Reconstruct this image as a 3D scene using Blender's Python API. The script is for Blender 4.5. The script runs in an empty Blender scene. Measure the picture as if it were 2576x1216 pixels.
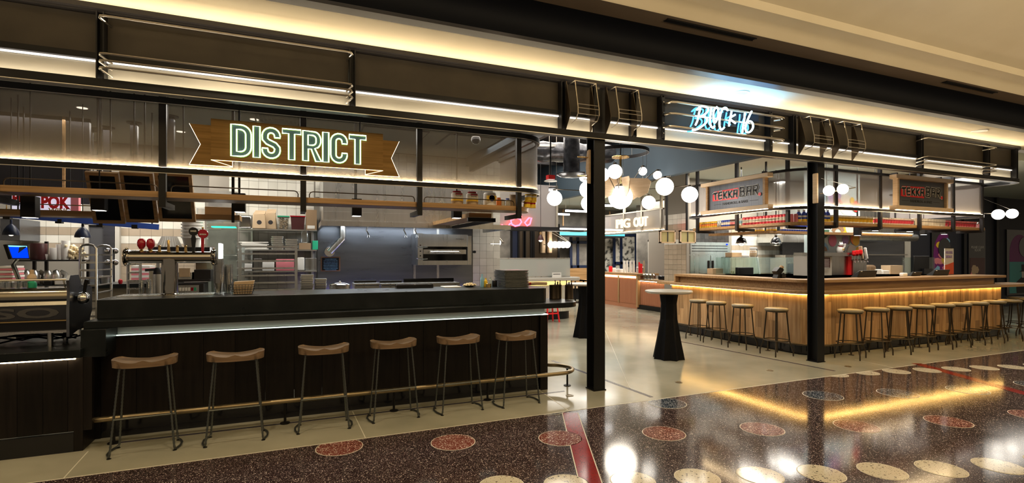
import bpy, bmesh, math, random
from mathutils import Vector, Matrix

random.seed(7)
SC = bpy.context.scene
COL = SC.collection
R = math.radians

# ---------------------------------------------------------------- camera
# x runs along the shopfront, y into the hall, z up; metres, eye height 1.6
TH = math.atan2(548, 1296)
ST, CT = math.sin(TH), math.cos(TH)
cam_d = bpy.data.cameras.new('camera')
cam_d.sensor_width = 36.0
cam_d.lens = 36.0 * 1296 / 2576
cam_d.shift_y = (645 - 608) / 2576
cam_d.clip_end = 200
cam = bpy.data.objects.new('camera', cam_d)
COL.objects.link(cam)
cam.location = (0, 0, 1.6)
cam.rotation_euler = (R(90), 0, -TH)
SC.camera = cam

# ---------------------------------------------------------------- exposure, world
vs = SC.view_settings
vs.view_transform = 'Standard'
vs.look = 'None'
vs.gamma = 1
vs.use_curve_mapping = False
vs.exposure = 0.35
W = bpy.data.worlds.new('world')
SC.world = W
W.use_nodes = True
W.node_tree.nodes['Background'].inputs[0].default_value = (1.0, 0.80, 0.56, 1)
W.node_tree.nodes['Background'].inputs[1].default_value = 0.17
SC.cycles.max_bounces = 7
SC.cycles.diffuse_bounces = 3
SC.cycles.glossy_bounces = 4
SC.cycles.transmission_bounces = 5
SC.cycles.transparent_max_bounces = 14
SC.cycles.sample_clamp_indirect = 4
SC.cycles.caustics_reflective = False
SC.cycles.caustics_refractive = False
SC.cycles.use_denoising = True


def area(name, loc, size, power, col=(1, 1, 1), rot=(0, 0, 0), spread=None):
    l = bpy.data.lights.new(name, 'AREA')
    l.shape = 'RECTANGLE'
    l.size, l.size_y = size
    l.energy = power
    l.color = col
    if spread: l.spread = R(spread)
    o = bpy.data.objects.new(name, l)
    o.location = loc
    o.rotation_euler = rot
    COL.objects.link(o)
    return o


def spot(name, loc, power, col=(1, 1, 1), angle=80, rot=(0, 0, 0), size=.05, blend=.6):
    l = bpy.data.lights.new(name, 'SPOT')
    l.energy = power; l.color = col; l.spot_size = R(angle); l.spot_blend = blend; l.shadow_soft_size = size
    o = bpy.data.objects.new(name, l); o.location = loc; o.rotation_euler = rot
    COL.objects.link(o)
    return o


WARM = (1.0, .80, .52)
WHITE = (1.0, .93, .82)
COOL = (.86, .95, 1.0)
# added uplight hanging in open air behind the camera, to brighten the mall ceiling
area('added_ceiling_uplight', (5.0, -1.5, 2.6), (20, 3), 1000, WARM, (R(180), 0, 0))
area('soffit_uplight', (5.0, 5.12, 3.50), (15, .05), 34, WARM, (R(202), 0, 0))
# mall downlights over the concourse in front
for x in (-3.0, -.6, 1.8, 4.2, 6.6, 9.0, 11.4):
    spot('concourse_downlight', (x, 4.05, 4.0), 72, WARM, 100, rot=(R(14), 0, 0))
# kitchen ceilings
area('kitchen_ceiling_light', (0.8, 7.6, 3.40), (4.6, 1.0), 125, WHITE)
area('rear_kitchen_light', (-2.6, 8.9, 3.40), (2.6, 1.0), 130, WHITE)
area('hood_light', (1.6, 8.7, 2.115), (2.4, .07), 17, COOL)
area('violet_strip', (1.7, 9.05, .96), (2.6, .04), 3.5, (.30, .22, 1.0), (R(150), 0, 0))
area('hall_light', (5.0, 10.5, 4.2), (3.0, 5.0), 200, WHITE)
area('hall_rear_light', (9.5, 15.2, 3.25), (6, 1.2), 230, WHITE)
area('bar_ceiling_light', (9.6, 8.5, 3.40), (2.8, 1.2), 200, WHITE)
area('bar_front_light', (10.6, 6.6, 3.40), (4.6, .6), 110, WHITE)
area('bar_hood_light', (13.2, 8.3, 1.99), (2.0, .4), 45, COOL)
area('coral_bar_light', (11.2, 13.0, 3.4), (1.6, 3), 160, WHITE)
area('passage_light', (16.5, 7.0, 3.3), (4, 1), 30, WHITE)
area('neon_wash', (5.35, 4.93, 3.42), (1.1, .1), 8, (.10, .48, 1.0), (R(172), 0, 0))

# ---------------------------------------------------------------- materials
MATS = {}


def nt(m): return m.node_tree.nodes, m.node_tree.links


def mat(name, col, rough=.5, metal=0.0, spec=.5, emit=None, es=1.0, trans=0.0, coat=0.0, alpha=1.0, ior=1.45):
    m = bpy.data.materials.new(name)
    m.use_nodes = True
    b = m.node_tree.nodes['Principled BSDF']
    I = b.inputs
    I['Base Color'].default_value = (*col, 1)
    I['Roughness'].default_value = rough
    I['Metallic'].default_value = metal
    I['Specular IOR Level'].default_value = spec
    I['Transmission Weight'].default_value = trans
    I['Coat Weight'].default_value = coat
    I['Coat Roughness'].default_value = .06
    I['IOR'].default_value = ior
    I['Alpha'].default_value = alpha
    if emit:
        I['Emission Color'].default_value = (*emit, 1)
        I['Emission Strength'].default_value = es
    MATS[name] = m
    return m


def ramp(N, stops):
    r = N.new('ShaderNodeValToRGB')
    e = r.color_ramp.elements
    while len(e) > 1: e.remove(e[-1])
    e[0].position = stops[0][0]; e[0].color = (*stops[0][1], 1)
    for p, c in stops[1:]:
        k = e.new(p); k.color = (*c, 1)
    return r


def coords(N, L, scale, rnd=False):
    t = N.new('ShaderNodeTexCoord'); mp = N.new('ShaderNodeMapping')
    mp.inputs['Scale'].default_value = scale
    L.new(t.outputs['Object'], mp.inputs['Vector'])
    if rnd:
        oi = N.new('ShaderNodeObjectInfo'); ml = N.new('ShaderNodeMath'); ml.operation = 'MULTIPLY'
        ml.inputs[1].default_value = 37.0
        L.new(oi.outputs['Random'], ml.inputs[0])
        L.new(ml.outputs[0], mp.inputs['Location'])
    return mp


def noisy(name, c1, c2, scale=(4, 4, 4), detail=5, rough=.5, metal=0.0, lo=.35, hi=.65, bump=0.0, rrange=None, coat=0.0, spec=.5, rnd=0, dist=0.0):
    """two tones mixed by noise; optional fine relief"""
    m = mat(name, c1, rough, metal, spec, coat=coat)
    N, L = nt(m); b = N['Principled BSDF']
    mp = coords(N, L, scale, rnd)
    n = N.new('ShaderNodeTexNoise'); n.inputs['Scale'].default_value = 1; n.inputs['Detail'].default_value = detail
    n.inputs['Distortion'].default_value = dist
    L.new(mp.outputs[0], n.inputs['Vector'])
    r = ramp(N, [(lo, c1), (hi, c2)])
    L.new(n.outputs['Fac'], r.inputs[0]); L.new(r.outputs[0], b.inputs['Base Color'])
    if rnd:
        oi = N.new('ShaderNodeObjectInfo'); hs = N.new('ShaderNodeHueSaturation')
        mr = N.new('ShaderNodeMapRange'); mr.inputs[3].default_value = 1 - rnd; mr.inputs[4].default_value = 1 + rnd
        L.new(oi.outputs['Random'], mr.inputs[0]); L.new(mr.outputs[0], hs.inputs['Value'])
        L.new(r.outputs[0], hs.inputs['Color']); L.new(hs.outputs[0], b.inputs['Base Color'])
    if rrange:
        q = N.new('ShaderNodeMapRange'); q.inputs[3].default_value = rrange[0]; q.inputs[4].default_value = rrange[1]
        L.new(n.outputs['Fac'], q.inputs[0]); L.new(q.outputs[0], b.inputs['Roughness'])
    if bump:
        bp = N.new('ShaderNodeBump'); bp.inputs['Strength'].default_value = bump; bp.inputs['Distance'].default_value = .004
        L.new(n.outputs['Fac'], bp.inputs['Height']); L.new(bp.outputs[0], b.inputs['Normal'])
    return m


def terrazzo(name, base, base2, chips, dens=.25, scale=95, rough=.09):
    m = mat(name, base, rough, 0, .6)
    N, L = nt(m); b = N['Principled BSDF']
    mp = coords(N, L, (1, 1, 1))
    v = N.new('ShaderNodeTexVoronoi'); v.inputs['Scale'].default_value = scale
    v2 = N.new('ShaderNodeTexVoronoi'); v2.inputs['Scale'].default_value = scale * 2.3
    no = N.new('ShaderNodeTexNoise'); no.inputs['Scale'].default_value = 3.5; no.inputs['Detail'].default_value = 6
    for q in (v, v2, no): L.new(mp.outputs[0], q.inputs['Vector'])
    bm_ = ramp(N, [(.35, base), (.7, base2)]); L.new(no.outputs['Fac'], bm_.inputs[0])
    col = bm_.outputs[0]
    for vv, d in ((v, dens), (v2, dens * 1.2)):
        s = N.new('ShaderNodeSeparateColor'); L.new(vv.outputs['Color'], s.inputs[0])
        st = [(0, chips[0])]
        for i, c in enumerate(chips[1:]): st.append(((i + 1) / len(chips), c))
        cr = ramp(N, st); cr.color_ramp.interpolation = 'CONSTANT'
        L.new(s.outputs[1], cr.inputs[0])
        lt = N.new('ShaderNodeMath'); lt.operation = 'LESS_THAN'; lt.inputs[1].default_value = d
        L.new(s.outputs[0], lt.inputs[0])
        dl = N.new('ShaderNodeMath'); dl.operation = 'LESS_THAN'; dl.inputs[1].default_value = .42
        L.new(vv.outputs['Distance'], dl.inputs[0])
        mu = N.new('ShaderNodeMath'); mu.operation = 'MULTIPLY'
        L.new(lt.outputs[0], mu.inputs[0]); L.new(dl.outputs[0], mu.inputs[1])
        mx = N.new('ShaderNodeMix'); mx.data_type = 'RGBA'
        L.new(mu.outputs[0], mx.inputs['Factor']); L.new(col, mx.inputs['A']); L.new(cr.outputs[0], mx.inputs['B'])
        col = mx.outputs['Result']
    L.new(col, b.inputs['Base Color'])
    n2 = N.new('ShaderNodeTexNoise'); n2.inputs['Scale'].default_value = 2.2
    L.new(mp.outputs[0], n2.inputs['Vector'])
    q = N.new('ShaderNodeMapRange'); q.inputs[3].default_value = rough * .7; q.inputs[4].default_value = rough * 1.5
    L.new(n2.outputs['Fac'], q.inputs[0]); L.new(q.outputs[0], b.inputs['Roughness'])
    return m


def scrim(name, col, fac, rough=.45, metal=.5):
    """perforated metal gauze: part open air, part metal"""
    m = mat(name, col, rough, metal)
    N, L = nt(m); b = N['Principled BSDF']; out = N['Material Output']
    t = N.new('ShaderNodeBsdfTransparent'); mx = N.new('ShaderNodeMixShader'); mx.inputs[0].default_value = fac
    L.new(t.outputs[0], mx.inputs[1]); L.new(b.outputs[0], mx.inputs[2]); L.new(mx.outputs[0], out.inputs['Surface'])
    return m


def glass(name, tint=(.9, .97, .95), fac=.10, rough=.02):
    m = mat(name, tint, rough, 0)
    N, L = nt(m); out = N['Material Output']
    t = N.new('ShaderNodeBsdfTransparent'); t.inputs[0].default_value = (*tint, 1)
    g = N.new('ShaderNodeBsdfGlossy'); g.inputs['Roughness'].default_value = rough
    mx = N.new('ShaderNodeMixShader'); mx.inputs[0].default_value = fac
    L.new(t.outputs[0], mx.inputs[1]); L.new(g.outputs[0], mx.inputs[2]); L.new(mx.outputs[0], out.inputs['Surface'])
    return m


def glow(name, col, s): return mat(name, (0, 0, 0), .5, 0, .0, emit=col, es=s)


mat('steel_black', (.008, .008, .009), .42, .2, .3)
mat('steel_dark', (.022, .020, .021), .42, .4, .35)
mat('rail_steel', (.42, .38, .32), .28, 1)
mat('bronze_dark', (.09, .07, .05), .35, .9)
noisy('panel_brown', (.030, .024, .017), (.042, .034, .024), (3, 3, 3), rough=.55, metal=.2)
noisy('zinc', (.36, .35, .31), (.46, .44, .39), (1.2, 8, 8), rough=.42, metal=.35)
noisy('stone_black', (.006, .008, .009), (.013, .016, .018), (5, 5, 5), 8, rough=.28, lo=.45, hi=.8, spec=.32, rrange=(.2, .42))
noisy('wood_black', (.004, .003, .003), (.010, .0075, .0065), (30, 30, 2), rough=.45, spec=.25, rnd=.3)
noisy('oak', (.34, .19, .085), (.52, .33, .17), (28, 28, 1.6), rough=.42, rnd=.3, bump=.15)
noisy('oak_slab', (.27, .155, .07), (.40, .25, .12), (1.5, 30, 30), rough=.35, bump=.12)
noisy('oak_slab_y', (.27, .155, .07), (.40, .25, .12), (30, 1.5, 30), rough=.35, bump=.12)
noisy('shelf_oak', (.24, .135, .05), (.38, .225, .10), (1.3, 25, 40), rough=.42, bump=.1)
noisy('walnut', (.13, .06, .028), (.21, .105, .052), (3, 30, 30), rough=.36, bump=.08)
noisy('seat_wood', (.155, .10, .06), (.24, .165, .105), (3, 26, 26), rough=.38, coat=.15)
noisy('ply', (.52, .37, .23), (.60, .45, .30), (4, 4, 30), rough=.5)
noisy('brushed_gold', (.13, .075, .024), (.18, .105, .035), (1.5, 60, 60), rough=.38, metal=.85)
noisy('steel', (.55, .55, .54), (.60, .60, .59), (14, 14, .8), rough=.27, metal=1, rrange=(.25, .31))
noisy('steel_wall', (.17, .185, .22), (.21, .225, .26), (.8, .8, 9), rough=.28, metal=1, rrange=(.24, .33))
mat('chrome', (.70, .70, .70), .09, 1)
mat('chrome_dark', (.36, .34, .31), .12, 1)
mat('brass', (.62, .43, .18), .25, 1)
mat('brass_dull', (.30, .24, .15), .32, .9)
mat('stool_iron', (.10, .11, .11), .38, .8)
mat('stool_bronze', (.06, .048, .035), .34, .8)
noisy('cushion', (.20, .165, .105), (.24, .20, .13), (14, 14, 14), rough=.42, spec=.5)
noisy('concrete', (.27, .265, .21), (.40, .385, .31), (1.3, 1.3, 1.3), 8, rough=.15, lo=.3, hi=.75, rrange=(.07, .24), spec=.5)
mat('joint', (.62, .60, .52), .4)
mat('inlay', (.06, .055, .075), .25)
noisy('plaster_cream', (.66, .58, .42), (.70, .62, .46), (1.5, 1.5, 1.5), rough=.75)
noisy('plaster_brown', (.15, .115, .08), (.17, .13, .09), (2, 2, 2), rough=.7)
mat('cove_black', (.006, .007, .010), .6, 0, .15)
mat('pedestal_black', (.004, .004, .005), .5, 0, .12)
mat('ceiling_pale', (.44, .48, .43), .8)
mat('ceiling_black', (.008, .008, .010), .8)
mat('soffit_navy', (.035, .055, .075), .7)
mat('navy', (.010, .018, .05), .4)
mat('wall_navy', (.020, .022, .032), .6)
noisy('wall_mottled', (.13, .12, .11), (.24, .225, .20), (3, 3, 3), 8, rough=.55)
noisy('wall_poster', (.06, .06, .055), (.52, .50, .44), (5, 5, 5), 9, rough=.5, lo=.38, hi=.5)
noisy('tile_white', (.58, .56, .50), (.66, .64, .58), (3, 3, 3), rough=.14, rnd=.05)
noisy('tile_beige', (.33, .27, .20), (.38, .31, .235), (3, 3, 3), rough=.14, rnd=.05)
noisy('tile_dark', (.03, .028, .027), (.05, .045, .042), (3, 3, 3), rough=.1, rnd=.15)
mat('grout', (.22, .20, .17), .8)
terrazzo('terrazzo_dark', (.024, .014, .016), (.036, .021, .022), [(.50, .42, .40), (.16, .11, .11), (.30, .24, .24), (.75, .68, .62), (.10, .07, .08)], .24, 110)
terrazzo('terrazzo_red', (.14, .035, .027), (.17, .045, .035), [(.62, .50, .44), (.40, .25, .22), (.8, .7, .65)], .30, 70)
terrazzo('terrazzo_stripe', (.20, .008, .006), (.26, .014, .010), [(.08, .01, .01), (.30, .03, .02)], .22, 90, .12)
terrazzo('terrazzo_blue', (.010, .022, .045), (.014, .03, .06), [(.5, .52, .55), (.2, .22, .26), (.7, .7, .7)], .28, 80)
terrazzo('terrazzo_cream', (.56, .52, .42), (.60, .56, .46), [(.05, .04, .03), (.3, .25, .2), (.02, .02, .02)], .12, 60)
scrim('gauze', (.23, .205, .18), .54, .5, .2)
scrim('gauze_bar', (.44, .40, .39), .48, .45, .3)
glass('glass_clear')
glass('glass_sheet', (.88, .95, .93), .13)
glass('plastic_clear', (.86, .88, .88), .28, .12)
mat('opal', (.9, .9, .88), .2, emit=(1, .93, .82), es=5.5)
mat('opal_edge', (.9, .9, .88), .2, emit=(1, .9, .74), es=7)
glow('led_warm', (1, .74, .42), 22)
glow('led_amber', (1, .62, .18), 26)
glow('led_white', (1, .93, .85), 6)
glow('led_soft', (1, .86, .68), 4)
glow('led_line', (1, .88, .74), 1.5)
mat('steel_smoked', (.22, .20, .17), .2, 1)
glow('led_up', (1, .78, .48), 62)
glow('led_up_fascia', (1, .84, .60), 17)
mat('trim_pale', (.60, .56, .50), .3, .8)
glow('led_teal', (.80, .95, .82), 2.2)
glow('neon_white', (.90, 1.0, .84), 5.5)
glow('neon_green', (.45, .75, .15), .8)
glow('neon_cyan', (.50, .85, 1.0), 7)
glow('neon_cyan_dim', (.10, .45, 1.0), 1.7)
glow('neon_red', (1, .05, .08), 9)
glow('sign_pig', (1, .76, .44), 1.7)
glow('led_edge', (1, .66, .30), 5)
glow('fluoro', (1, .97, .92), 9)
glow('screen_blue', (.0, .03, .95), 1.6)
glow('screen_bar', (.25, .75, .95), 1.2)
mat('black_plastic', (.008, .008, .009), .38, 0, .3)
mat('black_gloss', (.008, .008, .010), .1)
mat('black_enamel', (.01, .01, .014), .08, 0, .6, coat=.6)
mat('white_plastic', (.75, .74, .71), .4)
mat('white_paper', (.72, .70, .66), .7)
mat('foam_cup', (.78, .76, .72), .5)
mat('red_gloss', (.28, .004, .012), .12, coat=.5)
mat('red_paint', (.75, .015, .02), .35)
mat('yellow', (.80, .52, .03), .4)
mat('orange', (.85, .25, .04), .4)
mat('blue', (.02, .06, .42), .35)
mat('sky', (.22, .45, .62), .5)
mat('green_plastic', (.02, .30, .16), .4)
mat('brown_box', (.26, .17, .095), .7)
mat('kraft', (.44, .32, .20), .75)
mat('maroon', (.05, .012, .012), .4)
mat('pink_can', (.72, .07, .12), .3, .2)
mat('pink', (.72, .22, .26), .5)
mat('foil', (.60, .60, .58), .25, 1)
mat('teal', (.05, .30, .32), .5)
mat('purple', (.16, .01, .14), .5)
mat('coral', (.46, .19, .10), .55)
mat('rib_white', (.60, .58, .50), .5)
mat('quartz', (.44, .42, .38), .3)
mat('grey_tray', (.13, .135, .13), .35, .3)
mat('gold_text', (.60, .40, .12), .5)
mat('ink', (.02, .018, .02), .6)
mat('ink_grey', (.05, .05, .055), .6)
noisy('sign_grey', (.085, .09, .105), (.11, .115, .13), (1, 40, 1), rough=.4, metal=.5)
mat('neon_body', (.035, .075, .07), .4)
noisy('duct_foil', (.03, .03, .035), (.10, .10, .11), (9, 9, 9), 6, rough=.22, metal=.6, bump=1.0)
mat('popcorn', (.70, .58, .36), .8)
M = MATS

# ---------------------------------------------------------------- mesh tools
WL = {}     # world position of every object that parents others


def wl(o): return WL.get(o.name, Vector((0, 0, 0)))


class MB:
    def __init__(s): s.v = []; s.f = []; s.m = None

    def add(s, vs_, fs):
        k = len(s.v); s.v += [tuple(p) for p in vs_]; s.f += [tuple(i + k for i in q) for q in fs]; return s

    def box(s, x0, x1, y0, y1, z0, z1):
        if x0 > x1: x0, x1 = x1, x0
        if y0 > y1: y0, y1 = y1, y0
        if z0 > z1: z0, z1 = z1, z0
        return s.add([(x0, y0, z0), (x1, y0, z0), (x1, y1, z0), (x0, y1, z0), (x0, y0, z1), (x1, y0, z1), (x1, y1, z1), (x0, y1, z1)],
                     [(0, 3, 2, 1), (4, 5, 6, 7), (0, 1, 5, 4), (1, 2, 6, 5), (2, 3, 7, 6), (3, 0, 4, 7)])

    def hexa(s, p):          # eight corners, bottom loop then top loop
        return s.add(p, [(0, 3, 2, 1), (4, 5, 6, 7), (0, 1, 5, 4), (1, 2, 6, 5), (2, 3, 7, 6), (3, 0, 4, 7)])

    def bar(s, p0, p1, w, h):   # square bar between two points
        p0, p1 = Vector(p0), Vector(p1); d = (p1 - p0).normalized()
        u = d.cross(Vector((0, 0, 1)))
        if u.length < 1e-3: u = Vector((1, 0, 0))
        u.normalize(); v = u.cross(d).normalized()
        c = [(-1, -1), (1, -1), (1, 1), (-1, 1)]
        return s.add([p0 + u * a * w / 2 + v * b * h / 2 for a, b in c] + [p1 + u * a * w / 2 + v * b * h / 2 for a, b in c],
                     [(0, 1, 2, 3), (7, 6, 5, 4), (0, 4, 5, 1), (1, 5, 6, 2), (2, 6, 7, 3), (3, 7, 4, 0)])

    def tube(s, pts, r, n=8, closed=False, rs=None):
        pts = [Vector(p) for p in pts]; m = len(pts); rings = []
        prev = None
        for i, p in enumerate(pts):
            if closed: d = pts[(i + 1) % m] - pts[i - 1]
            else: d = pts[min(i + 1, m - 1)] - pts[max(i - 1, 0)]
            if d.length < 1e-9: d = Vector((0, 0, 1))
            d.normalize()
            if prev is None:
                a = Vector((0, 0, 1)) if abs(d.z) < .9 else Vector((1, 0, 0))
                u = d.cross(a).normalized()
            else:
                u = (prev - d * prev.dot(d))
                u = u.normalized() if u.length > 1e-6 else d.orthogonal().normalized()
            prev = u; w = d.cross(u); rr = rs[i] if rs else r
            rings.append([p + (u * math.cos(2 * math.pi * k / n) + w * math.sin(2 * math.pi * k / n)) * rr for k in range(n)])
        vs_ = [q for g in rings for q in g]; fs = []
        for i in range(m if closed else m - 1):
            j = (i + 1) % m
            for k in range(n):
                fs.append((i * n + k, i * n + (k + 1) % n, j * n + (k + 1) % n, j * n + k))
        if not closed:
            fs.append(tuple(range(n - 1, -1, -1))); fs.append(tuple((m - 1) * n + k for k in range(n)))
        return s.add(vs_, fs)

    def cyl(s, p0, p1, r, n=12, r2=None):
        return s.tube([p0, p1], r, n, rs=[r, r if r2 is None else r2])

    def lathe(s, prof, c=(0, 0, 0), n=20, axis='z'):
        vs_ = []; fs = []
        for r, z in prof:
            for k in range(n):
                a = 2 * math.pi * k / n
                q = (r * math.cos(a), r * math.sin(a), z)
                if axis == 'x': q = (q[2], q[0], q[1])
                if axis == 'y': q = (q[0], -q[2], q[1])
                vs_.append((q[0] + c[0], q[1] + c[1], q[2] + c[2]))
        for i in range(len(prof) - 1):
            for k in range(n):
                fs.append((i * n + k, i * n + (k + 1) % n, (i + 1) * n + (k + 1) % n, (i + 1) * n + k))
        if prof[0][0] > 1e-5: fs.append(tuple(range(n - 1, -1, -1)))
        if prof[-1][0] > 1e-5: fs.append(tuple((len(prof) - 1) * n + k for k in range(n)))
        return s.add(vs_, fs)

    def ball(s, c, r, n=20, sz=1.0):
        pr = [(max(r * math.sin(math.pi * i / (n // 2)), 1e-6), -r * sz * math.cos(math.pi * i / (n // 2))) for i in range(n // 2 + 1)]
        return s.lathe(pr, c, n)

    def prism(s, poly, fn, a, b):
        """poly: 2-D outline; fn(u, v, t) -> 3-D; extruded from t=a to t=b"""
        n = len(poly)
        return s.add([fn(u, v, a) for u, v in poly] + [fn(u, v, b) for u, v in poly],
                     [tuple(range(n - 1, -1, -1)), tuple(range(n, 2 * n))] + [(i, (i + 1) % n, n + (i + 1) % n, n + i) for i in range(n)])

    def sweep(s, path, prof, closed=False):
        """profile [(offset outward, z)] carried along a plan path of (x, y); outward = right-hand side"""
        m = len(path); P = [Vector((p[0], p[1])) for p in path]; n = len(prof); vs_ = []
        for i in range(m):
            d0 = (P[i] - P[i - 1]) if (i > 0 or closed) else (P[1] - P[0])
            d1 = (P[(i + 1) % m] - P[i]) if (i < m - 1 or closed) else d0
            d0 = d0.normalized(); d1 = d1.normalized()
            nn = Vector((d0.y, -d0.x)) + Vector((d1.y, -d1.x)); nn.normalize()
            k = 1 / max(.3, nn.dot(Vector((d0.y, -d0.x))))
            for o, z in prof: vs_.append((P[i].x + nn.x * o * k, P[i].y + nn.y * o * k, z))
        fs = []
        for i in range(m if closed else m - 1):
            j = (i + 1) % m
            for k in range(n): fs.append((i * n + k, j * n + k, j * n + (k + 1) % n, i * n + (k + 1) % n))
        if not closed:
            fs.append(tuple(range(n))); fs.append(tuple((m - 1) * n + k for k in range(n - 1, -1, -1)))
        return s.add(vs_, fs)

    def build(s, name, m, parent=None, smooth=35, bev=0, kind=None, label=None, world=True):
        me = bpy.data.meshes.new(name)
        off = wl(parent) if (parent is not None and world) else Vector((0, 0, 0))
        me.from_pydata([(p[0] - off.x, p[1] - off.y, p[2] - off.z) for p in s.v], [], s.f)
        bm_ = bmesh.new(); bm_.from_mesh(me); bmesh.ops.recalc_face_normals(bm_, faces=bm_.faces); bm_.to_mesh(me); bm_.free()
        me.materials.append(M[m] if isinstance(m, str) else m)
        if smooth:
            for p in me.polygons: p.use_smooth = True
            me.set_sharp_from_angle(angle=R(smooth))
        o = bpy.data.objects.new(name, me); COL.objects.link(o)
        if parent is not None:
            o.parent = parent; WL[o.name] = off.copy()
        if bev:
            b = o.modifiers.new('bevel', 'BEVEL'); b.width = bev; b.segments = 2; b.limit_method = 'ANGLE'
        if kind: o['kind'] = kind
        if label: o['label'] = label
        return o


def thing(name, label, cat, loc=(0, 0, 0), group=None, rz=0):
    o = bpy.data.objects.new(name, None); COL.objects.link(o); o.empty_display_size = .1
    o.location = loc; o.rotation_euler = (0, 0, rz)
    WL[o.name] = Vector(loc)
    return tag(o, label, cat, group)


def tag(o, label, cat, group=None):
    o['label'] = label; o['category'] = cat
    if group: o['group'] = group
    return o


def single(mb, name, m, label, cat, group=None, bev=0, smooth=35):
    """a thing that is one mesh, its origin at its base"""
    xs = [p[0] for p in mb.v]; ys = [p[1] for p in mb.v]; zs = [p[2] for p in mb.v]
    c = Vector(((min(xs) + max(xs)) / 2, (min(ys) + max(ys)) / 2, min(zs)))
    mb.v = [(p[0] - c.x, p[1] - c.y, p[2] - c.z) for p in mb.v]
    o = mb.build(name, m, None, smooth, bev); o.location = c
    WL[o.name] = c
    return tag(o, label, cat, group)


def struct(mb, name, m, **k):
    o = mb.build(name, m, **k); o['kind'] = 'structure'; WL[o.name] = Vector((0, 0, 0)); return o


def dup(root, loc, label=None, group=None, rz=None, scale=None):
    r = root.copy(); COL.objects.link(r); r.location = loc
    if rz is not None: r.rotation_euler = (0, 0, rz)
    if scale: r.scale = (scale,) * 3
    if label: r['label'] = label
    if group: r['group'] = group
    WL[r.name] = Vector(loc)
    for ch in list(root.children):
        c = ch.copy(); COL.objects.link(c); c.parent = r
        for g in ch.children:
            d = g.copy(); COL.objects.link(d); d.parent = c
    return r


def arc(cx, cy, r, a0, a1, n=10):
    return [(cx + r * math.cos(R(a0 + (a1 - a0) * i / n)), cy + r * math.sin(R(a0 + (a1 - a0) * i / n))) for i in range(n + 1)]


def along(path, step):
    """points with tangents every step metres along a plan path"""
    P = [Vector((p[0], p[1])) for p in path]; out = []; t = 0; acc = 0
    for a, b in zip(P, P[1:]):
        L = (b - a).length
        while t <= acc + L + 1e-9:
            out.append((a.lerp(b, (t - acc) / L), (b - a).normalized())); t += step
        acc += L
    return out


def text_geo(txt, w, h, depth=0.0, bold=0.0):
    """flat lettering in a w x h box, origin at its lower left, as (verts2d+z, faces)"""
    cu = bpy.data.curves.new('lettering', 'FONT'); cu.body = txt; cu.size = 1; cu.extrude = .5; cu.offset = bold; cu.resolution_u = 3
    cu.space_line = .9; cu.align_x = 'CENTER'
    ob = bpy.data.objects.new('lettering', cu); COL.objects.link(ob)
    dg = bpy.context.evaluated_depsgraph_get(); me = bpy.data.meshes.new_from_object(ob.evaluated_get(dg))
    vs_ = [v.co.copy() for v in me.vertices]; fs = [tuple(p.vertices) for p in me.polygons]
    bpy.data.objects.remove(ob); bpy.data.curves.remove(cu); bpy.data.meshes.remove(me)
    xs = [v.x for v in vs_]; ys = [v.y for v in vs_]
    x0, x1, y0, y1 = min(xs), max(xs), min(ys), max(ys)
    return [((v.x - x0) / (x1 - x0) * w, (v.y - y0) / (y1 - y0) * h, (v.z + .5) * depth) for v in vs_], fs


def text(mb, txt, w, h, org, right=(1, 0, 0), up=(0, 0, 1), depth=.002, bold=0.0):
    vs_, fs = text_geo(txt, w, h, depth, bold)
    o, r, u = Vector(org), Vector(right).normalized(), Vector(up).normalized(); n = r.cross(u)
    return mb.add([o + r * a + u * b + n * c for a, b, c in vs_], fs)


def on(px, py, X=None, Y=None, Z=None):
    """point of a measured surface (a known plane of the place) that the photograph shows at a pixel"""
    r = (px - 1288) / 1296; d = (ST + r * CT, CT - r * ST, (645 - py) / 1296)
    t = X / d[0] if X is not None else (Y / d[1] if Y is not None else (Z - 1.6) / d[2])
    return Vector((d[0] * t, d[1] * t, 1.6 + d[2] * t))


def XA(px, Y): return on(px, 645, Y=Y).x
def ZA(px, py, Y): return on(px, py, Y=Y).z

# ================================================================ THE SETTING
# floor: polished concrete in the hall, terrazzo on the concourse (boundary y = 4.67)
fl = struct(MB().box(-8, 32, 4.67, 24, -.2, 0), 'floor', 'concrete', smooth=0)
fl['label'] = 'polished grey concrete hall floor'
tz = struct(MB().box(-8, 32, -8, 4.67, -.2, 0.0), 'floor', 'terrazzo_dark', smooth=0)
tz['label'] = 'dark speckled terrazzo concourse floor'
def strip_between(p, q, w, z, mb):
    p, q = Vector(p), Vector(q); d = (q - p).normalized(); n = Vector((-d.y, d.x)) * w / 2
    c = [p + n, q + n, q - n, p - n]
    return mb.hexa([(a.x, a.y, z - .01) for a in c] + [(a.x, a.y, z) for a in c])
# zinc edge between the two floors
MB().box(-8, 32, 4.664, 4.676, -.01, .0012).build('divider_strip', 'joint', tz)
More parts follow.
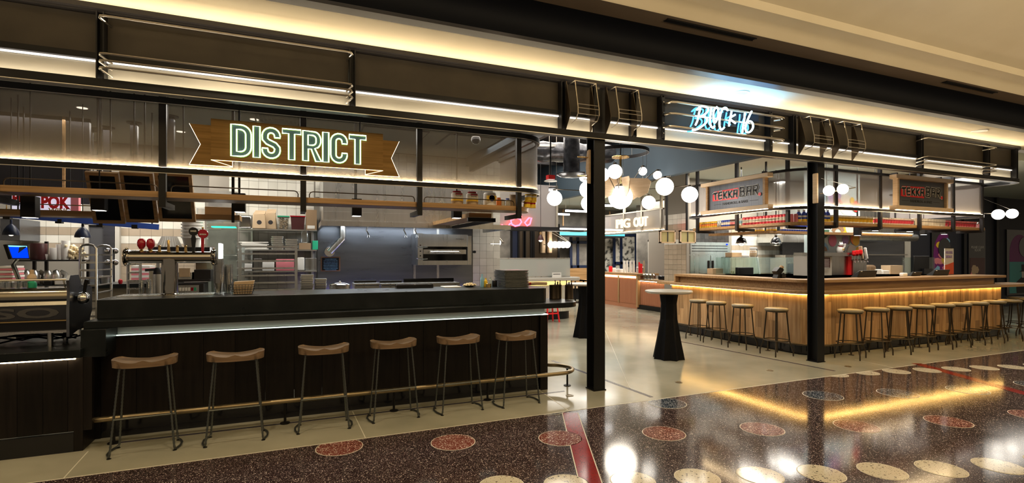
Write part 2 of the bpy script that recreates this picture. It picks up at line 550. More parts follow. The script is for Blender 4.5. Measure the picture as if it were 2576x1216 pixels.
# terrazzo stripe with its metal edges
s0, s1 = on(1434, 1039.5, Z=0), on(1486, 1216, Z=0)
dd = (s1 - s0).normalized(); s2 = s0 + dd * 5
strip_between(s0.xy, s2.xy, .15, .0012, MB()).build('red_stripe', 'terrazzo_stripe', tz)
nrm = Vector((-dd.y, dd.x))
for k in (-.08, .08):
    strip_between(s0.xy + nrm * k, s2.xy + nrm * k, .008, .0016, MB()).build('divider_strip', 'joint', tz)
s0 = on(2305, 915, Z=0); s1 = on(2576, 990, Z=0); dd = (s1 - s0).normalized()
strip_between(s0.xy, (s0 + dd * 9).xy, .14, .0012, MB()).build('red_stripe', 'terrazzo_stripe', tz)
for nm_, mt, rad, pts in (
    ('red_disc', 'terrazzo_red', .185, [(854, 1126), (1140, 1113), (1409, 1103), (1670, 1091), (1917, 1080), (2155, 1073), (2385, 1061), (2600, 1046)]),
    ('blue_disc', 'terrazzo_blue', .20, [(1375, 1030), (1678, 1015), (2070, 996), (2258, 990), (2434, 982), (2606, 969)]),
    ('cream_disc', 'terrazzo_cream', .155, [(1425, 1219), (1592, 1211), (1754, 1203), (1912, 1197), (2066, 1192), (2219, 1186), (2367, 1180), (2512, 1173), (2646, 1164)]),
    ('cream_disc', 'terrazzo_cream', .155, [(1262, 1222), (2100, 943), (2178, 938), (2255, 935), (2332, 932), (2405, 929), (2476, 926), (2547, 924), (2612, 921)])):
    for x, y in pts:
        p = on(x, y, Z=0)
        n = 36
        ring = MB().lathe([(rad + .006, -.004), (rad + .006, .0012), (.001, .0012)], (p.x, p.y, 0), n)
        ok = p.y + rad < 4.66
        if not ok: # cut by the straight edge of the concrete
            q = MB(); q.v = [(a, min(b, 4.662), c) for a, b, c in ring.v]; q.f = ring.f; ring = q
        rg = ring.build('disc_rim', 'joint', tz)
        di = MB().lathe([(rad, -.004), (rad, .0022), (.001, .0022)], (p.x, p.y, 0), n)
        di.v = [(a, min(b, 4.655), c) for a, b, c in di.v]
        di.build(nm_, mt, tz)
# saw-cut joints and a dark inlaid line in the concrete
def line_px(a, b, w, m, nm):
    p, q = on(*a, Z=0), on(*b, Z=0)
    strip_between(p.xy, q.xy, w, .001, MB()).build(nm, m, fl)
line_px((160, 1204), (222, 1136), .008, 'joint', 'floor_joint')
line_px((887, 1036), (919, 1102), .008, 'joint', 'floor_joint')
line_px((1357, 983), (1428, 1032), .008, 'joint', 'floor_joint')
line_px((1500, 780), (1585, 980), .006, 'joint', 'floor_joint')
line_px((2150, 905), (2245, 925), .006, 'joint', 'floor_joint')
line_px((1389, 908), (1640, 1000), .05, 'inlay', 'floor_inlay')
line_px((1712, 860), (2100, 934), .05, 'inlay', 'floor_inlay')
strip_between((-1.45, 5.38), (2.95, 5.38), .035, .0012, MB()).build('floor_inlay', 'inlay', fl)
for px, py in ((1433, 996), (1708, 963), (1937, 933), (2133, 923)):
    p = on(px, py, Z=0)
    MB().lathe([(.045, 0), (.045, .004), (.03, .004), (.03, .001), (.001, .001)], (p.x, p.y, 0), 16).build('floor_outlet', 'brass_dull', fl)

# ceilings
struct(MB().box(-8, 3.05, 5.34, 12.5, 3.45, 3.6), 'ceiling', 'ceiling_pale', smooth=0)
struct(MB().box(7.0, 32, 5.34, 24, 3.45, 3.6), 'ceiling', 'ceiling_pale', smooth=0)
struct(MB().box(3.05, 7.0, 14.5, 24, 3.3, 3.45), 'ceiling', 'ceiling_pale', smooth=0)
struct(MB().box(3.05, 7.0, 5.34, 14.6, 4.25, 4.35), 'ceiling', 'ceiling_black', smooth=0)
struct(MB().box(6.85, 7.0, 5.36, 14.5, 3.20, 4.3), 'trim_1', 'soffit_navy', smooth=0)
struct(MB().box(2.98, 3.06, 5.36, 12.5, 3.30, 4.3), 'trim_2', 'soffit_navy', smooth=0)
struct(MB().box(3.06, 6.86, 14.45, 14.6, 3.28, 4.3), 'trim_3', 'soffit_navy', smooth=0)
# concourse ceiling: profile of soffit, trim, cove coloured dark for its shade, brown slot band and cream field, drawn in (y, z)
def prof_x(name, pts, m, x0=-8, x1=32, **k):
    mb = MB()
    for x in (x0, x1): mb.v += [(x, y, z) for y, z in pts]
    n = len(pts); mb.f = [(i, i + 1, n + i + 1, n + i) for i in range(n - 1)]
    return struct(mb, name, m, **k)
def soff():
    pts = [(5.34, 3.66), (5.15, 3.66), (5.06, 3.665), (4.95, 3.685), (4.85, 3.693), (4.72, 3.697), (4.655, 3.70)]
    return pts
prof_x('ceiling', soff() + [(4.655, 3.76), (5.34, 3.76)], 'plaster_cream')
prof_x('trim_4', [(4.655, 3.695), (4.655, 3.69), (4.53, 3.692), (4.52, 3.72)], 'steel_dark')
prof_x('trim_5', [(4.53, 3.70), (4.60, 3.74), (4.63, 3.82), (4.62, 3.92), (4.56, 4.00), (4.47, 4.03), (4.40, 4.035)], 'cove_black')  # the shade inside the cove is put into this near-black colour
prof_x('ceiling', [(4.42, 4.03), (4.17, 4.03)], 'plaster_brown')
prof_x('ceiling', [(4.17, 4.03), (4.15, 4.045), (4.12, 4.10), (4.05, 4.14), (3.92, 4.16)] , 'plaster_cream')
prof_x('ceiling', [(3.92, 4.16), (3.90, 4.24), (3.6, 4.36), (2.5, 4.55), (0.5, 4.65), (-3, 4.6), (-8, 4.5)], 'plaster_cream')
# linear diffusers let into the brown band
for a, b in ((1105, 1465), (2250, 2455)):
    x0, x1 = XA(1000 + a * .612, 4.25), XA(1000 + b * .612, 4.25)
    t = thing('linear_diffuser', 'long narrow black slot diffuser in the concourse ceiling, ' + ('the one nearer the left' if a < 2000 else 'the one nearer the right end'), 'air diffuser', ((x0 + x1) / 2, 4.25, 4.03))
    MB().box(x0, x1, 4.225, 4.275, 4.022, 4.034).build('slot', 'cove_black', t)
    for y in (4.222, 4.278): MB().box(x0 - .01, x1 + .01, y - .004, y + .004, 4.018, 4.034).build('frame', 'steel_black', t)
for px, py, l in ((1860, 235, 'round white ceiling speaker above the blue neon sign'), (2463, 330, 'round white ceiling speaker near the right end of the soffit')):
    p = on(px, py, Z=3.69)
    t = thing('ceiling_speaker', l, 'speaker', (p.x, p.y, 3.69))
    MB().lathe([(.12, .005), (.12, -.006), (.105, -.010), (.10, -.006)], (p.x, p.y, 3.69), 28).build('rim', 'white_plastic', t)
    MB().lathe([(.10, .002), (.10, -.006), (.001, -.008)], (p.x, p.y, 3.69), 28).build('grille', 'quartz', t)

# far walls
struct(MB().box(3.2, 16, 17.6, 17.75, 0, 3.5), 'wall_back', 'wall_mottled', smooth=0)
struct(MB().box(12.3, 32, 12.4, 12.55, 0, 3.5), 'wall_rear_bar', 'wall_navy', smooth=0)
struct(MB().box(-8, 3.3, 12.4, 12.5, 0, 3.5), 'wall_rear_left', 'wall_mottled', smooth=0)
struct(MB().box(13.3, 32, 9.0, 9.12, 0, 3.46), 'wall_right', 'wall_navy', smooth=0)

# ================================================================ FASCIA over the shopfront (y = 5.25)
FX0, FX1 = -3.4, 12.45
fas = thing('storefront_fascia', 'long dark steel fascia with brown panels running over the whole shopfront', 'fascia', (4.5, 5.3, 2.99))
def fpath(y=5.25, r=.32, x0=FX0, x1=FX1, back=7.5):
    return [(x0, y), (x1, y)] + arc(x1, y + r, r, -90, 0, 8)[1:] + [(x1 + r, back)]
MB().sweep(fpath(), [(.06, 2.99), (.06, 3.055), (-.06, 3.055), (-.06, 2.99)]).build('lower_beam', 'steel_black', fas)
MB().sweep(fpath(), [(.05, 3.60), (.05, 3.615), (.08, 3.62), (.08, 3.66), (-.05, 3.66), (-.05, 3.60)]).build('top_rail', 'steel_dark', fas)
MB().sweep(fpath(), [(.02, 3.225), (.02, 3.275), (-.03, 3.275), (-.03, 3.225)]).build('middle_rail', 'steel_black', fas)
MB().sweep(fpath(), [(.004, 3.207), (.004, 3.219), (-.02, 3.219), (-.02, 3.207)]).build('led_strip', 'led_line', fas)
MB().sweep(fpath(), [(.030, 3.053), (.030, 3.0575), (.010, 3.0575), (.010, 3.053)]).build('led_strip', 'led_up_fascia', fas)
MB().sweep(fpath(), [(.058, 2.985), (.058, 2.989), (.045, 2.989), (.045, 2.985)]).build('lower_trim', 'trim_pale', fas)
divs = [-3.3, -1.46, .52, 2.83, 3.81, 4.235, 6.09, 6.56, 9.54, 11.5, FX1 - .02]
edges = sorted(divs + [3.30, 7.25])
for a, b in zip(edges, edges[1:]):
    MB().box(a + .03, b - .03, 5.262, 5.28, 3.277, 3.598).build('fascia_panel', 'panel_brown', fas)
    MB().box(a + .03, b - .03, 5.268, 5.282, 3.056, 3.203).build('light_panel', 'zinc', fas)
pe = fpath(5.25, .32, FX1 - .0)
MB().sweep(pe[1:], [(-.015, 3.277), (-.015, 3.598), (-.03, 3.598), (-.03, 3.277)]).build('fascia_panel', 'panel_brown', fas)
MB().sweep(pe[1:], [(-.02, 3.056), (-.02, 3.203), (-.03, 3.203), (-.03, 3.056)]).build('light_panel', 'zinc', fas)
for x in divs:
    m_ = MB(); m_.box(x - .028, x - .018, 5.18, 5.27, 3.055, 3.605); m_.box(x + .018, x + .028, 5.18, 5.27, 3.055, 3.605); m_.box(x - .02, x + .02, 5.245, 5.265, 3.055, 3.605)
    m_.build('divider_post', 'steel_black', fas)
# wire rails on the fascia
def rails(x0, x1, side):
    t = thing('guard_rail', 'set of four slim satin metal rails projecting from the ' + side + ' end of the fascia', 'rail', ((x0 + x1) / 2, 5.18, 3.08))
    for z in (3.50, 3.203, 3.148, 3.092):
        MB().tube([(x0 + .04, 5.20, z - .012), (x0, 5.05, z), (x0 + .015, 5.01, z), (x0 + .05, 5.0, z), (x1 - .05, 5.0, z), (x1 - .015, 5.01, z), (x1, 5.05, z), (x1 - .04, 5.20, z - .012)], .0085, 8).build('rail', 'rail_steel', t)
rails(-1.425, .505, 'left')
rails(9.35, 11.35, 'right')
# wire baskets beside the columns
def basket(x0, x1, lab):
    t = thing('wire_light_cage', lab, 'cage', ((x0 + x1) / 2, 5.2, 3.03))
    for x, lb in ((x0, 1), (x1, -1)):
        m_ = MB(); m_.prism([(5.20, 3.61), (5.17, 3.60), (5.08, 3.24), (5.085, 3.18), (5.20, 3.03)], lambda u, v, s_: (x + s_, u, v), -.003, .003)
        m_.build('side_plate', 'bronze_dark', t)
    for x in (x0 + .045, x1 - .012):
        MB().tube([(x, 5.19, 3.57), (x, 5.05, 3.575), (x, 4.985, 3.27), (x, 4.985, 3.19), (x, 5.02, 3.14), (x, 5.13, 3.115)], .006, 6).build('hoop', 'rail_steel', t)
    for y, z in ((5.05, 3.575), (4.995, 3.30), (4.985, 3.255), (4.985, 3.19), (5.03, 3.135)):
        MB().cyl((x0 + .045, y, z), (x1 - .012, y, z), .004, 6).build('cross_rod', 'rail_steel', t)
basket(2.86, 3.19, 'steel wire cage on the fascia left of the near column')
basket(3.40, 3.775, 'steel wire cage on the fascia right of the near column')
basket(6.65, 7.10, 'steel wire cage on the fascia left of the far column')
basket(7.36, 7.80, 'steel wire cage on the fascia right of the far column')

# steel columns
def column(x, y, lab):
    t = thing('steel_column', lab, 'column', (x, y, 0))
    m_ = MB(); m_.box(x - .075, x + .075, y - .085, y - .073, 0, 3.66); m_.box(x - .075, x + .075, y + .073, y + .085, 0, 3.66)
    m_.box(x - .007, x + .007, y - .073, y + .073, 0, 3.66); m_.build('shaft', 'steel_black', t)
    MB().box(x - .085, x + .085, y - .095, y + .095, 0, .012).build('base_plate', 'steel_black', t)
    MB().cyl((x - .02, y - .092, 3.60), (x - .02, y - .084, 3.60), .018, 12).build('bolt', 'rail_steel', t)
column(3.345, 5.32, 'near black steel column standing right of the marble-topped counter')
column(7.31, 5.42, 'far black steel column at the corner of the oak bar')

# ================================================================ DISTRICT CANOPY (y = 5.75)
def canopy_path(x0, x1, y, r, back):
    return [(x0, y), (x1 - r, y)] + arc(x1 - r, y + r, r, -90, 0, 12)[1:] + [(x1, back)]
dp = canopy_path(-3.4, 2.93, 5.75, .42, 7.4)
can = thing('mesh_canopy', 'curved perforated metal canopy lit from below over the near left counter', 'canopy', (0, 6.2, 2.38))
MB().sweep(dp, [(.03, 2.385), (.03, 2.435), (-.03, 2.435), (-.03, 2.385)]).build('lower_beam', 'steel_black', can)
MB().sweep(dp, [(.03, 3.04), (.03, 3.095), (-.03, 3.095), (-.03, 3.04)]).build('top_rail', 'steel_black', can)
MB().sweep(dp, [(.022, 2.4335), (.022, 2.4365), (.006, 2.4365), (.006, 2.4335)]).build('led_strip', 'led_up', can)
MB().sweep(dp, [(.028, 2.379), (.028, 2.384), (.018, 2.384), (.018, 2.379)]).build('lower_trim', 'trim_pale', can)
MB().sweep(dp, [(.026, 3.033), (.026, 3.038), (.020, 3.038), (.020, 3.033)]).build('edge_trim', 'rail_steel', can)
dposts = [-2.36, -1.14, .087, 1.30, 2.52]
xs_ = [-3.4] + dposts
for a, b in zip(xs_, xs_[1:] + [None]):
    if b is not None: MB().box(a + .032, b - .032, 5.752, 5.756, 2.437, 3.04).build('mesh_panel', 'gauze', can)
MB().sweep([p for p in dp if p[0] >= 2.5 or p[1] > 5.76], [(.0, 2.437), (.0, 3.04), (-.004, 3.04), (-.004, 2.437)]).build('mesh_panel', 'gauze', can)
for i, x in enumerate(dposts):
    MB().box(x - .03, x + .03, 5.735, 5.79, 2.435, 3.45).build('post', 'steel_dark', can)
    MB().box(x - .028, x + .028, 5.725, 5.78, 2.06, 2.385).build('post', 'steel_black', can)
    MB().bar((x, 5.76, 2.09), (x, 6.15, 2.09), .05, .05).build('shelf_bracket', 'steel_dark', can)
# hanging oak shelf with wire gallery
sh = thing('hanging_oak_shelf', 'long oak shelf hung under the near canopy with a rounded right end', 'shelf', (0, 5.95, 2.155))
sp = [(-3.4, 5.765), (2.45, 5.765)] + arc(2.45, 6.085, .32, -90, 0, 8)[1:]
poly = sp + [(2.77, 6.12), (2.70, 6.12), (-3.4, 6.12)]
MB().prism(poly, lambda u, v, t_: (u, v, t_), 2.155, 2.212).build('board', 'shelf_oak', sh, bev=.003)
sb = thing('return_oak_shelf', 'oak shelf turning back from the rounded end of the near canopy', 'shelf', (2.3, 6.9, 2.14))
MB().box(2.02, 2.32, 6.16, 8.0, 2.09, 2.145).build('board', 'shelf_oak', sb)
MB().bar((2.0, 6.16, 2.06), (2.34, 6.16, 2.06), .04, .05).build('support', 'steel_black', sb)
MB().bar((2.35, 6.14, 2.06), (2.35, 8.0, 2.06), .04, .05).build('support', 'steel_black', sb)
def gallery(x0, x1, y, z0, z1, par, r=.006):
    MB().tube([(x0, y, z0), (x0, y, z1 - .03), (x0 + .012, y, z1 - .008), (x0 + .035, y, z1), (x1 - .035, y, z1), (x1 - .012, y, z1 - .008), (x1, y, z1 - .03), (x1, y, z0)], r, 6).build('gallery_rail', 'bronze_dark', par)
for a, b in zip([-3.4] + dposts, dposts): gallery(a + .06, b - .05, 5.78, 2.212, 2.275, sh)
MB().tube([(2.57, 5.79, 2.215), (2.57, 5.79, 2.275)] + [(a, b, 2.275) for a, b in arc(2.45, 6.085, .29, -55, 0, 8)] + [(2.74, 6.09, 2.215)], .006, 6).build('gallery_rail', 'bronze_dark', sh)
# second shelf further in
s2 = thing('rear_oak_shelf', 'second oak shelf hung behind the near one', 'shelf', (-1.2, 7.1, 2.05))
MB().box(-4.2, XA(603, 6.95), 6.95, 7.25, 2.03, 2.09).build('board', 'shelf_oak', s2)
MB().tube([(-2.75, 6.97, 2.09), (-2.75, 6.97, 2.15), (-1.9, 6.97, 2.15), (-1.9, 6.97, 2.09)], .006, 6).build('gallery_rail', 'brass', s2)
for x in (-2.9, -.67): MB().box(x - .015, x + .015, 6.93, 6.96, 2.0, 3.45).build('hanger', 'steel_black', s2)
# rods with ceiling plates seen through the gauze
for i, (x, y, w) in enumerate([(-2.03, 7.13, .2), (-.62, 7.06, .2), (.745, 7.12, .18), (2.136, 7.06, .18), (-2.7, 9.3, .3), (-3.5, 8.2, .3)]):
    t = thing('ceiling_hanger', 'thin black hanger rod with square ceiling plate, number %s along the near kitchen ceiling' % ['one', 'two', 'three', 'four', 'five', 'six'][i], 'hanger', (x, y, 3.45))
    t['label'] = ['thin rod with square ceiling plate left of the ribbon sign', 'thin rod with square ceiling plate above the left part of the ribbon sign', 'thin rod with square ceiling plate above the right part of the ribbon sign', 'thin rod with square ceiling plate between the ribbon sign and the canopy end', 'thin rod with ceiling plate deep in the left kitchen', 'thin rod with ceiling plate at the far left'][i]
    MB().box(x - w / 2, x + w / 2, y - w / 2, y + w / 2, 3.44, 3.45).build('plate', 'steel_dark', t)
    MB().cyl((x, y, 3.44), (x, y, 2.2), .008, 6).build('rod', 'steel_black', t)
for i, (px, py) in enumerate([(270, 320), (338, 308), (430, 292)]):
    p = on(px, py, Z=3.45)
    t = thing('drop_post', ['dark ceiling post with round flange, leftmost of three behind the gauze', 'dark ceiling post with round flange, middle of three behind the gauze', 'dark ceiling post with round flange, rightmost of three behind the gauze'][i], 'post', (p.x, p.y, 3.45))
    MB().lathe([(.09, 3.435), (.09, 3.45)], (p.x, p.y, 0), 20).build('flange', 'steel_dark', t)
    MB().box(p.x - .04, p.x + .04, p.y - .04, p.y + .04, 2.6, 3.44).build('post', 'steel_dark', t)
for i, (px, py) in enumerate([(207, 271), (455, 331), (640, 300)]):
    p = on(px, py, Z=3.45)
    t = thing('downlight', ['recessed round downlight at the left of the near ceiling', 'recessed round downlight left of the ribbon sign', 'recessed round downlight behind the ribbon sign'][i], 'light', (p.x, p.y, 3.45))
    MB().lathe([(.075, 3.446), (.075, 3.45)], (p.x, p.y, 0), 20).build('trim_ring', 'white_plastic', t)
    MB().lathe([(.055, 3.443), (.055, 3.447)], (p.x, p.y, 0), 20).build('lamp', 'led_soft', t)
p = on(700, 295, Z=3.45)
t = thing('ceiling_vent', 'square four-way air vent in the kitchen ceiling behind the ribbon sign', 'vent', (p.x, p.y, 3.45))
for k in range(5):
    a = .28 - k * .05
    m_ = MB(); 
    for s_ in (-1, 1): m_.box(p.x - a, p.x + a, p.y + s_ * a - .008, p.y + s_ * a + .008, 3.42, 3.45); m_.box(p.x + s_ * a - .008, p.x + s_ * a + .008, p.y - a, p.y + a, 3.42, 3.45)
    m_.build('louvre', 'ceiling_pale', t)
for (x0, x1, l) in ((.9, 1.85, 'square access hatch in the kitchen ceiling, the left one'), (2.15, 3.0, 'square access hatch in the kitchen ceiling, the right one')):
    t = thing('ceiling_hatch', l, 'hatch', ((x0 + x1) / 2, 7.9, 3.44))
    MB().box(x0, x1, 7.5, 8.35, 3.436, 3.449).build('frame', 'ink_grey', t); MB().box(x0 + .02, x1 - .02, 7.52, 8.33, 3.43, 3.44).build('panel', 'ceiling_pale', t)
t = thing('security_camera', 'small black dome camera under the kitchen ceiling near the canopy end', 'camera', (on(1197, 345, Z=3.4).x, on(1197, 345, Z=3.4).y, 3.3)); c_ = WL[t.name]
MB().ball((c_.x, c_.y, 3.36), .07, 16).build('dome', 'black_gloss', t); MB().cyl((c_.x, c_.y, 3.36), (c_.x, c_.y, 3.45), .06, 16).build('mount', 'white_plastic', t)

# ---------------------------------------------------------------- DISTRICT sign
ds = thing('ribbon_sign', 'gold ribbon-shaped sign with glowing outlined letters reading DISTRICT', 'sign', (.07, 5.6, 2.46))
F2 = lambda y: (lambda u, v, t_: (u, y + t_, v))
MB().box(-.724, .871, 5.585, 5.61, 2.513, 2.902).build('face', 'brushed_gold', ds)
MB().prism([(-.905, 2.462), (-.545, 2.462), (-.545, 2.845), (-.905, 2.845), (-.815, 2.657)], F2(5.625), 0, .015).build('tail', 'brushed_gold', ds)
MB().prism([(.69, 2.462), (1.05, 2.462), (.965, 2.657), (1.05, 2.845), (.69, 2.845)], F2(5.625), 0, .015).build('tail', 'brushed_gold', ds)
MB().prism([(-.724, 2.510), (-.545, 2.462), (-.545, 2.510)], F2(5.60), 0, .015).build('fold', 'brushed_gold', ds)
MB().prism([(.871, 2.510), (.69, 2.510), (.69, 2.462)], F2(5.60), 0, .015).build('fold', 'brushed_gold', ds)
ln = MB()
def edge(a, b, r=.0028): ln.cyl((a[0], 5.588 if len(a) < 3 else a[2], a[1]), (b[0], 5.588 if len(b) < 3 else b[2], b[1]), r, 6)
edge((-.724, 2.511), (.871, 2.511)); edge((-.905, 2.460, 5.62), (-.545, 2.460, 5.62)); edge((.69, 2.460, 5.62), (1.05, 2.460, 5.62))
edge((-.724, 2.511, 5.59), (-.545, 2.461, 5.60), .0025); edge((.871, 2.511, 5.59), (.69, 2.461, 5.60), .0025)
edge((-.545, 2.461, 5.60), (-.545, 2.511, 5.60), .002); edge((.69, 2.461, 5.60), (.69, 2.511, 5.60), .002)
ln.build('edge_light', 'led_edge', ds)
l2 = MB()
for a, b in (((-.905, 2.462), (-.815, 2.657)), ((-.815, 2.657), (-.905, 2.845)), ((1.05, 2.462), (.965, 2.657)), ((.965, 2.657), (1.05, 2.845))): l2.cyl((a[0], 5.622, a[1]), (b[0], 5.622, b[1]), .0015, 5)
l2.build('edge_line', 'led_soft', ds)
# letters: outlines as neon tube over dark faces, in units of the letter box
def rr(x0, x1, y0, y1, cs, n=6):
    """rectangle with per-corner radii (bl, br, tr, tl)"""
    pts = []
    for (cx, cy, r, a) in ((x0 + cs[0], y0 + cs[0], cs[0], 180), (x1 - cs[1], y0 + cs[1], cs[1], 270), (x1 - cs[2], y1 - cs[2], cs[2], 0), (x0 + cs[3], y1 - cs[3], cs[3], 90)):
        if r == 0: pts.append((cx, cy)); continue
        pts += [(cx + r * math.cos(R(a + 90 * i / n)), cy + r * math.sin(R(a + 90 * i / n))) for i in range(n + 1)]
    return pts
def thick(path, w):
    """closed outline around an open stroke"""
    P = [Vector(p) for p in path]; Lf = []; Rt = []
    for i, p in enumerate(P):
        d = (P[min(i + 1, len(P) - 1)] - P[max(i - 1, 0)]).normalized(); n = Vector((-d.y, d.x)) * w / 2
        Lf.append(tuple(p + n)); Rt.append(tuple(p - n))
    return Lf + Rt[::-1]
def letterD(w): return [rr(0, w, 0, 1, (0, .30, .30, 0)), rr(.16, w - .16, .15, .85, (0, .15, .15, 0))]
def letterI(): return [[(0, 0), (.19, 0), (.19, 1), (0, 1)]]
def letterT(w): return [[(w / 2 - .09, 0), (w / 2 + .09, 0), (w / 2 + .09, .85), (w, .85), (w, 1), (0, 1), (0, .85), (w / 2 - .09, .85)]]
def letterS(w):
    r = w / 2 - .09
    p = [(w / 2 + r, .68)] + [(w / 2 + r * math.cos(R(a)), .91 - r + r * math.sin(R(a))) for a in range(0, 181, 20)]
    p += [(w / 2 - r, .62), (w / 2 - r * .55, .53), (w / 2 + r * .55, .44), (w / 2 + r, .34)]
    p += [(w / 2 + r * math.cos(R(a)), .09 + r + r * math.sin(R(a))) for a in range(0, -181, -20)] + [(w / 2 - r, .32)]
    return [thick(p, .17)]
def letterC(w):
    r = w / 2 - .09
    p = [(w / 2 + r, .66)] + [(w / 2 + r * math.cos(R(a)), .91 - r + r * math.sin(R(a))) for a in range(0, 181, 20)]
    p += [(w / 2 + r * math.cos(R(a)), .09 + r + r * math.sin(R(a))) for a in range(180, 361, 20)] + [(w / 2 + r, .34)]
    return [thick(p, .17)]
def letterR(w):
    o = [(0, 0), (.17, 0), (.17, .40), (.26, .40), (w - .16, 0), (w + .02, 0), (w - .19, .43)] + [(w - .2 + .2 * math.cos(R(a)), .72 - .02 + .28 * math.sin(R(a))) for a in range(-60, 91, 15)] + [(0, 1)]
    return [o, rr(.16, w - .15, .53, .86, (0, .12, .12, 0))]
for x in (-.5, .65): MB().cyl((x, 5.612, 2.82), (x, 5.73, 2.82), .01, 8).build('wall_bracket', 'steel_black', ds); MB().cyl((x, 5.73, 2.82), (x, 5.73, 3.05), .008, 8).build('hanger', 'steel_black', ds)
x = 0; H_ = .303
lets = [('D', letterD(.57), .57), ('I', letterI(), .19), ('S', letterS(.54), .54), ('T', letterT(.56), .56), ('R', letterR(.56), .56), ('I', letterI(), .19), ('C', letterC(.54), .54), ('T', letterT(.56), .56)]
tot = sum(l[2] for l in lets); gap = (1.249 / H_ - tot) / 7
for ch, outs, w in lets:
    f = lambda u, v, yy: (-.555 + (x + u) * H_, yy, 2.559 + v * H_)
    m_ = MB(); m_.prism(outs[0], lambda u, v, t_: f(u, v, t_), 5.578, 5.584); le = m_.build('letter_face', 'neon_body', ds)
    g = MB(); b_ = MB()
    for o_ in outs:
        g.tube([f(u, v, 5.566) for u, v in o_], .0052, 6, closed=True)
        b_.tube([f(u, v, 5.577) for u, v in o_], .011, 6, closed=True)
    b_.v = [(a, min(max(b, 5.574), 5.584), c) for a, b, c in b_.v]
    b_.build('halo_trim', 'neon_green', le); g.build('neon_tube', 'neon_white', le)
    x += w + gap

# ---------------------------------------------------------------- BLOCK 16 neon
bs = thing('neon_sign', 'blue-white neon sign reading BLOCK 16 on three horizontal rails', 'sign', (5.3, 5.1, 3.1))
for i, (z, xa, xb) in enumerate(((3.50, 4.26, 6.24), (3.36, 4.24, 6.24), (3.20, 4.22, 6.24))):
    MB().tube([(xa + .05, 5.22, z), (xa, 5.15, z), (xa + .03, 5.08, z), (xa + .09, 5.06, z), (xb - .09, 5.06, z), (xb - .03, 5.08, z), (xb, 5.15, z), (xb - .05, 5.22, z)], .014, 10).build('support_rail', 'rail_steel', bs)
for x in (4.235, 6.09):
    pl = MB().box(x - .022, x + .022, 5.172, 5.182, 3.08, 3.58).build('bolt_plate', 'steel_black', bs)
    for k in range(4): MB().ball((x, 5.170, 3.13 + k * .13), .009, 8).build('bolt', 'rail_steel', pl)
def P16(a, b): # crop coordinates of the sign face
    return on(1640 + a / 6.756, 220 + b / 6.756, Y=5.02)
strokes = [
    [(740, 640), (775, 560), (800, 440), (820, 350), (760, 385), (830, 325), (900, 330), (955, 355), (945, 410), (880, 470), (820, 500), (890, 500), (935, 540), (920, 600), (850, 660), (760, 715), (690, 725)],
    [(1010, 340), (1000, 440), (985, 560), (1000, 650), (1040, 690), (1065, 655)],
    [(1080, 350), (1050, 400), (1045, 500), (1060, 600), (1100, 560), (1130, 450), (1125, 370), (1095, 330)],
    [(1290, 400), (1260, 350), (1210, 360), (1170, 440), (1150, 560), (1150, 660), (1180, 720), (1230, 680)],
    [(1355, 400), (1340, 480), (1320, 570), (1310, 660)], [(1415, 465), (1330, 530), (1420, 610)],
    [(1580, 430), (1570, 540), (1550, 660), (1535, 780)],
    [(1695, 405), (1650, 500), (1605, 610), (1590, 710), (1620, 765), (1680, 745), (1718, 680), (1710, 610), (1670, 575), (1620, 590)]]
for s_ in strokes:
    pts = [P16(a, b) for a, b in s_]
    # round the strokes off
    q = []
    for i in range(len(pts) - 1):
        p0, p1, p2, p3 = pts[max(i - 1, 0)], pts[i], pts[i + 1], pts[min(i + 2, len(pts) - 1)]
        for k in range(4):
            t_ = k / 4
            q.append(.5 * ((2 * p1) + (-p0 + p2) * t_ + (2 * p0 - 5 * p1 + 4 * p2 - p3) * t_ * t_ + (-p0 + 3 * p1 - 3 * p2 + p3) * t_ ** 3))
    q.append(pts[-1])
    MB().tube(q, .0118, 8).build('neon_tube', 'neon_cyan', bs)
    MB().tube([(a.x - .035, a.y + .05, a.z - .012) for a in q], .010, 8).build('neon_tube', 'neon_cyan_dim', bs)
MB().box(4.95, 5.75, 5.085, 5.095, 3.30, 3.50).build('backing_plate', 'steel_black', bs)

# ================================================================ NEAR COUNTER
def mpp(px, Y): return on(px, 645, Y=Y).dot(Vector((ST, CT, 0))) / 1296     # metres per pixel there
def ext(px0, px1, py0, py1, Y, zb=None):
    """x0, x1, z0, z1 of something standing at depth Y between those pixels"""
    c = (px0 + px1) / 2
    return XA(px0, Y), XA(px1, Y), (ZA(c, py1, Y) if zb is None else zb), ZA(c, py0, Y)

bar = thing('marble_counter', 'long black stone counter with raised top and dark plank front', 'counter', (.6, 5.8, 0))
# raised stone top
rp = [(-1.58, 5.53), (2.70, 5.53)] + arc(2.70, 5.66, .13, -90, 0, 6)[1:] + [(2.83, 6.30), (-1.58, 6.30)]
MB().prism(rp, lambda u, v, t_: (u, v, t_), 1.05, 1.218).build('raised_top', 'stone_black', bar, bev=.004)
MB().box(-1.57, 2.81, 6.30, 6.34, .1, 1.2).build('back_panel', 'steel_black', bar)
lp = [(-1.62, 5.36), (2.95, 5.36)] + arc(2.95, 5.61, .25, -90, 0, 8)[1:] + arc(2.97, 5.82, .23, 0, 90, 8) + [(-1.62, 6.05)]
MB().prism(lp, lambda u, v, t_: (u, v, t_), .99, 1.05).build('ledge', 'stone_black', bar, bev=.004)
MB().box(-1.62, -1.45, 5.29, 5.60, .76, .99).build('ledge_leg', 'stone_black', bar, bev=.003)
lt_ = [(-1.45, 5.60), (2.76, 5.60)] + arc(2.76, 5.70, .06, -90, 0, 4)[1:]
MB().sweep([(-1.45, 5.60), (2.80, 5.60), (2.80, 6.2)], [(.0, .905), (.0, .985), (-.02, .985), (-.02, .905)]).build('light_recess', 'zinc', bar)
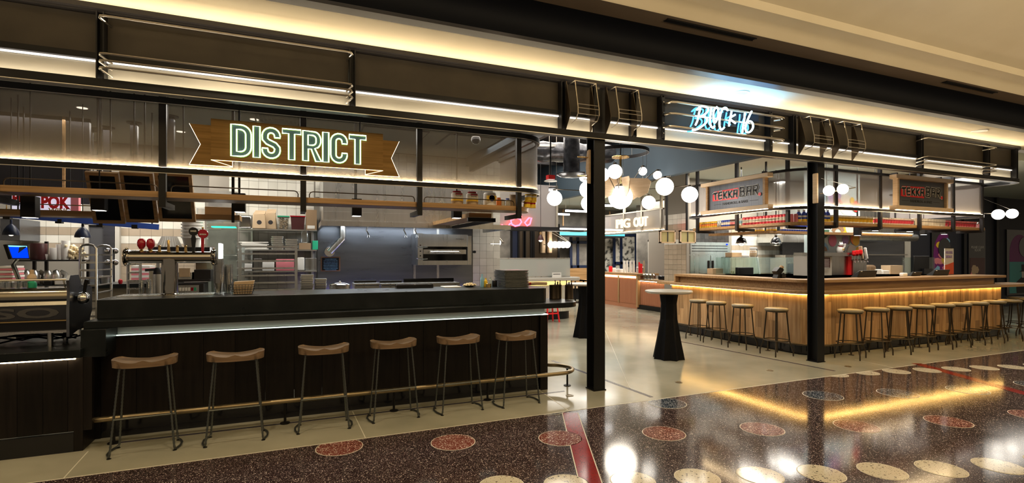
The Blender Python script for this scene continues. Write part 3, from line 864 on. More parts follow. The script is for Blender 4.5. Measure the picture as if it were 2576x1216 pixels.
MB().sweep([(-1.45, 5.575), (2.815, 5.575), (2.815, 6.2)], [(.012, .895), (.012, .902), (.0, .902), (.0, .895)]).build('led_strip', 'led_teal', bar)
random.seed(3)
x = -1.56
pk = None
while x < 2.80:
    w = min(.26, 2.80 - x)
    MB().box(x + .0015, x + w - .0015, 5.553 + random.uniform(0, .002), 5.60, .16, .893).build('plank', 'wood_black', bar)
    x += .26
ep = [(2.80, 5.56)] + arc(2.76, 5.62, .07, -60, 0, 4) + [(2.83, 6.28)]
MB().sweep(ep, [(.0, .0), (.0, .893), (-.03, .893), (-.03, .0)]).build('end_panel', 'wood_black', bar)
MB().box(-1.56, 2.80, 5.57, 5.6, 0, .16).build('toe_kick', 'black_gloss', bar)
MB().box(-1.60, -1.562, 5.56, 6.34, 0, .99).build('end_panel', 'wood_black', bar)
# foot rail
fr = thing('foot_rail', 'antique brass foot rail along the black counter, curving round its right end', 'rail', (.7, 5.38, 0))
fz = .215
MB().tube([(-1.56, 5.38, fz), (2.92, 5.38, fz)] + [(a, b, fz) for a, b in arc(2.92, 5.62, .24, -90, 70, 12)[1:]] + [(2.84, 6.0, fz)], .024, 14).build('rail', 'brass_dull', fr)
for x in (-1.42, .0 - .08, .95, 1.98, 3.11):
    y = 5.38 if x < 3 else 5.60
    MB().lathe([(.045, 0), (.045, .008), (.012, .014), (.011, fz - .02), (.02, fz)], (x, y, 0), 14).build('support', 'steel_black', fr)

# espresso counter at the left
ec = thing('coffee_counter', 'low black stone coffee counter at the left edge with a lit front', 'counter', (-2.6, 5.6, 0))
MB().box(-4.2, -1.60, 5.22, 6.1, .772, .842).build('worktop', 'stone_black', ec, bev=.003)
x = -4.1
while x < -1.66:
    MB().box(x + .0015, x + .1585, 5.28 + random.uniform(0, .002), 5.33, .165, .765).build('plank', 'wood_black', ec); x += .16
MB().box(-1.66, -1.60, 5.275, 5.60, 0.0, .77).build('corner_post', 'wood_black', ec)
MB().box(-4.1, -1.66, 5.272, 5.30, 0, .155).build('toe_kick', 'black_gloss', ec)
MB().box(-4.1, -1.64, 5.245, 5.255, .760, .771).build('led_strip', 'led_warm', ec)

# ---------------------------------------------------------------- saddle stools
def saddle_stool(lab):
    t = thing('saddle_stool', lab, 'stool', (0, 0, 0), 'saddle stools at the black counter')
    # seat: saddle surface grid
    n, k = 20, 10; mb = MB(); W_, D_ = .225, .135; top = []; 
    def out(u, v):
        # super-ellipse edge
        a = abs(u) ** 3.2 + abs(v) ** 3.2
        f_ = 1 if a <= 1 else a ** (-1 / 3.2)
        return u * W_ * f_, v * D_ * f_
    def zt(u, v): return .745 + .022 * (abs(u) ** 2) - .010 * (1 - abs(u)) + .016 * math.exp(-((u / .16) ** 2)) * max(0, .35 - v) - .004 * v * 0
    for j in range(k + 1):
        for i in range(n + 1):
            u, v = i / n * 2 - 1, j / k * 2 - 1
            x_, y_ = out(u, v); mb.v.append((x_, y_, zt(u, v)))
    N_ = len(mb.v)
    for j in range(k + 1):
        for i in range(n + 1):
            x_, y_, z_ = mb.v[j * (n + 1) + i]; mb.v.append((x_ * .98, y_ * .98, .700 + .006 * (abs(i / n * 2 - 1)) ** 2))
    for j in range(k):
        for i in range(n):
            a = j * (n + 1) + i; mb.f.append((a, a + 1, a + n + 2, a + n + 1)); b = a + N_; mb.f.append((b, b + n + 1, b + n + 2, b + 1))
    ring = [i for i in range(n + 1)] + [(j + 1) * (n + 1) - 1 for j in range(1, k + 1)] + [k * (n + 1) + i for i in range(n - 1, -1, -1)] + [j * (n + 1) for j in range(k - 1, 0, -1)]
    for a, b in zip(ring, ring[1:] + ring[:1]): mb.f.append((a, b, b + N_, a + N_))
    mb.build('seat', 'seat_wood', t, smooth=50)
    fr_ = MB()
    for a, b in (((-.16, -.09, .70), (.16, -.09, .70)), ((.16, -.09, .70), (.16, .09, .70)), ((.16, .09, .70), (-.16, .09, .70)), ((-.16, .09, .70), (-.16, -.09, .70))): fr_.bar(a, b, .014, .014)
    fr_.build('seat_frame', 'stool_iron', t)
    # each side: front leg, bowed floor runner, back leg; the ribs of the twisted bar are real relief
    for s in (-1, 1):
        def legpts(p0, p1): 
            return [Vector(p0).lerp(Vector(p1), i / 46) for i in range(47)]
        for (p0, p1) in (((s * .160, -.09, .694), (s * .215, -.135, .035)), ((s * .160, .09, .694), (s * .205, .135, .035))):
            pts = legpts(p0, p1)
            MB().tube(pts, .008, 7, rs=[.0072 if i % 2 else .0095 for i in range(47)]).build('leg', 'stool_iron', t)
        MB().tube([(s * .215, -.135, .035), (s * .219, -.132, .016), (s * .228, -.115, .010), (s * .248, -.05, .010), (s * .250, .04, .010), (s * .228, .115, .010), (s * .210, .132, .016), (s * .205, .135, .035)], .0085, 8).build('floor_runner', 'stool_iron', t)
        MB().lathe([(.016, 0), (.016, .004), (.006, .008)], (s * .219, -.132, 0), 12).build('foot_pad', 'black_plastic', t)
        MB().lathe([(.016, 0), (.016, .004), (.006, .008)], (s * .213, .130, 0), 12).build('foot_pad', 'black_plastic', t)
    for y, z in ((-.118, .30), (.118, .24)):
        w = .193
        pts = [Vector((-w, y, z)).lerp(Vector((w, y, z)), i / 26) for i in range(27)]
        MB().tube(pts, .007, 7, rs=[.0065 if i % 2 else .0085 for i in range(27)]).build('stretcher', 'stool_iron', t)
    return t
ss = saddle_stool('leftmost wooden saddle stool on ribbed iron legs at the black counter')
names_ = ['second', 'third', 'fourth', 'fifth']
pos = [(-1.075, 5.06), (-.47, 5.10), (.255, 5.08), (.90, 5.09), (1.60, 5.12), (2.25, 5.12)]
c4, c5 = on(990, 862, Z=.74), on(1153, 852, Z=.74)
c1, c2, c3, c6 = on(367, 906, Z=.74), on(594, 892, Z=.74), on(815, 876, Z=.74), on(1298, 843, Z=.74)
pos = [(c.x, c.y) for c in (c1, c2, c3, c4, c5, c6)]
ss.location = (*pos[0], 0); ss.rotation_euler = (0, 0, R(3))
for i, (p, rz) in enumerate(zip(pos[1:], (1, -2, 2, 3, 4))):
    dup(ss, (*p, 0), (names_[i] + ' wooden saddle stool from the left at the black counter') if i < 4 else 'rightmost wooden saddle stool at the black counter, by the curved foot rail end', rz=R(rz))

# ---------------------------------------------------------------- item makers
def turned(prof, px, py0, py1, Y, m, name, lab, cat, zb=None, r=None, group=None, n=20, par=None, w=None):
    """a turned object between two pixel heights; prof in unit radius / unit height"""
    x = XA(px, Y); z1 = ZA(px, py0, Y); z0 = ZA(px, py1, Y) if zb is None else zb; h = z1 - z0
    rad = r if r else w * mpp(px, Y) / 2
    mb = MB().lathe([(a * rad, b * h) for a, b in prof], (x, Y, z0), n)
    if par is not None: return mb.build(name, m, par)
    return single(mb, name, m, lab, cat, group)
CYL = [(.96, 0), (1, .03), (1, .97), (.96, 1), (.001, 1)]
CUP = [(.72, 0), (1, .97), (1, 1), (.001, .99)]
TUB = [(.9, 0), (.97, .1), (1, .9), (1, 1), (.001, 1)]
BOTTLE = [(.85, 0), (1, .06), (1, .6), (.9, .7), (.42, .82), (.4, .9), (.46, .91), (.46, 1), (.001, 1)]
def boxed(px0, px1, py0, py1, Y, d, m, name, lab, cat, zb=None, bev=.003, group=None):
    x0, x1, z0, z1 = ext(px0, px1, py0, py1, Y, zb)
    return single(MB().box(x0, x1, Y, Y + d, z0, z1), name, m, lab, cat, group, bev=bev)
def stack(px, w, py0, py1, Y, n, m, name, lab, cat, zb=None, group=None, kind='cup', gname=None, d=None):
    """n nested or piled pieces, each an object of its own"""
    x = XA(px, Y); s = mpp(px, Y); z1 = ZA(px, py0, Y); z0 = ZA(px, py1, Y) if zb is None else zb; H = z1 - z0; rad = w * s / 2
    first = None
    for i in range(n):
        if kind == 'cup':
            ch = H * .35 if n > 1 else H; z = z0 + (H - ch) * i / max(n - 1, 1)
            if first is None:
                first = single(MB().lathe([(rad * .70, 0), (rad * .90, ch * .88), (rad, ch * .88), (rad, ch), (rad * .86, ch), (rad * .66, .004), (.001, .004)], (x, Y, z), 16), name, m, lab, cat, group)
            else: dup(first, (x + random.uniform(-.001, .001), Y, z))
        else:
            ch = H / n; z = z0 + ch * i
            if first is None:
                dd_ = d or rad
                pr = rr(-rad, rad, -dd_, dd_, (.02,) * 4, 3)
                q = MB(); q.prism(pr, lambda u, v, t_: (x + u, Y + v, z + t_), 0, ch * .35); q.prism([(u * 1.04, v * 1.04) for u, v in pr], lambda u, v, t_: (x + u, Y + v, z + t_), ch * .35, ch * .8)
                first = single(q, name, m, lab, cat, group)
            else: dup(first, (x + random.uniform(-.006, .006), Y + random.uniform(-.006, .006), z), rz=R(random.uniform(-2, 2)))
    return first

BT = 1.218
# ---------------------------------------------------------------- beer tower
Yt = 5.95
tw = thing('beer_tower', 'polished T-shaped steel beer tower with tap handles on the counter', 'beer tower', (XA(427, Yt), Yt, BT))
xa, xb, xc = XA(326, Yt), XA(532, Yt), XA(427, Yt); zc = 1.59
MB().cyl((xa, Yt, zc), (xb, Yt, zc), .058, 32).build('crossbar', 'chrome_dark', tw)
MB().lathe([(.10, 0), (.10, .008), (.078, .012), (.070, .02), (.070, zc - BT - .02)], (xc, Yt, BT), 32).build('pillar', 'chrome_dark', tw)
for x, s in ((xa, -1), (xb, 1)):
    cl = MB().lathe([(.058, 0), (.074, .0), (.078, .008), (.074, .02), (.062, .024), (.078, .028), (.078, .04), (.05, .046), (.001, .048)], (0, 0, 0), 28, axis='x')
    cl.v = [(x + a * s, Yt + b, zc + c) for a, b, c in cl.v]; e_ = cl.build('end_clamp', 'chrome_dark', tw)
    for k in range(5): a = R(72 * k + 20); MB().ball((x + s * .022, Yt + .082 * math.cos(a), zc + .082 * math.sin(a)), .014, 10).build('clamp_bolt', 'chrome_dark', e_)
for px, py in ((356, 604), (379, 604)):
    x = XA(px, Yt); z = zc + .055
    h = MB().lathe([(.018, .025), (.034, .055), (.036, .085), (.030, .11), (.018, .124), (.001, .126)], (x, Yt, z), 20).build('tap_handle', 'red_gloss', tw, label='dark red egg-shaped tap handle')
    MB().lathe([(.016, 0), (.018, .012), (.010, .02), (.014, .03)], (x, Yt, z), 14).build('collar', 'brass', h)
for px, hh in ((401, .062), (424, .115), (446, .062), (467, .062)):
    x = XA(px, Yt); MB().lathe([(.013, 0), (.015, .01), (.011, hh * .5), (.014, hh * .9), (.008, hh), (.001, hh)], (x, Yt, zc + .055), 14).build('tap_handle', 'brass', tw, label='small brass tap lever')
x = XA(487, Yt)
h = MB().prism([(-.011, 0), (.011, 0), (.021, .13), (.010, .175), (-.010, .175), (-.021, .13)], lambda u, v, t_: (x + u, Yt + t_, zc + .055 + v), -.01, .01).build('tap_handle', 'black_gloss', tw, label='tall black paddle tap handle with round badge')
MB().lathe([(.040, -.008), (.043, 0), (.040, .008), (.001, .008)], (x, Yt, zc + .262 - .005), 24, axis='y').build('badge', 'black_plastic', h)
MB().lathe([(.040, -.009), (.042, 0), (.001, .009)], (x, Yt, zc + .257), 24, axis='y')
text(MB(), 'DANGER', .05, .016, (x - .025, Yt - .0095, zc + .252), bold=.02).build('badge_lettering', 'white_paper', h)
x = XA(510, Yt)
h = MB().prism([(-.011, 0), (.011, 0), (.014, .15), (-.014, .15)], lambda u, v, t_: (x + u, Yt + t_, zc + .055 + v), -.009, .009).build('tap_handle', 'red_gloss', tw, label='tall red tap handle with round badge')
MB().lathe([(.043, -.008), (.047, 0), (.043, .008), (.001, .008)], (x + .003, Yt, zc + .235), 24, axis='y').build('badge', 'red_gloss', h)
MB().lathe([(.034, -.010), (.034, -.008), (.001, -.008)], (x + .003, Yt, zc + .235), 24, axis='y').build('badge_face', 'black_plastic', h)
text(MB(), 'REVISION', .056, .013, (x - .025, Yt - .012, zc + .222), bold=.02).build('badge_lettering', 'white_paper', h)
MB().ball((x, Yt, zc + .292), .011, 10).build('finial', 'brass', h)
# drip tray
dt = thing('drip_tray', 'long perforated steel drip tray set on the counter around the beer tower', 'tray', (xc, 6.0, BT))
MB().box(XA(300, Yt), XA(540, Yt), 5.86, 6.10, BT, BT + .006).build('pan', 'steel', dt)
for k in range(26):
    q = XA(300, Yt) + .03 + k * .042
    if q < XA(536, Yt): MB().box(q, q + .006, 5.88, 6.08, BT + .006, BT + .010).build('bar', 'steel', dt)

random.seed(5)
stack(550, 25, 652, 744, 6.0, 14, 'plastic_clear', 'plastic_cup', 'clear plastic cup nested in the tall stack right of the beer tower', 'cup', BT, 'tall stack of clear cups')
stack(573, 24, 666, 743, 6.12, 12, 'plastic_clear', 'plastic_cup', 'clear plastic cup nested in the shorter stack beside the wire basket', 'cup', BT, 'shorter stack of clear cups')
# wire basket
wb = thing('wire_basket', 'small black wire basket lined with kraft paper on the counter', 'basket', (XA(611, 5.85), 5.85, BT)); bx = WL[wb.name]
w0, w1 = .085, .115
for k in range(5):
    f = w0 + (w1 - w0) * k / 4; z = BT + .004 + .095 * k / 4
    MB().tube([(bx.x - f, 5.85 - f * .7, z), (bx.x + f, 5.85 - f * .7, z), (bx.x + f, 5.85 + f * .7, z), (bx.x - f, 5.85 + f * .7, z)], .0028, 5, closed=True).build('wire', 'black_plastic', wb)
for k in range(-4, 5):
    a = k / 4
    for s in (-1, 1): MB().cyl((bx.x + a * w0, 5.85 + s * w0 * .7, BT + .004), (bx.x + a * w1, 5.85 + s * w1 * .7, BT + .10), .002, 5).build('wire', 'black_plastic', wb)
MB().hexa([(bx.x - .08, 5.80, BT + .004), (bx.x + .08, 5.80, BT + .004), (bx.x + .08, 5.90, BT + .004), (bx.x - .08, 5.90, BT + .004), (bx.x - .075, 5.79, BT + .125), (bx.x + .105, 5.79, BT + .135), (bx.x + .105, 5.90, BT + .135), (bx.x - .075, 5.90, BT + .125)]).build('paper_liner', 'kraft', wb)
# tray stack and bar-top odds
stack(1286, 62, 679, 722, 6.02, 14, 'grey_tray', 'serving_tray', 'dark grey serving tray in the tall pile near the counter end', 'tray', BT, 'pile of serving trays', kind='plate', d=.19)
for px, h0, m_, l in ((1213, 690, 'sky', 'tall pale blue tube bottle among the condiments'), (1222, 700, 'yellow', 'yellow squeeze bottle among the condiments'), (1234, 698, 'glass_sheet', 'clear bottle among the condiments')):
    turned(BOTTLE, px, h0, 727, 6.0, m_, 'condiment_bottle', l, 'bottle', BT, w=9)
turned(CYL, 1244, 706, 727, 6.05, 'black_plastic', 'black_cup', 'small black cup beside the tray pile', 'cup', BT, w=13)
turned(CYL, 1229, 714, 727, 5.95, 'brass', 'spice_jar', 'short copper coloured jar among the condiments', 'jar', BT, w=14)
r_ = thing('rolled_towel', 'pale rolled towel with a red end lying behind the tray pile', 'towel', (XA(1350, 6.1), 6.1, BT))
MB().tube([(XA(1335, 6.1), 6.1, BT + .022), (XA(1350, 6.1), 6.1, BT + .024), (XA(1375, 6.1), 6.1, BT + .02)], .021, 10).build('towel', 'kraft', r_)
MB().cyl((XA(1322, 6.1), 6.1, BT + .02), (XA(1335, 6.1), 6.1, BT + .022), .02, 10).build('end', 'red_gloss', r_)
for i, px in enumerate((1391, 1408, 1430)):
    p = on(px, 752, Z=1.05); rd = .052
    t = thing('cutlery_canister', ['dark metal cutlery canister on the ledge end, left one', 'dark metal cutlery canister on the ledge end, middle one', 'dark metal cutlery canister on the ledge end, right one'][i], 'canister', (p.x - .02, p.y - .05, 1.05), 'canisters on the ledge end')
    if i == 1: t.location.y += .07; WL[t.name] = t.location.copy()
    c_ = WL[t.name]
    MB().lathe([(rd, 0), (rd * 1.03, .005), (rd, .012), (rd, .17), (rd * 1.03, .175), (rd * 1.03, .182), (rd * .93, .182), (rd * .93, .02), (.001, .02)], c_, 24).build('body', 'bronze_dark', t)
    if i:
        for k in range(6):
            a = k * 1.05; MB().cyl((c_.x + .02 * math.cos(a), c_.y + .02 * math.sin(a), 1.08), (c_.x + .04 * math.cos(a), c_.y + .035 * math.sin(a), 1.05 + .20 + .02 * (k % 3)), .006, 6).build('handle', 'black_plastic', t)

# ---------------------------------------------------------------- espresso machine
Ye = 5.42; CZ = .842
em = thing('espresso_machine', 'large chrome and black espresso machine reading NESSO at the left edge', 'coffee machine', (-2.4, 5.6, CZ))
xr = XA(172, Ye); zt_, zm = ZA(172, 735, Ye), ZA(172, 835, Ye)
xl = -3.6
Yb = Ye + .5
YZ = lambda pts, x0, x1, nm, m_, **k: MB().prism(pts, lambda u, v, t_: (t_, u, v), x0, x1).build(nm, m_, em, **k)
YZ([(Ye + .02, .975), (Ye + .10, .955), (Yb, .955), (Yb, 1.33), (Ye + .06, 1.33), (Ye + .02, 1.28)], xl, xr, 'body', 'black_gloss')
YZ([(Ye - .02, 1.245), (Ye - .02, 1.30), (Ye + .02, 1.335), (Ye + .10, 1.335), (Ye + .10, 1.245)], xl, xr, 'hood', 'steel_smoked', smooth=60)
YZ([(Ye - .005, 1.075), (Ye - .005, 1.19), (Ye + .04, 1.19), (Ye + .04, 1.075)], xl, xr, 'front_panel', 'black_enamel')
YZ([(Ye - .012, 1.195), (Ye - .005, 1.225), (Ye + .03, 1.225), (Ye + .03, 1.195)], xl, xr, 'trim_bar', 'steel')
YZ([(Ye - .01, 1.06), (Ye - .01, 1.07), (Ye + .03, 1.07), (Ye + .03, 1.06)], xl, xr, 'trim_bar', 'brass')
YZ([(Ye - .01, .965), (Ye - .01, .985), (Ye + .03, .985), (Ye + .03, .965)], xl, xr, 'trim_bar', 'steel')
text(MB(), 'NESSO', 1.02, .085, (-2.82, Ye - .008, 1.09), bold=.03).build('lettering', 'ink_grey', em)
MB().tube([(xl, Ye - .01, 1.405), (xr - .01, Ye - .01, 1.405)], .009, 10).build('cup_rail', 'chrome', em)
for x in (-2.9, -2.3, xr - .03): MB().cyl((x, Ye - .01, 1.405), (x, Ye + .03, 1.335), .006, 8).build('rail_post', 'chrome', em)
sp_ = [(Ye - .04, .93), (Ye + .10, .955), (Yb - .1, 1.0), (Yb - .02, 1.10), (Yb - .02, 1.32), (Ye + .22, 1.35), (Ye + .16, 1.44), (Ye - .02, 1.44), (Ye - .05, 1.40), (Ye - .03, 1.3), (Ye - .045, 1.15)]
MB().prism(sp_, lambda u, v, t_: (xr + t_, u, v), 0, .02).build('side_panel', 'steel_wall', em)
sk = MB().lathe([(.012, 0), (.05, .02), (.055, .045), (.048, .07), (.03, .085), (.001, .088)], (0, 0, 0), 20, axis='x')
sk.v = [(xr + .02 + a, Ye + .12 + b, 1.24 + c) for a, b, c in sk.v]; kn = sk.build('steam_valve', 'chrome', em)
MB().tube([(xr + .07, Ye + .12, 1.27), (xr + .085, Ye + .10, 1.36), (xr + .10, Ye + .09, 1.40)], .012, 10, rs=[.012, .014, .017]).build('lever', 'black_plastic', kn)
MB().tube([(xr + .05, Ye + .2, .98), (xr + .22, Ye + .2, 1.0)], .035, 14).build('drain_spout', 'black_plastic', em)
for x in (xr - .16, -2.9): 
    for y in (Ye + .12, Yb - .06): MB().cyl((x, y, CZ), (x, y, .96), .02, 14).build('leg', 'steel', em)
MB().box(xr + .05, xr + .26, Ye + .10, Ye + .4, CZ, CZ + .022).build('drip_base', 'black_plastic', em)
# things on top of it
gl = None
for i, (px, w) in enumerate(((6, 16), (22, 15), (38, 14), (52, 14), (66, 13), (14, 13), (45, 13))):
    Y = Ye + .08 + .12 * (i > 4)
    o = turned([(.8, 0), (.95, .1), (1, 1), (.92, 1), (.85, .12), (.001, .1)], px, 711 if i < 5 else 705, 735, Y, 'plastic_clear', 'espresso_glass', 'small clear glass on top of the espresso machine', 'glass', 1.337, w=w, group='glasses on the espresso machine')
wk = thing('bamboo_whisk', 'bamboo matcha whisk on a green stand on top of the espresso machine', 'whisk', (XA(80, Ye + .1), Ye + .1, 1.337)); c_ = WL[wk.name]
MB().lathe([(.030, 0), (.034, .02), (.030, .045), (.018, .055)], c_, 18).build('stand', 'green_plastic', wk)
MB().lathe([(.018, .055), (.032, .075), (.028, .10), (.015, .115), (.014, .15), (.001, .15)], c_, 18).build('whisk', 'kraft', wk)
# cable loops under the machine
for i in range(4):
    y = 5.75 + .05 * i; m_ = MB(); pts = []
    for k in range(22): a = k / 21; pts.append((-2.9 + a * 1.1, y + .05 * math.sin(a * 9 + i), CZ + .012 + .05 * abs(math.sin(a * 6 + i * 1.3))))
    single(m_.tube(pts, .008, 6), 'cable', 'black_plastic', 'loose black cable lying under the espresso machine', 'cable', 'cables under the espresso machine')

# ================================================================ NEAR KITCHEN
BW = 9.3
kw = struct(MB().box(XA(800, BW) - 1.6, XA(1222, BW) + .1, BW, BW + .12, 0, 3.45), 'wall_kitchen', 'grout', smooth=0)
kw2 = struct(MB().box(-8, -1.3, 10.25, 10.37, 0, 3.45), 'wall_rear_kitchen', 'grout', smooth=0)
def tiles(wall, x0, x1, z0, z1, y, s, mfun, gapx=.004, hgt=None, holes=(), limit=400, th=.008):
    """wall tiles, each a piece of its own, sharing mesh data"""
    base = {}; h = hgt or s; n = 0
    nx = int((x1 - x0) / s + 1e-4); nz = int((z1 - z0) / h + 1e-4)
    for k in range(nz):
        for i in range(nx):
            xx, zz = x0 + i * s, z0 + k * h
            if any(a < xx + s / 2 < b and c < zz + h / 2 < d for a, b, c, d in holes): continue
            m_ = mfun(zz); key = m_
            if key not in base:
                mb = MB().box(0, s - gapx, -th, 0, 0, h - gapx)
                o = mb.build('tile', m_, wall, smooth=0, world=False); base[key] = o.data
            else:
                o = bpy.data.objects.new('tile', base[key]); COL.objects.link(o); o.parent = wall
            o.location = (xx, y + random.uniform(-.0012, .0012), zz); n += 1
    return n
# upper wall behind the canopy (seen through the gauze) and strip beside the hood
xh0, xh1 = .33, 3.0
tiles(kw, -.95, xh0 - .02, 1.0, 3.43, BW, .14, lambda z: 'tile_white')
tiles(kw, .33, 3.72, 2.6, 3.44, BW, .14, lambda z: 'tile_white')
tiles(kw, 3.12, 3.72, 1.0, 2.6, BW, .14, lambda z: 'tile_white')
def band(z): return 'tile_beige' if (1.86 < z < 2.02 or z < 1.78) else 'tile_white'
tiles(kw2, XA(52, 10.25), XA(226, 10.25), 1.56, 2.62, 10.25, .155, band, hgt=.125)
tiles(kw2, XA(296, 10.25), -1.35, 1.185, 2.62, 10.25, .155, band, hgt=.125)
# rear doorway
dx0, dx1 = XA(228, 10.25), XA(294, 10.25)
d1 = thing('door_1', 'grey steel kitchen door with round portholes at the left', 'door', ((dx0 + dx1) / 2, 10.2, 0)); d1['kind'] = 'structure'
MB().box(dx0 - .0, dx1, 10.19, 10.24, 0, 2.12).build('opening', 'ink_grey', d1)
for a, b in ((dx0 - .05, dx0), (dx1, dx1 + .06)): MB().box(a, b, 10.15, 10.24, 0, 2.15).build('jamb', 'quartz', d1)
MB().box(dx0 - .05, dx1 + .06, 10.15, 10.24, 2.10, 2.17).build('head', 'quartz', d1)
lf = MB().box(XA(262, 10.2), dx1 - .01, 10.16, 10.19, 0, 2.1).build('leaf', 'steel_wall', d1)
for px in (271, 281, 290):
    for py in (632, 661): 
        q = on(px, py, Y=10.15); MB().lathe([(.035, -.006), (.045, 0), (.035, .006), (.001, .006)], (q.x, 10.15, q.z), 16, axis='y').build('porthole', 'chrome', lf)
# stainless backsplash and hood
sw = thing('steel_backsplash', 'wall of stainless steel sheets behind the cooking line', 'backsplash', (1.7, 9.24, .9))
for a, b in ((.36, 1.98), (2.03, 2.42), (2.45, 3.10)): MB().box(a, b, 9.265, 9.285, .9, 2.2).build('sheet', 'steel_wall', sw)
for x in (2.005, 2.435): MB().box(x - .022, x + .022, 9.258, 9.284, .9, 2.2).build('seam_strip', 'steel', sw)
hd = thing('extractor_hood', 'big stainless extractor hood over the cooking line', 'hood', (1.7, 8.7, 2.08))
hx0, hx1 = .36, 3.05
hp = [(8.02, 2.12), (8.02, 2.26), (8.03, 2.262), (8.03, 2.82), (9.25, 2.82), (9.25, 2.12)]
MB().prism(hp, lambda u, v, t_: (t_, u, v), hx0 + .03, hx1).build('canopy_front', 'steel', hd)
mb = MB(); mb.box(hx0, 3.35, 7.97, 8.02, 2.045, 2.12); mb.box(hx0, hx0 + .04, 8.02, 9.24, 2.045, 2.12); mb.box(3.30, 3.35, 8.02, 9.24, 2.045, 2.12)
mb.build('rim', 'steel', hd)
MB().box(hx0 + .04, 3.3, 8.04, 9.24, 2.119, 2.125).build('underside', 'steel_wall', hd)
MB().box(hx0 + .3, hx1 - .4, 8.68, 8.72, 2.116, 2.119).build('hood_lamp', 'led_white', hd)
q = on(1071, 536, Y=8.10); MB().prism([(-.06, 0), (-.03, -.022), (.03, -.022), (.06, 0), (.03, .022), (-.03, .022)], lambda u, v, t_: (q.x + u, 8.115 + t_, q.z + v), -.004, 0).build('maker_plate', 'blue', hd)
# duct elbow
t = thing('duct_elbow', 'small round steel pipe bending down from the left end of the hood', 'pipe', (on(862, 575, Y=8.95).x, 8.95, 1.7))
a_, b_, c_ = on(862, 566, Y=8.95), on(862, 600, Y=8.95), on(830, 634, Y=9.0)
MB().tube([a_, b_ + Vector((0, 0, .03)), b_, c_], .05, 16).build('pipe', 'steel', t); MB().lathe([(.06, -.03), (.085, 0), (.08, .02), (.001, .02)], (c_.x, 9.1, c_.z), 20, axis='y').build('flange', 'chrome', t)
# notice board
t = thing('notice_sign', 'small black allergy notice in a copper frame on the steel wall', 'sign', (on(831, 664, Y=9.24).x, 9.24, on(831, 684, Y=9.24).z))
x0, x1, z0, z1 = ext(807, 856, 646, 683, 9.24)
MB().box(x0, x1, 9.235, 9.262, z0, z1).build('frame', 'walnut', t); MB().box(x0 + .02, x1 - .02, 9.230, 9.24, z0 + .02, z1 - .02).build('board', 'black_plastic', t)
wd = ['THOROUGHLY COOKING FOODS OF', 'ANIMAL ORIGIN SUCH AS BEEF, EGGS,', 'FISH, LAMB, MILK, POULTRY, OR', 'SHELLFISH REDUCES THE RISK OF FOOD', 'BORNE ILLNESS. INDIVIDUALS WITH', 'CERTAIN HEALTH CONDITIONS MAY BE AT', 'HIGHER RISK IF THESE FOODS ARE', 'CONSUMED RAW OR UNDERCOOKED.']
for k, l in enumerate(wd): text(MB(), l, (x1 - x0) * (.72 if len(l) > 28 else .6), .014, ((x0 + x1) / 2 - (x1 - x0) * (.36 if len(l) > 28 else .3), 9.229, z1 - .05 - k * .026)).build('text_line', 'sky', t)
# salamander broiler
Yg = 8.75
x0, x1, z0, z1 = ext(1051, 1186, 590, 667, Yg)
t = thing('broiler', 'stainless salamander broiler with a bar handle under the hood', 'oven', ((x0 + x1) / 2, Yg, z0)); 
xs0 = x0 + .09
MB().box(x0, xs0, Yg + .0, 9.262, z0, z1 + .01).build('control_side', 'steel', t)
MB().box(xs0, x1 - .06, Yg + .02, 9.262, z0 + (z1 - z0) * .60, z1).build('upper_housing', 'steel', t)
MB().box(xs0, x1 - .06, Yg + .16, 9.262, z0 + .07, z0 + (z1 - z0) * .60).build('mouth', 'black_gloss', t)
MB().box(x1 - .07, x1, Yg, 9.262, z0, z1 - .02).build('right_side', 'steel', t)
MB().box(xs0, x1 - .06, Yg + .01, 9.262, z0, z0 + .075).build('lower_housing', 'steel', t)
MB().box(xs0 + .02, x1 - .08, Yg + .05, Yg + .12, z0 + .19, z0 + .27).build('grid_front', 'steel', t)
MB().cyl((xs0 + .12, Yg - .03, z0 + .225), (x1 - .22, Yg - .03, z0 + .225), .016, 12).build('handle', 'chrome', t)
for x in (xs0 + .12, x1 - .22): MB().cyl((x, Yg - .035, z0 + .225), (x, Yg + .06, z0 + .225), .022, 12).build('handle_bracket', 'chrome', t)
MB().lathe([(.02, 0), (.026, .03), (.02, .05), (.001, .05)], (x1 + .03, Yg, z0 + .23), 12, axis='x').build('knob', 'black_plastic', t)
for z in (.10, .16, .24, .34): MB().lathe([(.012, -.012), (.012, 0), (.001, .0)], (x0 + .045, Yg, z0 + z), 10, axis='y').build('button', 'red_gloss' if z > .3 else 'chrome', t)
for k in (.08, .28): MB().tube([(x0 - .02, Yg - .02, z0 + k + .04), (x0 + .05, Yg - .05, z0 + k + .02), (x0 + .16, Yg - .04, z0 + k + .03)], .01, 8).build('hose', 'chrome', t)
text(MB(), 'montague', .14, .022, (x1 - .28, Yg + .018, z1 - .09)).build('badge', 'black_plastic', t)
# nozzles and a spray hose
for px, l in ((926, 'left fire nozzle under the hood rim'), (1020, 'middle fire nozzle under the hood rim'), (1048, 'right fire nozzle under the hood rim')):
    p0 = on(px, 568, Y=8.4); s = mpp(px, 8.4)
    t = thing('fire_nozzle', l, 'nozzle', (p0.x, 8.4, 2.0))
    MB().tube([(p0.x, 8.4, 2.18), (p0.x, 8.4, p0.z), (p0.x - 4 * s, 8.4, p0.z - 12 * s), (p0.x + 1 * s, 8.4, p0.z - 22 * s)], .010, 8).build('pipe', 'chrome', t)
    MB().lathe([(.020, 0), (.012, .03), (.008, .05)], (p0.x + 1 * s, 8.4, p0.z - 30 * s), 10).build('nozzle', 'chrome', t)
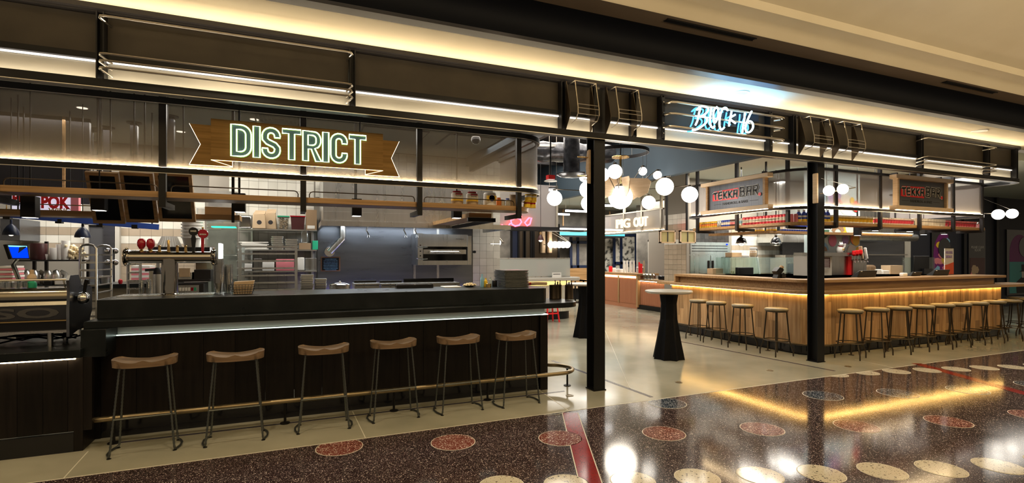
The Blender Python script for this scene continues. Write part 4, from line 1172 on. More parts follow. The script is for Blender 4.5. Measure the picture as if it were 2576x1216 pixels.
# cooking line under it
cl = thing('cooking_line', 'stainless cooking counter along the steel wall', 'worktop', (1.6, 8.6, 0))
MB().box(.3, 3.9, 8.2, 9.25, .86, .92).build('worktop', 'steel', cl)
MB().box(.32, 3.88, 8.24, 9.2, .1, .86).build('front', 'steel', cl)
for x in (.4, 2.0, 3.8): MB().cyl((x, 8.4, 0), (x, 8.4, .1), .025, 10).build('leg', 'steel', cl)
# nearer prep counter (its back stands above the bar)
pc = thing('prep_counter', 'stainless prep counter behind the black bar', 'worktop', (1.2, 7.1, 0))
MB().box(-1.3, 3.0, 6.85, 7.5, .96, 1.0).build('worktop', 'steel', pc); MB().box(-1.28, 2.98, 6.9, 7.45, .1, .96).build('cabinet', 'steel', pc)
for x in (-1.2, .9, 2.9): MB().cyl((x, 7.1, 0), (x, 7.1, .1), .025, 10).build('leg', 'steel', pc)
PZ = 1.0
random.seed(9)
stack(772, 29, 690, 738, 7.0, 13, 'foil', 'metal_platter', 'steel platter in the taller pile left of the soup pot', 'platter', PZ, 'taller pile of platters', kind='plate', d=.09)
stack(806, 27, 700, 738, 7.05, 10, 'foil', 'metal_platter', 'steel platter in the shorter pile left of the soup pot', 'platter', PZ, 'shorter pile of platters', kind='plate', d=.09)
Y = 7.2; x = XA(855, Y); t = thing('soup_pot', 'round steel soup pot with lid behind the bar', 'pot', (x, Y, PZ))
rz_ = 25 * mpp(855, Y); zt2 = ZA(855, 711, Y)
MB().lathe([(rz_ * .95, 0), (rz_, .02), (rz_, zt2 - PZ - .04)], (x, Y, PZ), 28).build('pot', 'steel', t)
MB().lathe([(rz_ * 1.04, 0), (rz_ * 1.04, .012), (rz_ * .8, .03), (.02, .04), (.02, .055), (.001, .06)], (x, Y, zt2 - .04), 28).build('lid', 'chrome', t)
for a, b, l in ((890, 952, 'left steel fryer box behind the bar'), (956, 1017, 'right steel fryer box behind the bar')):
    x0, x1, z0, z1 = ext(a, b, 713, 740, 7.25, PZ)
    t = thing('fryer_box', l, 'fryer', ((x0 + x1) / 2, 7.3, PZ))
    MB().box(x0, x1, 7.15, 7.48, PZ, z1).build('body', 'steel', t); MB().box(x0 + .02, x1 - .01, 7.38, 7.46, z1, z1 + .03).build('back_guard', 'black_plastic', t)
    MB().box(x0 + .01, x1 - .01, 7.145, 7.15, z1 - .03, z1 - .02).build('trim', 'chrome', t)
x0, x1, z0, z1 = ext(1018, 1152, 708, 740, 7.25, PZ)
t = thing('flat_griddle', 'wide steel griddle with black backguard behind the bar', 'griddle', ((x0 + x1) / 2, 7.3, PZ))
MB().box(x0, x1, 7.15, 7.48, PZ, z1 - .02).build('body', 'steel', t); MB().box(x0 + .02, x1 - .02, 7.40, 7.46, z1 - .02, z1 + .035).build('back_guard', 'black_gloss', t)
x0, x1, z0, z1 = ext(996, 1088, 719, 731, 6.2, BT)
single(MB().box(x0, x1, 6.15, 6.27, BT, BT + .045), 'black_tray', 'black_gloss', 'shallow black tray lying on the bar top', 'tray', bev=.006)
x0, x1 = XA(1116, 6.1), XA(1158, 6.1)
single(MB().box(x0, x1, 6.05, 6.25, BT, BT + .012), 'chopping_board', 'white_plastic', 'thin white cutting board on the bar top', 'board', bev=.004)
t = thing('snack_bowl', 'shallow pile of pale fried snacks in a bowl on the bar top', 'bowl', (XA(1181, 6.1), 6.1, BT)); c_ = WL[t.name]
MB().lathe([(.04, 0), (.09, .018), (.092, .018), (.001, .01)], c_, 20).build('bowl', 'steel', t)
mb = MB()
for k in range(60):
    a, q = random.uniform(0, 6.28), random.uniform(0, 1) ** .6 * .085
    mb.ball((c_.x + q * math.cos(a), c_.y + q * math.sin(a) * .8, BT + .02 + .028 * (1 - q / .09) * random.random() + .004), random.uniform(.008, .014), 6)
mb.build('snacks', 'popcorn', t, kind='stuff')

# ---------------------------------------------------------------- wall shelving left of the hood
shf = thing('wall_shelving', 'steel wall shelving left of the hood', 'shelving', (-.2, 8.9, 1.2))
YS = 8.85
sx0, sx1 = XA(598, YS), XA(797, YS)
SZ = [ZA(700, 577, YS), ZA(700, 628, YS), ZA(700, 682, YS)]
for i, z in enumerate(SZ): MB().box(sx0 + (0 if i else .0), sx1, YS, 9.28, z - .02, z).build('shelf_board', 'steel', shf)
for x in (XA(633, 9.2), XA(785, 9.2)): MB().box(x - .012, x + .012, 9.24, 9.29, 1.2, 2.25).build('standard', 'steel', shf)
def shelfbox(a, b, y0, zi, m_, nm, lab, cat, d=.25, **k): return boxed(a, b, y0, 0, YS + .04, d, m_, nm, lab, cat, SZ[zi], **k)
t = shelfbox(599, 634, 541, 0, 'plastic_clear', 'wrapped_goods', 'black goods wrapped in clear plastic on the top shelf', 'package', bev=.03)
x0, x1, _, z1 = ext(603, 630, 546, 0, YS + .08, SZ[0]); MB().box(x0, x1, YS + .10, YS + .26, SZ[0] + .01, z1).build('contents', 'black_plastic', t)
for a, b, y, l, Yy in ((634, 670, 529, 'folded kraft paper sack on the top shelf, front left one', YS + .02), (664, 697, 526, 'folded kraft paper sack on the top shelf, rear right one', YS + .16)):
    x0, x1, _, z1 = ext(a, b, y, 0, Yy, SZ[0]); h = z1 - SZ[0]
    t = thing('kraft_sack', l, 'sack', ((x0 + x1) / 2, Yy + .07, SZ[0]))
    MB().hexa([(x0, Yy, SZ[0]), (x1, Yy, SZ[0]), (x1, Yy + .14, SZ[0]), (x0, Yy + .14, SZ[0]), (x0 + .01, Yy + .03, SZ[0] + h * .82), (x1 - .02, Yy + .01, SZ[0] + h * .82), (x1 - .02, Yy + .12, SZ[0] + h * .82), (x0 + .01, Yy + .12, SZ[0] + h * .82)]).build('bag', 'kraft', t, bev=.015)
    MB().hexa([(x0 + .01, Yy + .03, SZ[0] + h * .80), (x1 - .02, Yy + .01, SZ[0] + h * .80), (x1 - .02, Yy + .10, SZ[0] + h * .80), (x0 + .01, Yy + .10, SZ[0] + h * .80), (x0 + .05, Yy + .05, SZ[0] + h), (x1 - .01, Yy + .04, SZ[0] + h), (x1 - .01, Yy + .06, SZ[0] + h), (x0 + .05, Yy + .07, SZ[0] + h)]).build('folded_top', 'kraft', t)
    MB().lathe([(.030, -.003), (.034, 0), (.030, .003), (.001, .003)], ((x0 + x1) / 2, Yy + .003, SZ[0] + h * .35), 20, axis='y').build('printed_badge', 'ink', t)
for a, b, m_, lm, l in ((699, 727, 'plastic_clear', 'green_plastic', 'clear tub of nuts with green lid on the top shelf'), (731, 767, 'maroon', 'red_gloss', 'dark brown food tub with red lid on the top shelf')):
    x0, x1, _, z1 = ext(a, b, 546, 0, YS + .03, SZ[0]); t = thing('food_tub', l, 'tub', ((x0 + x1) / 2, YS + .15, SZ[0]))
    MB().hexa([(x0 + .015, YS + .04, SZ[0]), (x1 - .015, YS + .04, SZ[0]), (x1 - .015, YS + .26, SZ[0]), (x0 + .015, YS + .26, SZ[0]), (x0, YS + .03, z1), (x1, YS + .03, z1), (x1, YS + .27, z1), (x0, YS + .27, z1)]).build('tub', m_, t)
    MB().box(x0 - .008, x1 + .008, YS + .02, YS + .28, z1, z1 + .018).build('lid', lm, t)
    if m_ != 'maroon':
        mb = MB()
        for k in range(90): mb.ball((random.uniform(x0 + .02, x1 - .02), random.uniform(YS + .05, YS + .15), random.uniform(SZ[0] + .012, z1 - .02)), random.uniform(.010, .016), 6)
        mb.build('nuts', 'kraft', t, kind='stuff')
t = shelfbox(770, 797, 528, 0, 'brown_box', 'cardboard_box', 'tall brown cardboard box at the right end of the top shelf', 'box', bev=0)
x0, x1, _, _ = ext(773, 792, 0, 0, YS + .03, 1); q = MB().box(x0, x1, YS + .036, YS + .04, SZ[0] + .02, SZ[0] + .07); q.build('printed_label', 'white_paper', t)
for k in range(7):
    x0, x1, _, _ = ext(602 + 3 * (k % 3), 676 - 4 * (k % 2), 0, 0, YS + .04, 1)
    o_ = single(MB().box(x0, x1, YS + .04, YS + .28, SZ[1] + .017 * k, SZ[1] + .017 * k + .015), 'paper_bag', 'white_paper', 'flat white paper bag in the pile on the middle shelf', 'bag', 'paper bags on the middle shelf', bev=.002); o_.rotation_euler.z = R(random.uniform(-4, 4))
x = XA(612, YS + .05); 
for (px, w, n, l, g) in ((698, 28, 7, 'foil container in the taller foil pile on the middle shelf', 'taller foil pile'), (733, 30, 5, 'foil container in the lower foil pile on the middle shelf', 'lower foil pile')):
    stack(px, w, 594 if n == 7 else 601, 0, YS + .13, n, 'foil', 'foil_container', l, 'container', SZ[1], g, kind='plate', d=.07)
shelfbox(752, 782, 612, 1, 'brown_box', 'small_carton', 'small brown carton on the middle shelf', 'carton', d=.15)
shelfbox(757, 775, 597, 1, 'plastic_clear', 'wrapped_bundle', 'crumpled plastic bundle on the middle shelf', 'package', d=.12, bev=.02).location.z += 16 * mpp(760, YS)
shelfbox(786, 800, 606, 1, 'green_plastic', 'green_crate', 'small green tray on the middle shelf end', 'tray', d=.2)
shelfbox(613, 634, 664, 2, 'white_plastic', 'white_tub', 'small white tub at the left of the lower shelf', 'tub', d=.15)
shelfbox(638, 658, 651, 2, 'plastic_clear', 'clear_tub', 'clear tub left of centre on the lower shelf', 'tub', d=.15)
shelfbox(660, 690, 660, 2, 'white_plastic', 'flour_tub', 'white tub in the middle of the lower shelf', 'tub', d=.18)
shelfbox(694, 740, 652, 2, 'pink', 'pink_tub', 'wide pinkish food tub on the lower shelf', 'tub', d=.2)
shelfbox(748, 766, 648, 2, 'white_paper', 'flour_bag', 'white bag with red print on the lower shelf', 'bag', d=.12, bev=.012)
shelfbox(768, 797, 650, 2, 'plastic_clear', 'clear_bin', 'clear bin at the right end of the lower shelf', 'bin', d=.22)
# speed rack in front of it
YR = 8.2
t = thing('speed_rack', 'aluminium speed rack with runners in front of the wall shelving', 'rack', (XA(675, YR), YR + .2, 0))
x0, x1 = XA(604, YR), XA(745, YR); zt3 = ZA(675, 617, YR)
for x in (x0, x1):
    for y in (YR, YR + .5): MB().box(x - .018, x + .018, y - .012, y + .012, .1, zt3).build('upright', 'steel', t)
for x in (x0, x1):
    for y in (YR, YR + .5): MB().lathe([(.02, .02), (.045, .05), (.02, .08), (.012, .1)], (x, y, 0), 10).build('caster', 'black_plastic', t)
k = 0; z = zt3 - .01
while z > .8:
    MB().box(x0, x1, YR + .0, YR + .02, z - .022, z).build('tray_front', 'steel', t)
    MB().box(x0 + .02, x1 - .02, YR + .02, YR + .48, z - .02, z - .014).build('runner', 'steel', t)
    MB().box(x0 - .05, x0, YR, YR + .5, z - .012, z - .004).build('runner', 'steel', t)
    z -= 18.2 * mpp(675, YR); k += 1
# left aluminium rack at the coffee end
YL = 6.9
t = thing('sheet_pan_rack', 'tall aluminium sheet-pan rack standing behind the coffee counter', 'rack', (XA(222, YL), YL, 0))
x0, x1 = XA(202, YL), XA(242, YL); zt4 = ZA(222, 616, YL)
for y in (YL, YL + .5):
    MB().tube([(x0, y, .1), (x0, y, zt4 - .04), (x0 + .02, y, zt4 - .01), (x0 + .05, y, zt4), (x1 - .05, y, zt4), (x1 - .02, y, zt4 - .01), (x1, y, zt4 - .04), (x1, y, .1)], .013, 8).build('frame', 'steel', t)
z = zt4 - .11
while z > .75:
    MB().bar((x0, YL - .01, z), (x1, YL - .01, z), .012, .022).build('runner', 'steel', t); MB().bar((x1, YL, z), (x1, YL + .5, z), .022, .012).build('runner', 'steel', t); z -= .083
for x in (x0, x1):
    for y in (YL, YL + .5): MB().lathe([(.02, .0), (.04, .04), (.02, .08), (.012, .1)], (x, y, 0), 10).build('caster', 'black_plastic', t)
t = thing('rear_pan_rack', 'aluminium pan rack seen under the left arm of the beer tower', 'rack', (XA(340, 7.6), 7.6, 0))
x0, x1 = XA(322, 7.6), XA(353, 7.6)
MB().tube([(x0, 7.6, .1), (x0, 7.6, 1.62), (x0 + .03, 7.6, 1.66), (x1 + .3, 7.6, 1.66)], .016, 8).build('frame', 'steel', t)
MB().tube([(x1, 7.6, .1), (x1, 7.6, 1.64)], .016, 8).build('frame', 'steel', t)
for z in (1.0, 1.1, 1.2, 1.3, 1.4, 1.5): MB().bar((x0, 7.58, z), (x1, 7.58, z), .012, .02).build('runner', 'steel', t)
for x in (x0, x1): MB().lathe([(.02, .0), (.04, .04), (.02, .08), (.012, .1)], (x, 7.6, 0), 10).build('caster', 'black_plastic', t)
# service station behind the tower: shelf with bowls, airpot, register
YK = 7.7
st = thing('service_station', 'steel service station behind the beer tower', 'worktop', (XA(450, YK), YK, 0))
x0, x1 = XA(372, YK), XA(528, YK); 
zs, zm_ = ZA(450, 622, YK), ZA(450, 704, YK)
MB().box(x0, x1, YK, YK + .45, zs - .14, zs).build('upper_shelf', 'steel_dark', st)
MB().box(XA(445, YK), x1, YK, YK + .45, zm_ - .03, zm_).build('middle_shelf', 'steel_dark', st)
MB().box(x0, x1, YK, YK + .6, .96, 1.0).build('worktop', 'steel', st); MB().box(x0, x1, YK + .02, YK + .58, 0, .96).build('cabinet', 'steel', st)
for x in (x0 + .02, x1 - .02): MB().box(x - .015, x + .015, YK + .4, YK + .44, 1.0, zs - .14).build('upright', 'steel', st)
stack(484, 50, 548, 0, YK + .12, 7, 'white_plastic', 'white_bowl', 'white ribbed bowl in the tall stack on the service shelf', 'bowl', zs, 'tall stack of white bowls')
t = thing('coffee_filters', 'fluted white coffee filters upside down on the service shelf', 'filter', (XA(424, YK + .1), YK + .15, zs)); c_ = WL[t.name]
mb = MB(); n = 48; s = mpp(424, YK) 
for r0, z in ((27 * s, 0), (16 * s, 27 * s)):
    for k in range(n): a = 2 * math.pi * k / n; q = r0 * (1 + .05 * (1 if k % 2 else -1)); mb.v.append((c_.x + q * math.cos(a), c_.y + q * math.sin(a) * .7, zs + .004 + z))
mb.f = [(k, (k + 1) % n, n + (k + 1) % n, n + k) for k in range(n)] + [tuple(range(n, 2 * n))]
mb.build('paper', 'white_paper', t, smooth=0)
Y = YK - .2; x = XA(398, Y); t = thing('airpot', 'steel airpot coffee flask with black top left of the tower pillar', 'flask', (x, Y + .05, 1.0))
MB().box(x - .12, x + .12, Y - .1, Y + .2, .9, 1.0).build('stand', 'steel', t)
rd = 11 * mpp(398, Y); zt5 = ZA(398, 690, Y)
MB().lathe([(rd, 0), (rd, zt5 - 1.0)], (x, Y, 1.0), 24).build('body', 'steel', t); MB().lathe([(rd, 0), (rd * .9, .05), (.03, .08), (.001, .08)], (x, Y, zt5), 24).build('top', 'black_plastic', t)
MB().bar((x, Y, zt5 + .06), (x - .12, Y - .06, zt5 + .05), .03, .03).build('spout', 'black_plastic', t)
boxed(446, 483, 686, 0, YK + .05, .3, 'foil', 'steel_pan', 'steel pan with paper sleeves left on the middle service shelf', 'pan', zm_)
boxed(488, 530, 679, 0, YK + .05, .3, 'steel_dark', 'roasting_tray', 'dark roasting tray on the middle service shelf', 'tray', zm_)
boxed(492, 532, 661, 0, YK + .36, .05, 'brown_box', 'cardboard_sheet', 'brown cardboard sheet behind the roasting tray', 'cardboard', zm_ )
t = boxed(450, 478, 675, 0, YK + .02, .02, 'kraft', 'paper_sleeve', 'kraft paper sleeve leaning in the steel pan', 'paper', zm_ + .03)
x0, x1, z0, z1 = ext(446, 512, 714, 745, YK - .1, 1.0)
t = thing('microwave_oven', 'steel countertop oven with a row of keys behind the beer tower', 'oven', ((x0 + x1) / 2, YK + .1, 1.0))
MB().box(x0, x1, YK - .1, YK + .3, 1.0, z1).build('body', 'steel_dark', t); MB().box(x0 + .01, x1 - .05, YK - .105, YK - .1, z1 - .12, z1 - .02).build('panel', 'steel', t)
for k in range(9): MB().box(x1 - .36 + k * .032, x1 - .336 + k * .032, YK - .11, YK - .105, z1 - .09, z1 - .05).build('key', 'white_plastic' if k < 7 else ('red_gloss' if k == 7 else 'green_plastic'), t)
stack(381, 11, 680, 0, 7.82, 8, 'foam_cup', 'foam_cup', 'white foam cup in the narrow stack left of the airpot', 'cup', 1.0, 'narrow stack of foam cups')
stack(356, 12, 706, 745, 6.3, 5, 'plastic_clear', 'plastic_cup', 'clear cup in the low stack under the left arm of the tower', 'cup', BT, 'low stack of clear cups')
stack(374, 12, 702, 745, 6.3, 5, 'plastic_clear', 'plastic_cup', 'clear cup in the low stack just left of the tower pillar', 'cup', BT, 'low right stack of clear cups')
# glass screen with coloured reflections, light tube and green strip
t = thing('glass_screen', 'tall glass screen between tower and shelving', 'screen', (XA(560, 8.0), 8.0, 1.0))
MB().box(XA(520, 8.0), XA(596, 8.0), 8.0, 8.012, 1.0, ZA(560, 545, 8.0)).build('pane', 'glass_sheet', t)
MB().box(XA(520, 8.0), XA(596, 8.0), 7.99, 8.02, .0, 1.0).build('stand', 'steel', t)
struct(MB().box(XA(524, 9.0), XA(597, 9.0), 9.0, 9.05, 0, 2.6), 'wall_side_kitchen', 'wall_mottled', smooth=0)
q = on(553, 632, Y=7.9)
single(MB().box(q.x - .014, q.x + .014, 7.88, 8.0, ZA(553, 651, 7.9), ZA(553, 613, 7.9)), 'light_tube', 'fluoro', 'short vertical white light tube right of the beer tower', 'light')
single(MB().box(XA(532, 7.9), XA(592, 7.9), 7.88, 8.0, ZA(560, 572.5, 7.9), ZA(560, 570, 7.9)), 'green_light_strip', mat('neon_emerald', (0, 0, 0), emit=(.02, .9, .35), es=2.5), 'thin green light strip above the glass screen', 'light')
q = on(498, 562, Y=7.0)
# items on rear shelf
boxed(494, 512, 524, 0, 7.05, .12, 'plastic_clear', 'clear_tub', 'clear tub on the rear oak shelf', 'tub', 2.09)
boxed(515, 590, 521, 0, 7.05, .15, 'kraft', 'kraft_box', 'long kraft cardboard box on the rear oak shelf', 'box', 2.09)
# ---------------------------------------------------------------- jars on the near hanging shelf
SH = 2.212
def jar(px, w, lab, kindj):
    Y = 5.93; x = XA(px, Y); r_ = w * mpp(px, Y) / 2
    t = thing('condiment_jar', lab, 'jar', (x, Y, SH))
    H = .165
    if kindj == 'mustard':
        MB().lathe([(r_ * .9, 0), (r_, .015), (r_, H * .8), (r_ * .85, H * .88), (r_ * .7, H * .9)], (x, Y, SH), 24).build('body', 'kraft', t)
        MB().lathe([(r_ * .78, H * .88), (r_ * .78, H), (.001, H)], (x, Y, SH), 24).build('lid', 'red_gloss', t)
        MB().lathe([(r_ * 1.01, H * .3), (r_ * 1.01, H * .82)], (x, Y, SH), 24).build('label', 'white_paper', t)
        MB().lathe([(r_ * 1.015, H * .28), (r_ * 1.015, H * .42)], (x, Y, SH), 24).build('label_band', 'yellow', t)
        lb = text(MB(), 'MUSTARD', r_ * 1.0, .014, (x - r_ * .5, Y - r_ * 1.02, SH + H * .58)); lb.build('lettering', 'ink', t)
        MB().box(x - r_ * .55, x + r_ * .55, Y - r_ * 1.03, Y - r_ * .9, SH + H * .70, SH + H * .82).build('label_header', 'red_gloss', t)
    else:
        MB().lathe([(r_ * .9, 0), (r_, .015), (r_, H * .92), (r_ * .9, H * .97), (r_ * .9, H), (.001, H)], (x, Y, SH), 24).build('body', 'foam_cup', t)
        MB().box(x - r_ * .75, x + r_ * .75, Y - r_ * 1.03, Y - r_ * .6, SH + H * .38, SH + H * .75).build('label', 'yellow', t)
        MB().lathe([(r_ * .5, -.002), (r_ * .5, 0), (.001, .0)], (x, Y - r_ * 1.03, SH + H * .56), 8, axis='y').build('label_emblem', 'blue', t)
jar(1150, 30, 'left mustard jar with red header label on the near hanging shelf', 'mustard')
jar(1188, 30, 'right mustard jar with red header label on the near hanging shelf', 'mustard')
jar(1232, 32, 'large cream mayonnaise tub with yellow label on the near hanging shelf', 'mayo')
for px, w, h0, m_, lm, l in ((1255, 13, 499, 'orange', 'orange', 'orange ketchup bottle on the near hanging shelf'), (1264, 12, 504, 'foam_cup', 'blue', 'lower white bottle with blue cap on the near hanging shelf'), (1277, 12, 500, 'foam_cup', 'blue', 'taller white bottle with blue cap on the near hanging shelf')):
    Y = 5.95; x = XA(px, Y); r_ = w * mpp(px, Y) / 2; H = (518 - h0) * mpp(px, Y) + .02
    t = thing('squeeze_bottle', l, 'bottle', (x, Y, SH))
    MB().lathe([(r_, 0), (r_, H * .8), (r_ * .7, H * .85)], (x, Y, SH), 16).build('body', m_, t); MB().lathe([(r_ * .75, H * .84), (r_ * .75, H), (.001, H)], (x, Y, SH), 16).build('cap', lm, t)
for px, l in ((1290, 'left kraft paper roll on the near hanging shelf'), (1303, 'right kraft paper roll on the near hanging shelf')):
    turned(CYL, px, 491, 0, 5.97, 'kraft', 'paper_roll', l, 'paper roll', SH, w=17)
for k, (px, row) in enumerate(((1326, 0), (1340, 0), (1329, 1), (1342, 1))):
    Y = 5.90 + .03 * (k % 2); x = XA(px, Y); r_ = 8.5 * mpp(px, Y); z = SH + row * .085
    t = thing('yellow_tin', ['lower left yellow tin at the shelf end', 'lower right yellow tin at the shelf end', 'upper left yellow tin at the shelf end', 'upper right yellow tin at the shelf end'][k], 'tin', (x, Y, z))
    MB().lathe([(r_, 0), (r_ * 1.02, .004), (r_, .008), (r_, .078), (r_ * 1.02, .080), (r_, .084), (.001, .083)], (x, Y, z), 20).build('tin', 'yellow', t)
    MB().lathe([(r_ * 1.01, .045), (r_ * 1.01, .065)], (x, Y, z), 20).build('label', 'red_gloss' if k < 2 else 'white_paper', t)
# tube downlights
for i, (px0, px1, py, lab) in enumerate(((57, 95, 548, 'black square drop lamp above the espresso machine'), (233, 267, 530, 'black square drop lamp in front of the tilted menu boards'), (593, 614, 534, 'black square drop lamp left of the top shelf goods'), (886, 907, 544, 'black square drop lamp above the soup pot'), (1137, 1160, 549, 'black square drop lamp below the mustard jars'))):
    Y = 6.3; x = (XA(px0, Y) + XA(px1, Y)) / 2; z = ZA((px0 + px1) / 2, py, Y)
    t = thing('drop_lamp', lab, 'lamp', (x, Y, z))
    MB().box(x - .055, x + .055, Y - .055, Y + .055, z, z + .20).build('housing', 'black_plastic', t); MB().box(x - .045, x + .045, Y - .045, Y + .045, z - .002, z + .001).build('lens', 'led_white', t)
    MB().cyl((x, Y, z + .2), (x, Y, 3.45), .006, 6).build('stem', 'steel_black', t)
    spot('drop_lamp_light', (x, Y, z - .01), 9, WHITE, 90)
# tilted menu boards
def tilted(px0, px1, lab, k):
    t = thing('menu_board', lab, 'menu board', (XA((px0 + px1) / 2, 6.7), 6.7, 2.0), 'menu boards')
    x0, x1 = XA(px0, 6.62), XA(px1, 6.62); z0, z1 = 1.955 + .012 * k, 2.47 + .012 * k
    def Q(u, v, d): # u along x, v up 0..1, d depth behind face
        return (u, 6.87 - .26 * v + d * .9, z0 + (z1 - z0) * v + d * .45)
    f_ = .032
    def slab(a, b, c, e, d0, d1): return [Q(a, c, d0), Q(b, c, d0), Q(b, c, d1), Q(a, c, d1), Q(a, e, d0), Q(b, e, d0), Q(b, e, d1), Q(a, e, d1)]
    for a, b, c, e in ((x0, x0 + f_, 0, 1), (x1 - f_, x1, 0, 1), (x0 + f_, x1 - f_, 0, .06), (x0 + f_, x1 - f_, .94, 1)): MB().hexa(slab(a, b, c, e, 0, .05)).build('frame_rail', 'oak_slab', t)
    MB().hexa(slab(x0 + f_, x1 - f_, .06, .94, .015, .03)).build('screen', 'black_gloss', t)
    for x in (x0 + .1, x1 - .1): MB().cyl((x, 6.75, z1 - .05), (x, 6.75, 3.45), .008, 6).build('hanger', 'steel_black', t)
tilted(213, 297, 'left tilted black menu board in an oak frame', 0)
tilted(300, 384, 'middle tilted black menu board in an oak frame', 1.5)
tilted(387, 482, 'right tilted black menu board in an oak frame', 3)
# ---------------------------------------------------------------- coffee end, rear left
YB = 9.0
bk = thing('rear_counter', 'rear stone counter with white tile front at the left', 'worktop', (-3.3, 9.0, 0))
bz = ZA(250, 716, 8.4)
MB().box(-8, -1.55, 8.4, 9.2, bz - .05, bz).build('worktop', 'stone_black', bk)
for k in range(9):
    for j in range(2): MB().box(-5.6 + k * .45, -5.155 + k * .45, 8.43, 8.46, .55 + j * .16, .705 + j * .16).build('tile', 'tile_white', bk)
MB().box(-8, -1.6, 8.46, 9.1, 0, bz - .05).build('carcass', 'grout', bk)
gs = thing('glass_shelf_unit', 'dark glass shelf on black posts above the rear counter', 'shelf', (-3.4, 8.6, bz))
gz = ZA(140, 654, 8.5)
MB().box(XA(45, 8.5), XA(215, 8.5), 8.5, 8.8, gz - .02, gz).build('shelf', 'black_gloss', gs)
for px in (74, 105, 212): MB().box(XA(px, 8.5) - .015, XA(px, 8.5) + .015, 8.62, 8.66, bz, gz + (.24 if px == 105 else 0)).build('post', 'steel_black', gs)
for px, w, y0, m_, pr, nm, l, c in ((98, 34, 613, 'maroon', CYL, 'bowl_stack', 'brown stacked bowls on the glass shelf', 'bowls'), (97, 13, 640, 'foam_cup', CUP, 'small_tub', 'small white tub on the glass shelf front', 'tub'), (116, 16, 640, 'foam_cup', CUP, 'wide_tub', 'wide white tub on the glass shelf', 'tub'), (137, 20, 624, 'white_plastic', CYL, 'lid_stack', 'short white lid stack on the glass shelf', 'lids'), (151, 16, 615, 'foam_cup', CYL, 'cup_tower', 'middle white cup tower on the glass shelf', 'cups'), (165, 18, 606, 'foam_cup', CYL, 'cup_tower', 'tallest white cup tower on the glass shelf', 'cups')):
    turned(pr, px, y0, 0, 8.62, m_, nm, l, c, gz, w=w)
mb = MB()
for k in range(70): mb.ball((XA(184, 8.65) + random.gauss(0, .05), 8.65 + random.gauss(0, .04), gz + .02 + random.random() * .17), random.uniform(.014, .028), 6)
tag(mb.build('bread_pile', 'popcorn'), 'heap of pale wrapped bread pieces at the right of the glass shelf', 'bread')['kind'] = 'stuff'
# till screen
q = on(45, 634, Y=6.8)
t = thing('till_screen', 'bright blue touch screen till at the left', 'screen', (q.x, 6.8, q.z - .17))
a, b, c, d = on(16, 615, Y=6.7), on(70, 617, Y=6.95), on(75, 652, Y=6.98), on(29, 652, Y=6.73)
mb = MB(); n_ = (b - a).cross(d - a).normalized(); n_ = -n_ if n_.y > 0 else n_
mb.hexa([d, c, c - n_ * .03, d - n_ * .03, a, b, b - n_ * .03, a - n_ * .03]).build('housing', 'black_plastic', t)
def lerp2(u, v): return a.lerp(b, u).lerp(d.lerp(c, u), v)
MB().hexa([lerp2(.06, .93) + n_ * .002, lerp2(.94, .93) + n_ * .002, lerp2(.94, .93) - n_ * .001, lerp2(.06, .93) - n_ * .001, lerp2(.06, .17) + n_ * .002, lerp2(.94, .17) + n_ * .002, lerp2(.94, .17) - n_ * .001, lerp2(.06, .17) - n_ * .001]).build('display', 'screen_blue', t)
MB().hexa([lerp2(.06, .16) + n_ * .002, lerp2(.94, .16) + n_ * .002, lerp2(.94, .16) - n_ * .001, lerp2(.06, .16) - n_ * .001, lerp2(.06, .07) + n_ * .002, lerp2(.94, .07) + n_ * .002, lerp2(.94, .07) - n_ * .001, lerp2(.06, .07) - n_ * .001]).build('title_bar', 'screen_bar', t)
MB().tube([lerp2(.6, .9) - n_ * .04, lerp2(.6, 1.3) - n_ * .1, Vector((lerp2(.6, 1).x, 7.1, .95))], .02, 8).build('stand_arm', 'chrome', t)
MB().box(lerp2(.6, 1).x - .1, lerp2(.6, 1).x + .1, 7.0, 7.2, .0, .95).build('stand', 'steel_black', t)
# chrome twin mixers
for px, l in ((68, 'left twin-dome chrome mixer on the rear counter'), (123, 'right twin-dome chrome mixer on the rear counter')):
    Y = 8.45; t = thing('drink_mixer', l, 'mixer', (XA(px, Y), Y + .1, bz))
    s = mpp(px, Y)
    for dx in (-10, 10):
        x = XA(px + dx, Y); zt6 = ZA(px, 684, Y); r_ = 10 * s
        MB().lathe([(r_, 0), (r_, .10), (r_ * .9, .15), (r_ * .5, .185), (.001, .195)], (x, Y + .1, zt6 - .17), 20).build('dome', 'steel', t)
        MB().lathe([(r_ * .6, 0), (r_ * .7, .09)], (x, Y + .1, bz), 16).build('cup', 'chrome', t)
    MB().tube([(XA(px + 15, Y), Y + .2, bz), (XA(px + 24, Y), Y + .22, bz + .1), (XA(px + 23, Y), Y + .22, zt6 - .04), (XA(px + 12, Y), Y + .2, zt6)], .03, 10).build('neck', 'white_plastic', t)
    MB().box(XA(px - 18, Y), XA(px + 22, Y), Y + .02, Y + .3, bz, bz + .02).build('base', 'black_plastic', t)
for k in range(7): boxed(0 if k % 2 else -2, 30 + (k % 3), 706 - 6 * k, 711 - 6 * k, 8.0, .3, 'pink' if k % 2 else 'white_paper', 'pizza_box', 'flat pink and white box in the pile at the left edge', 'box', group='flat boxes at the left edge', bev=0)
single(MB().box(-5.4, XA(34, 8.0), 7.95, 8.4, 0, ZA(15, 711, 8.0)), 'box_stand', 'steel', 'steel stand under the pile of flat boxes', 'stand')
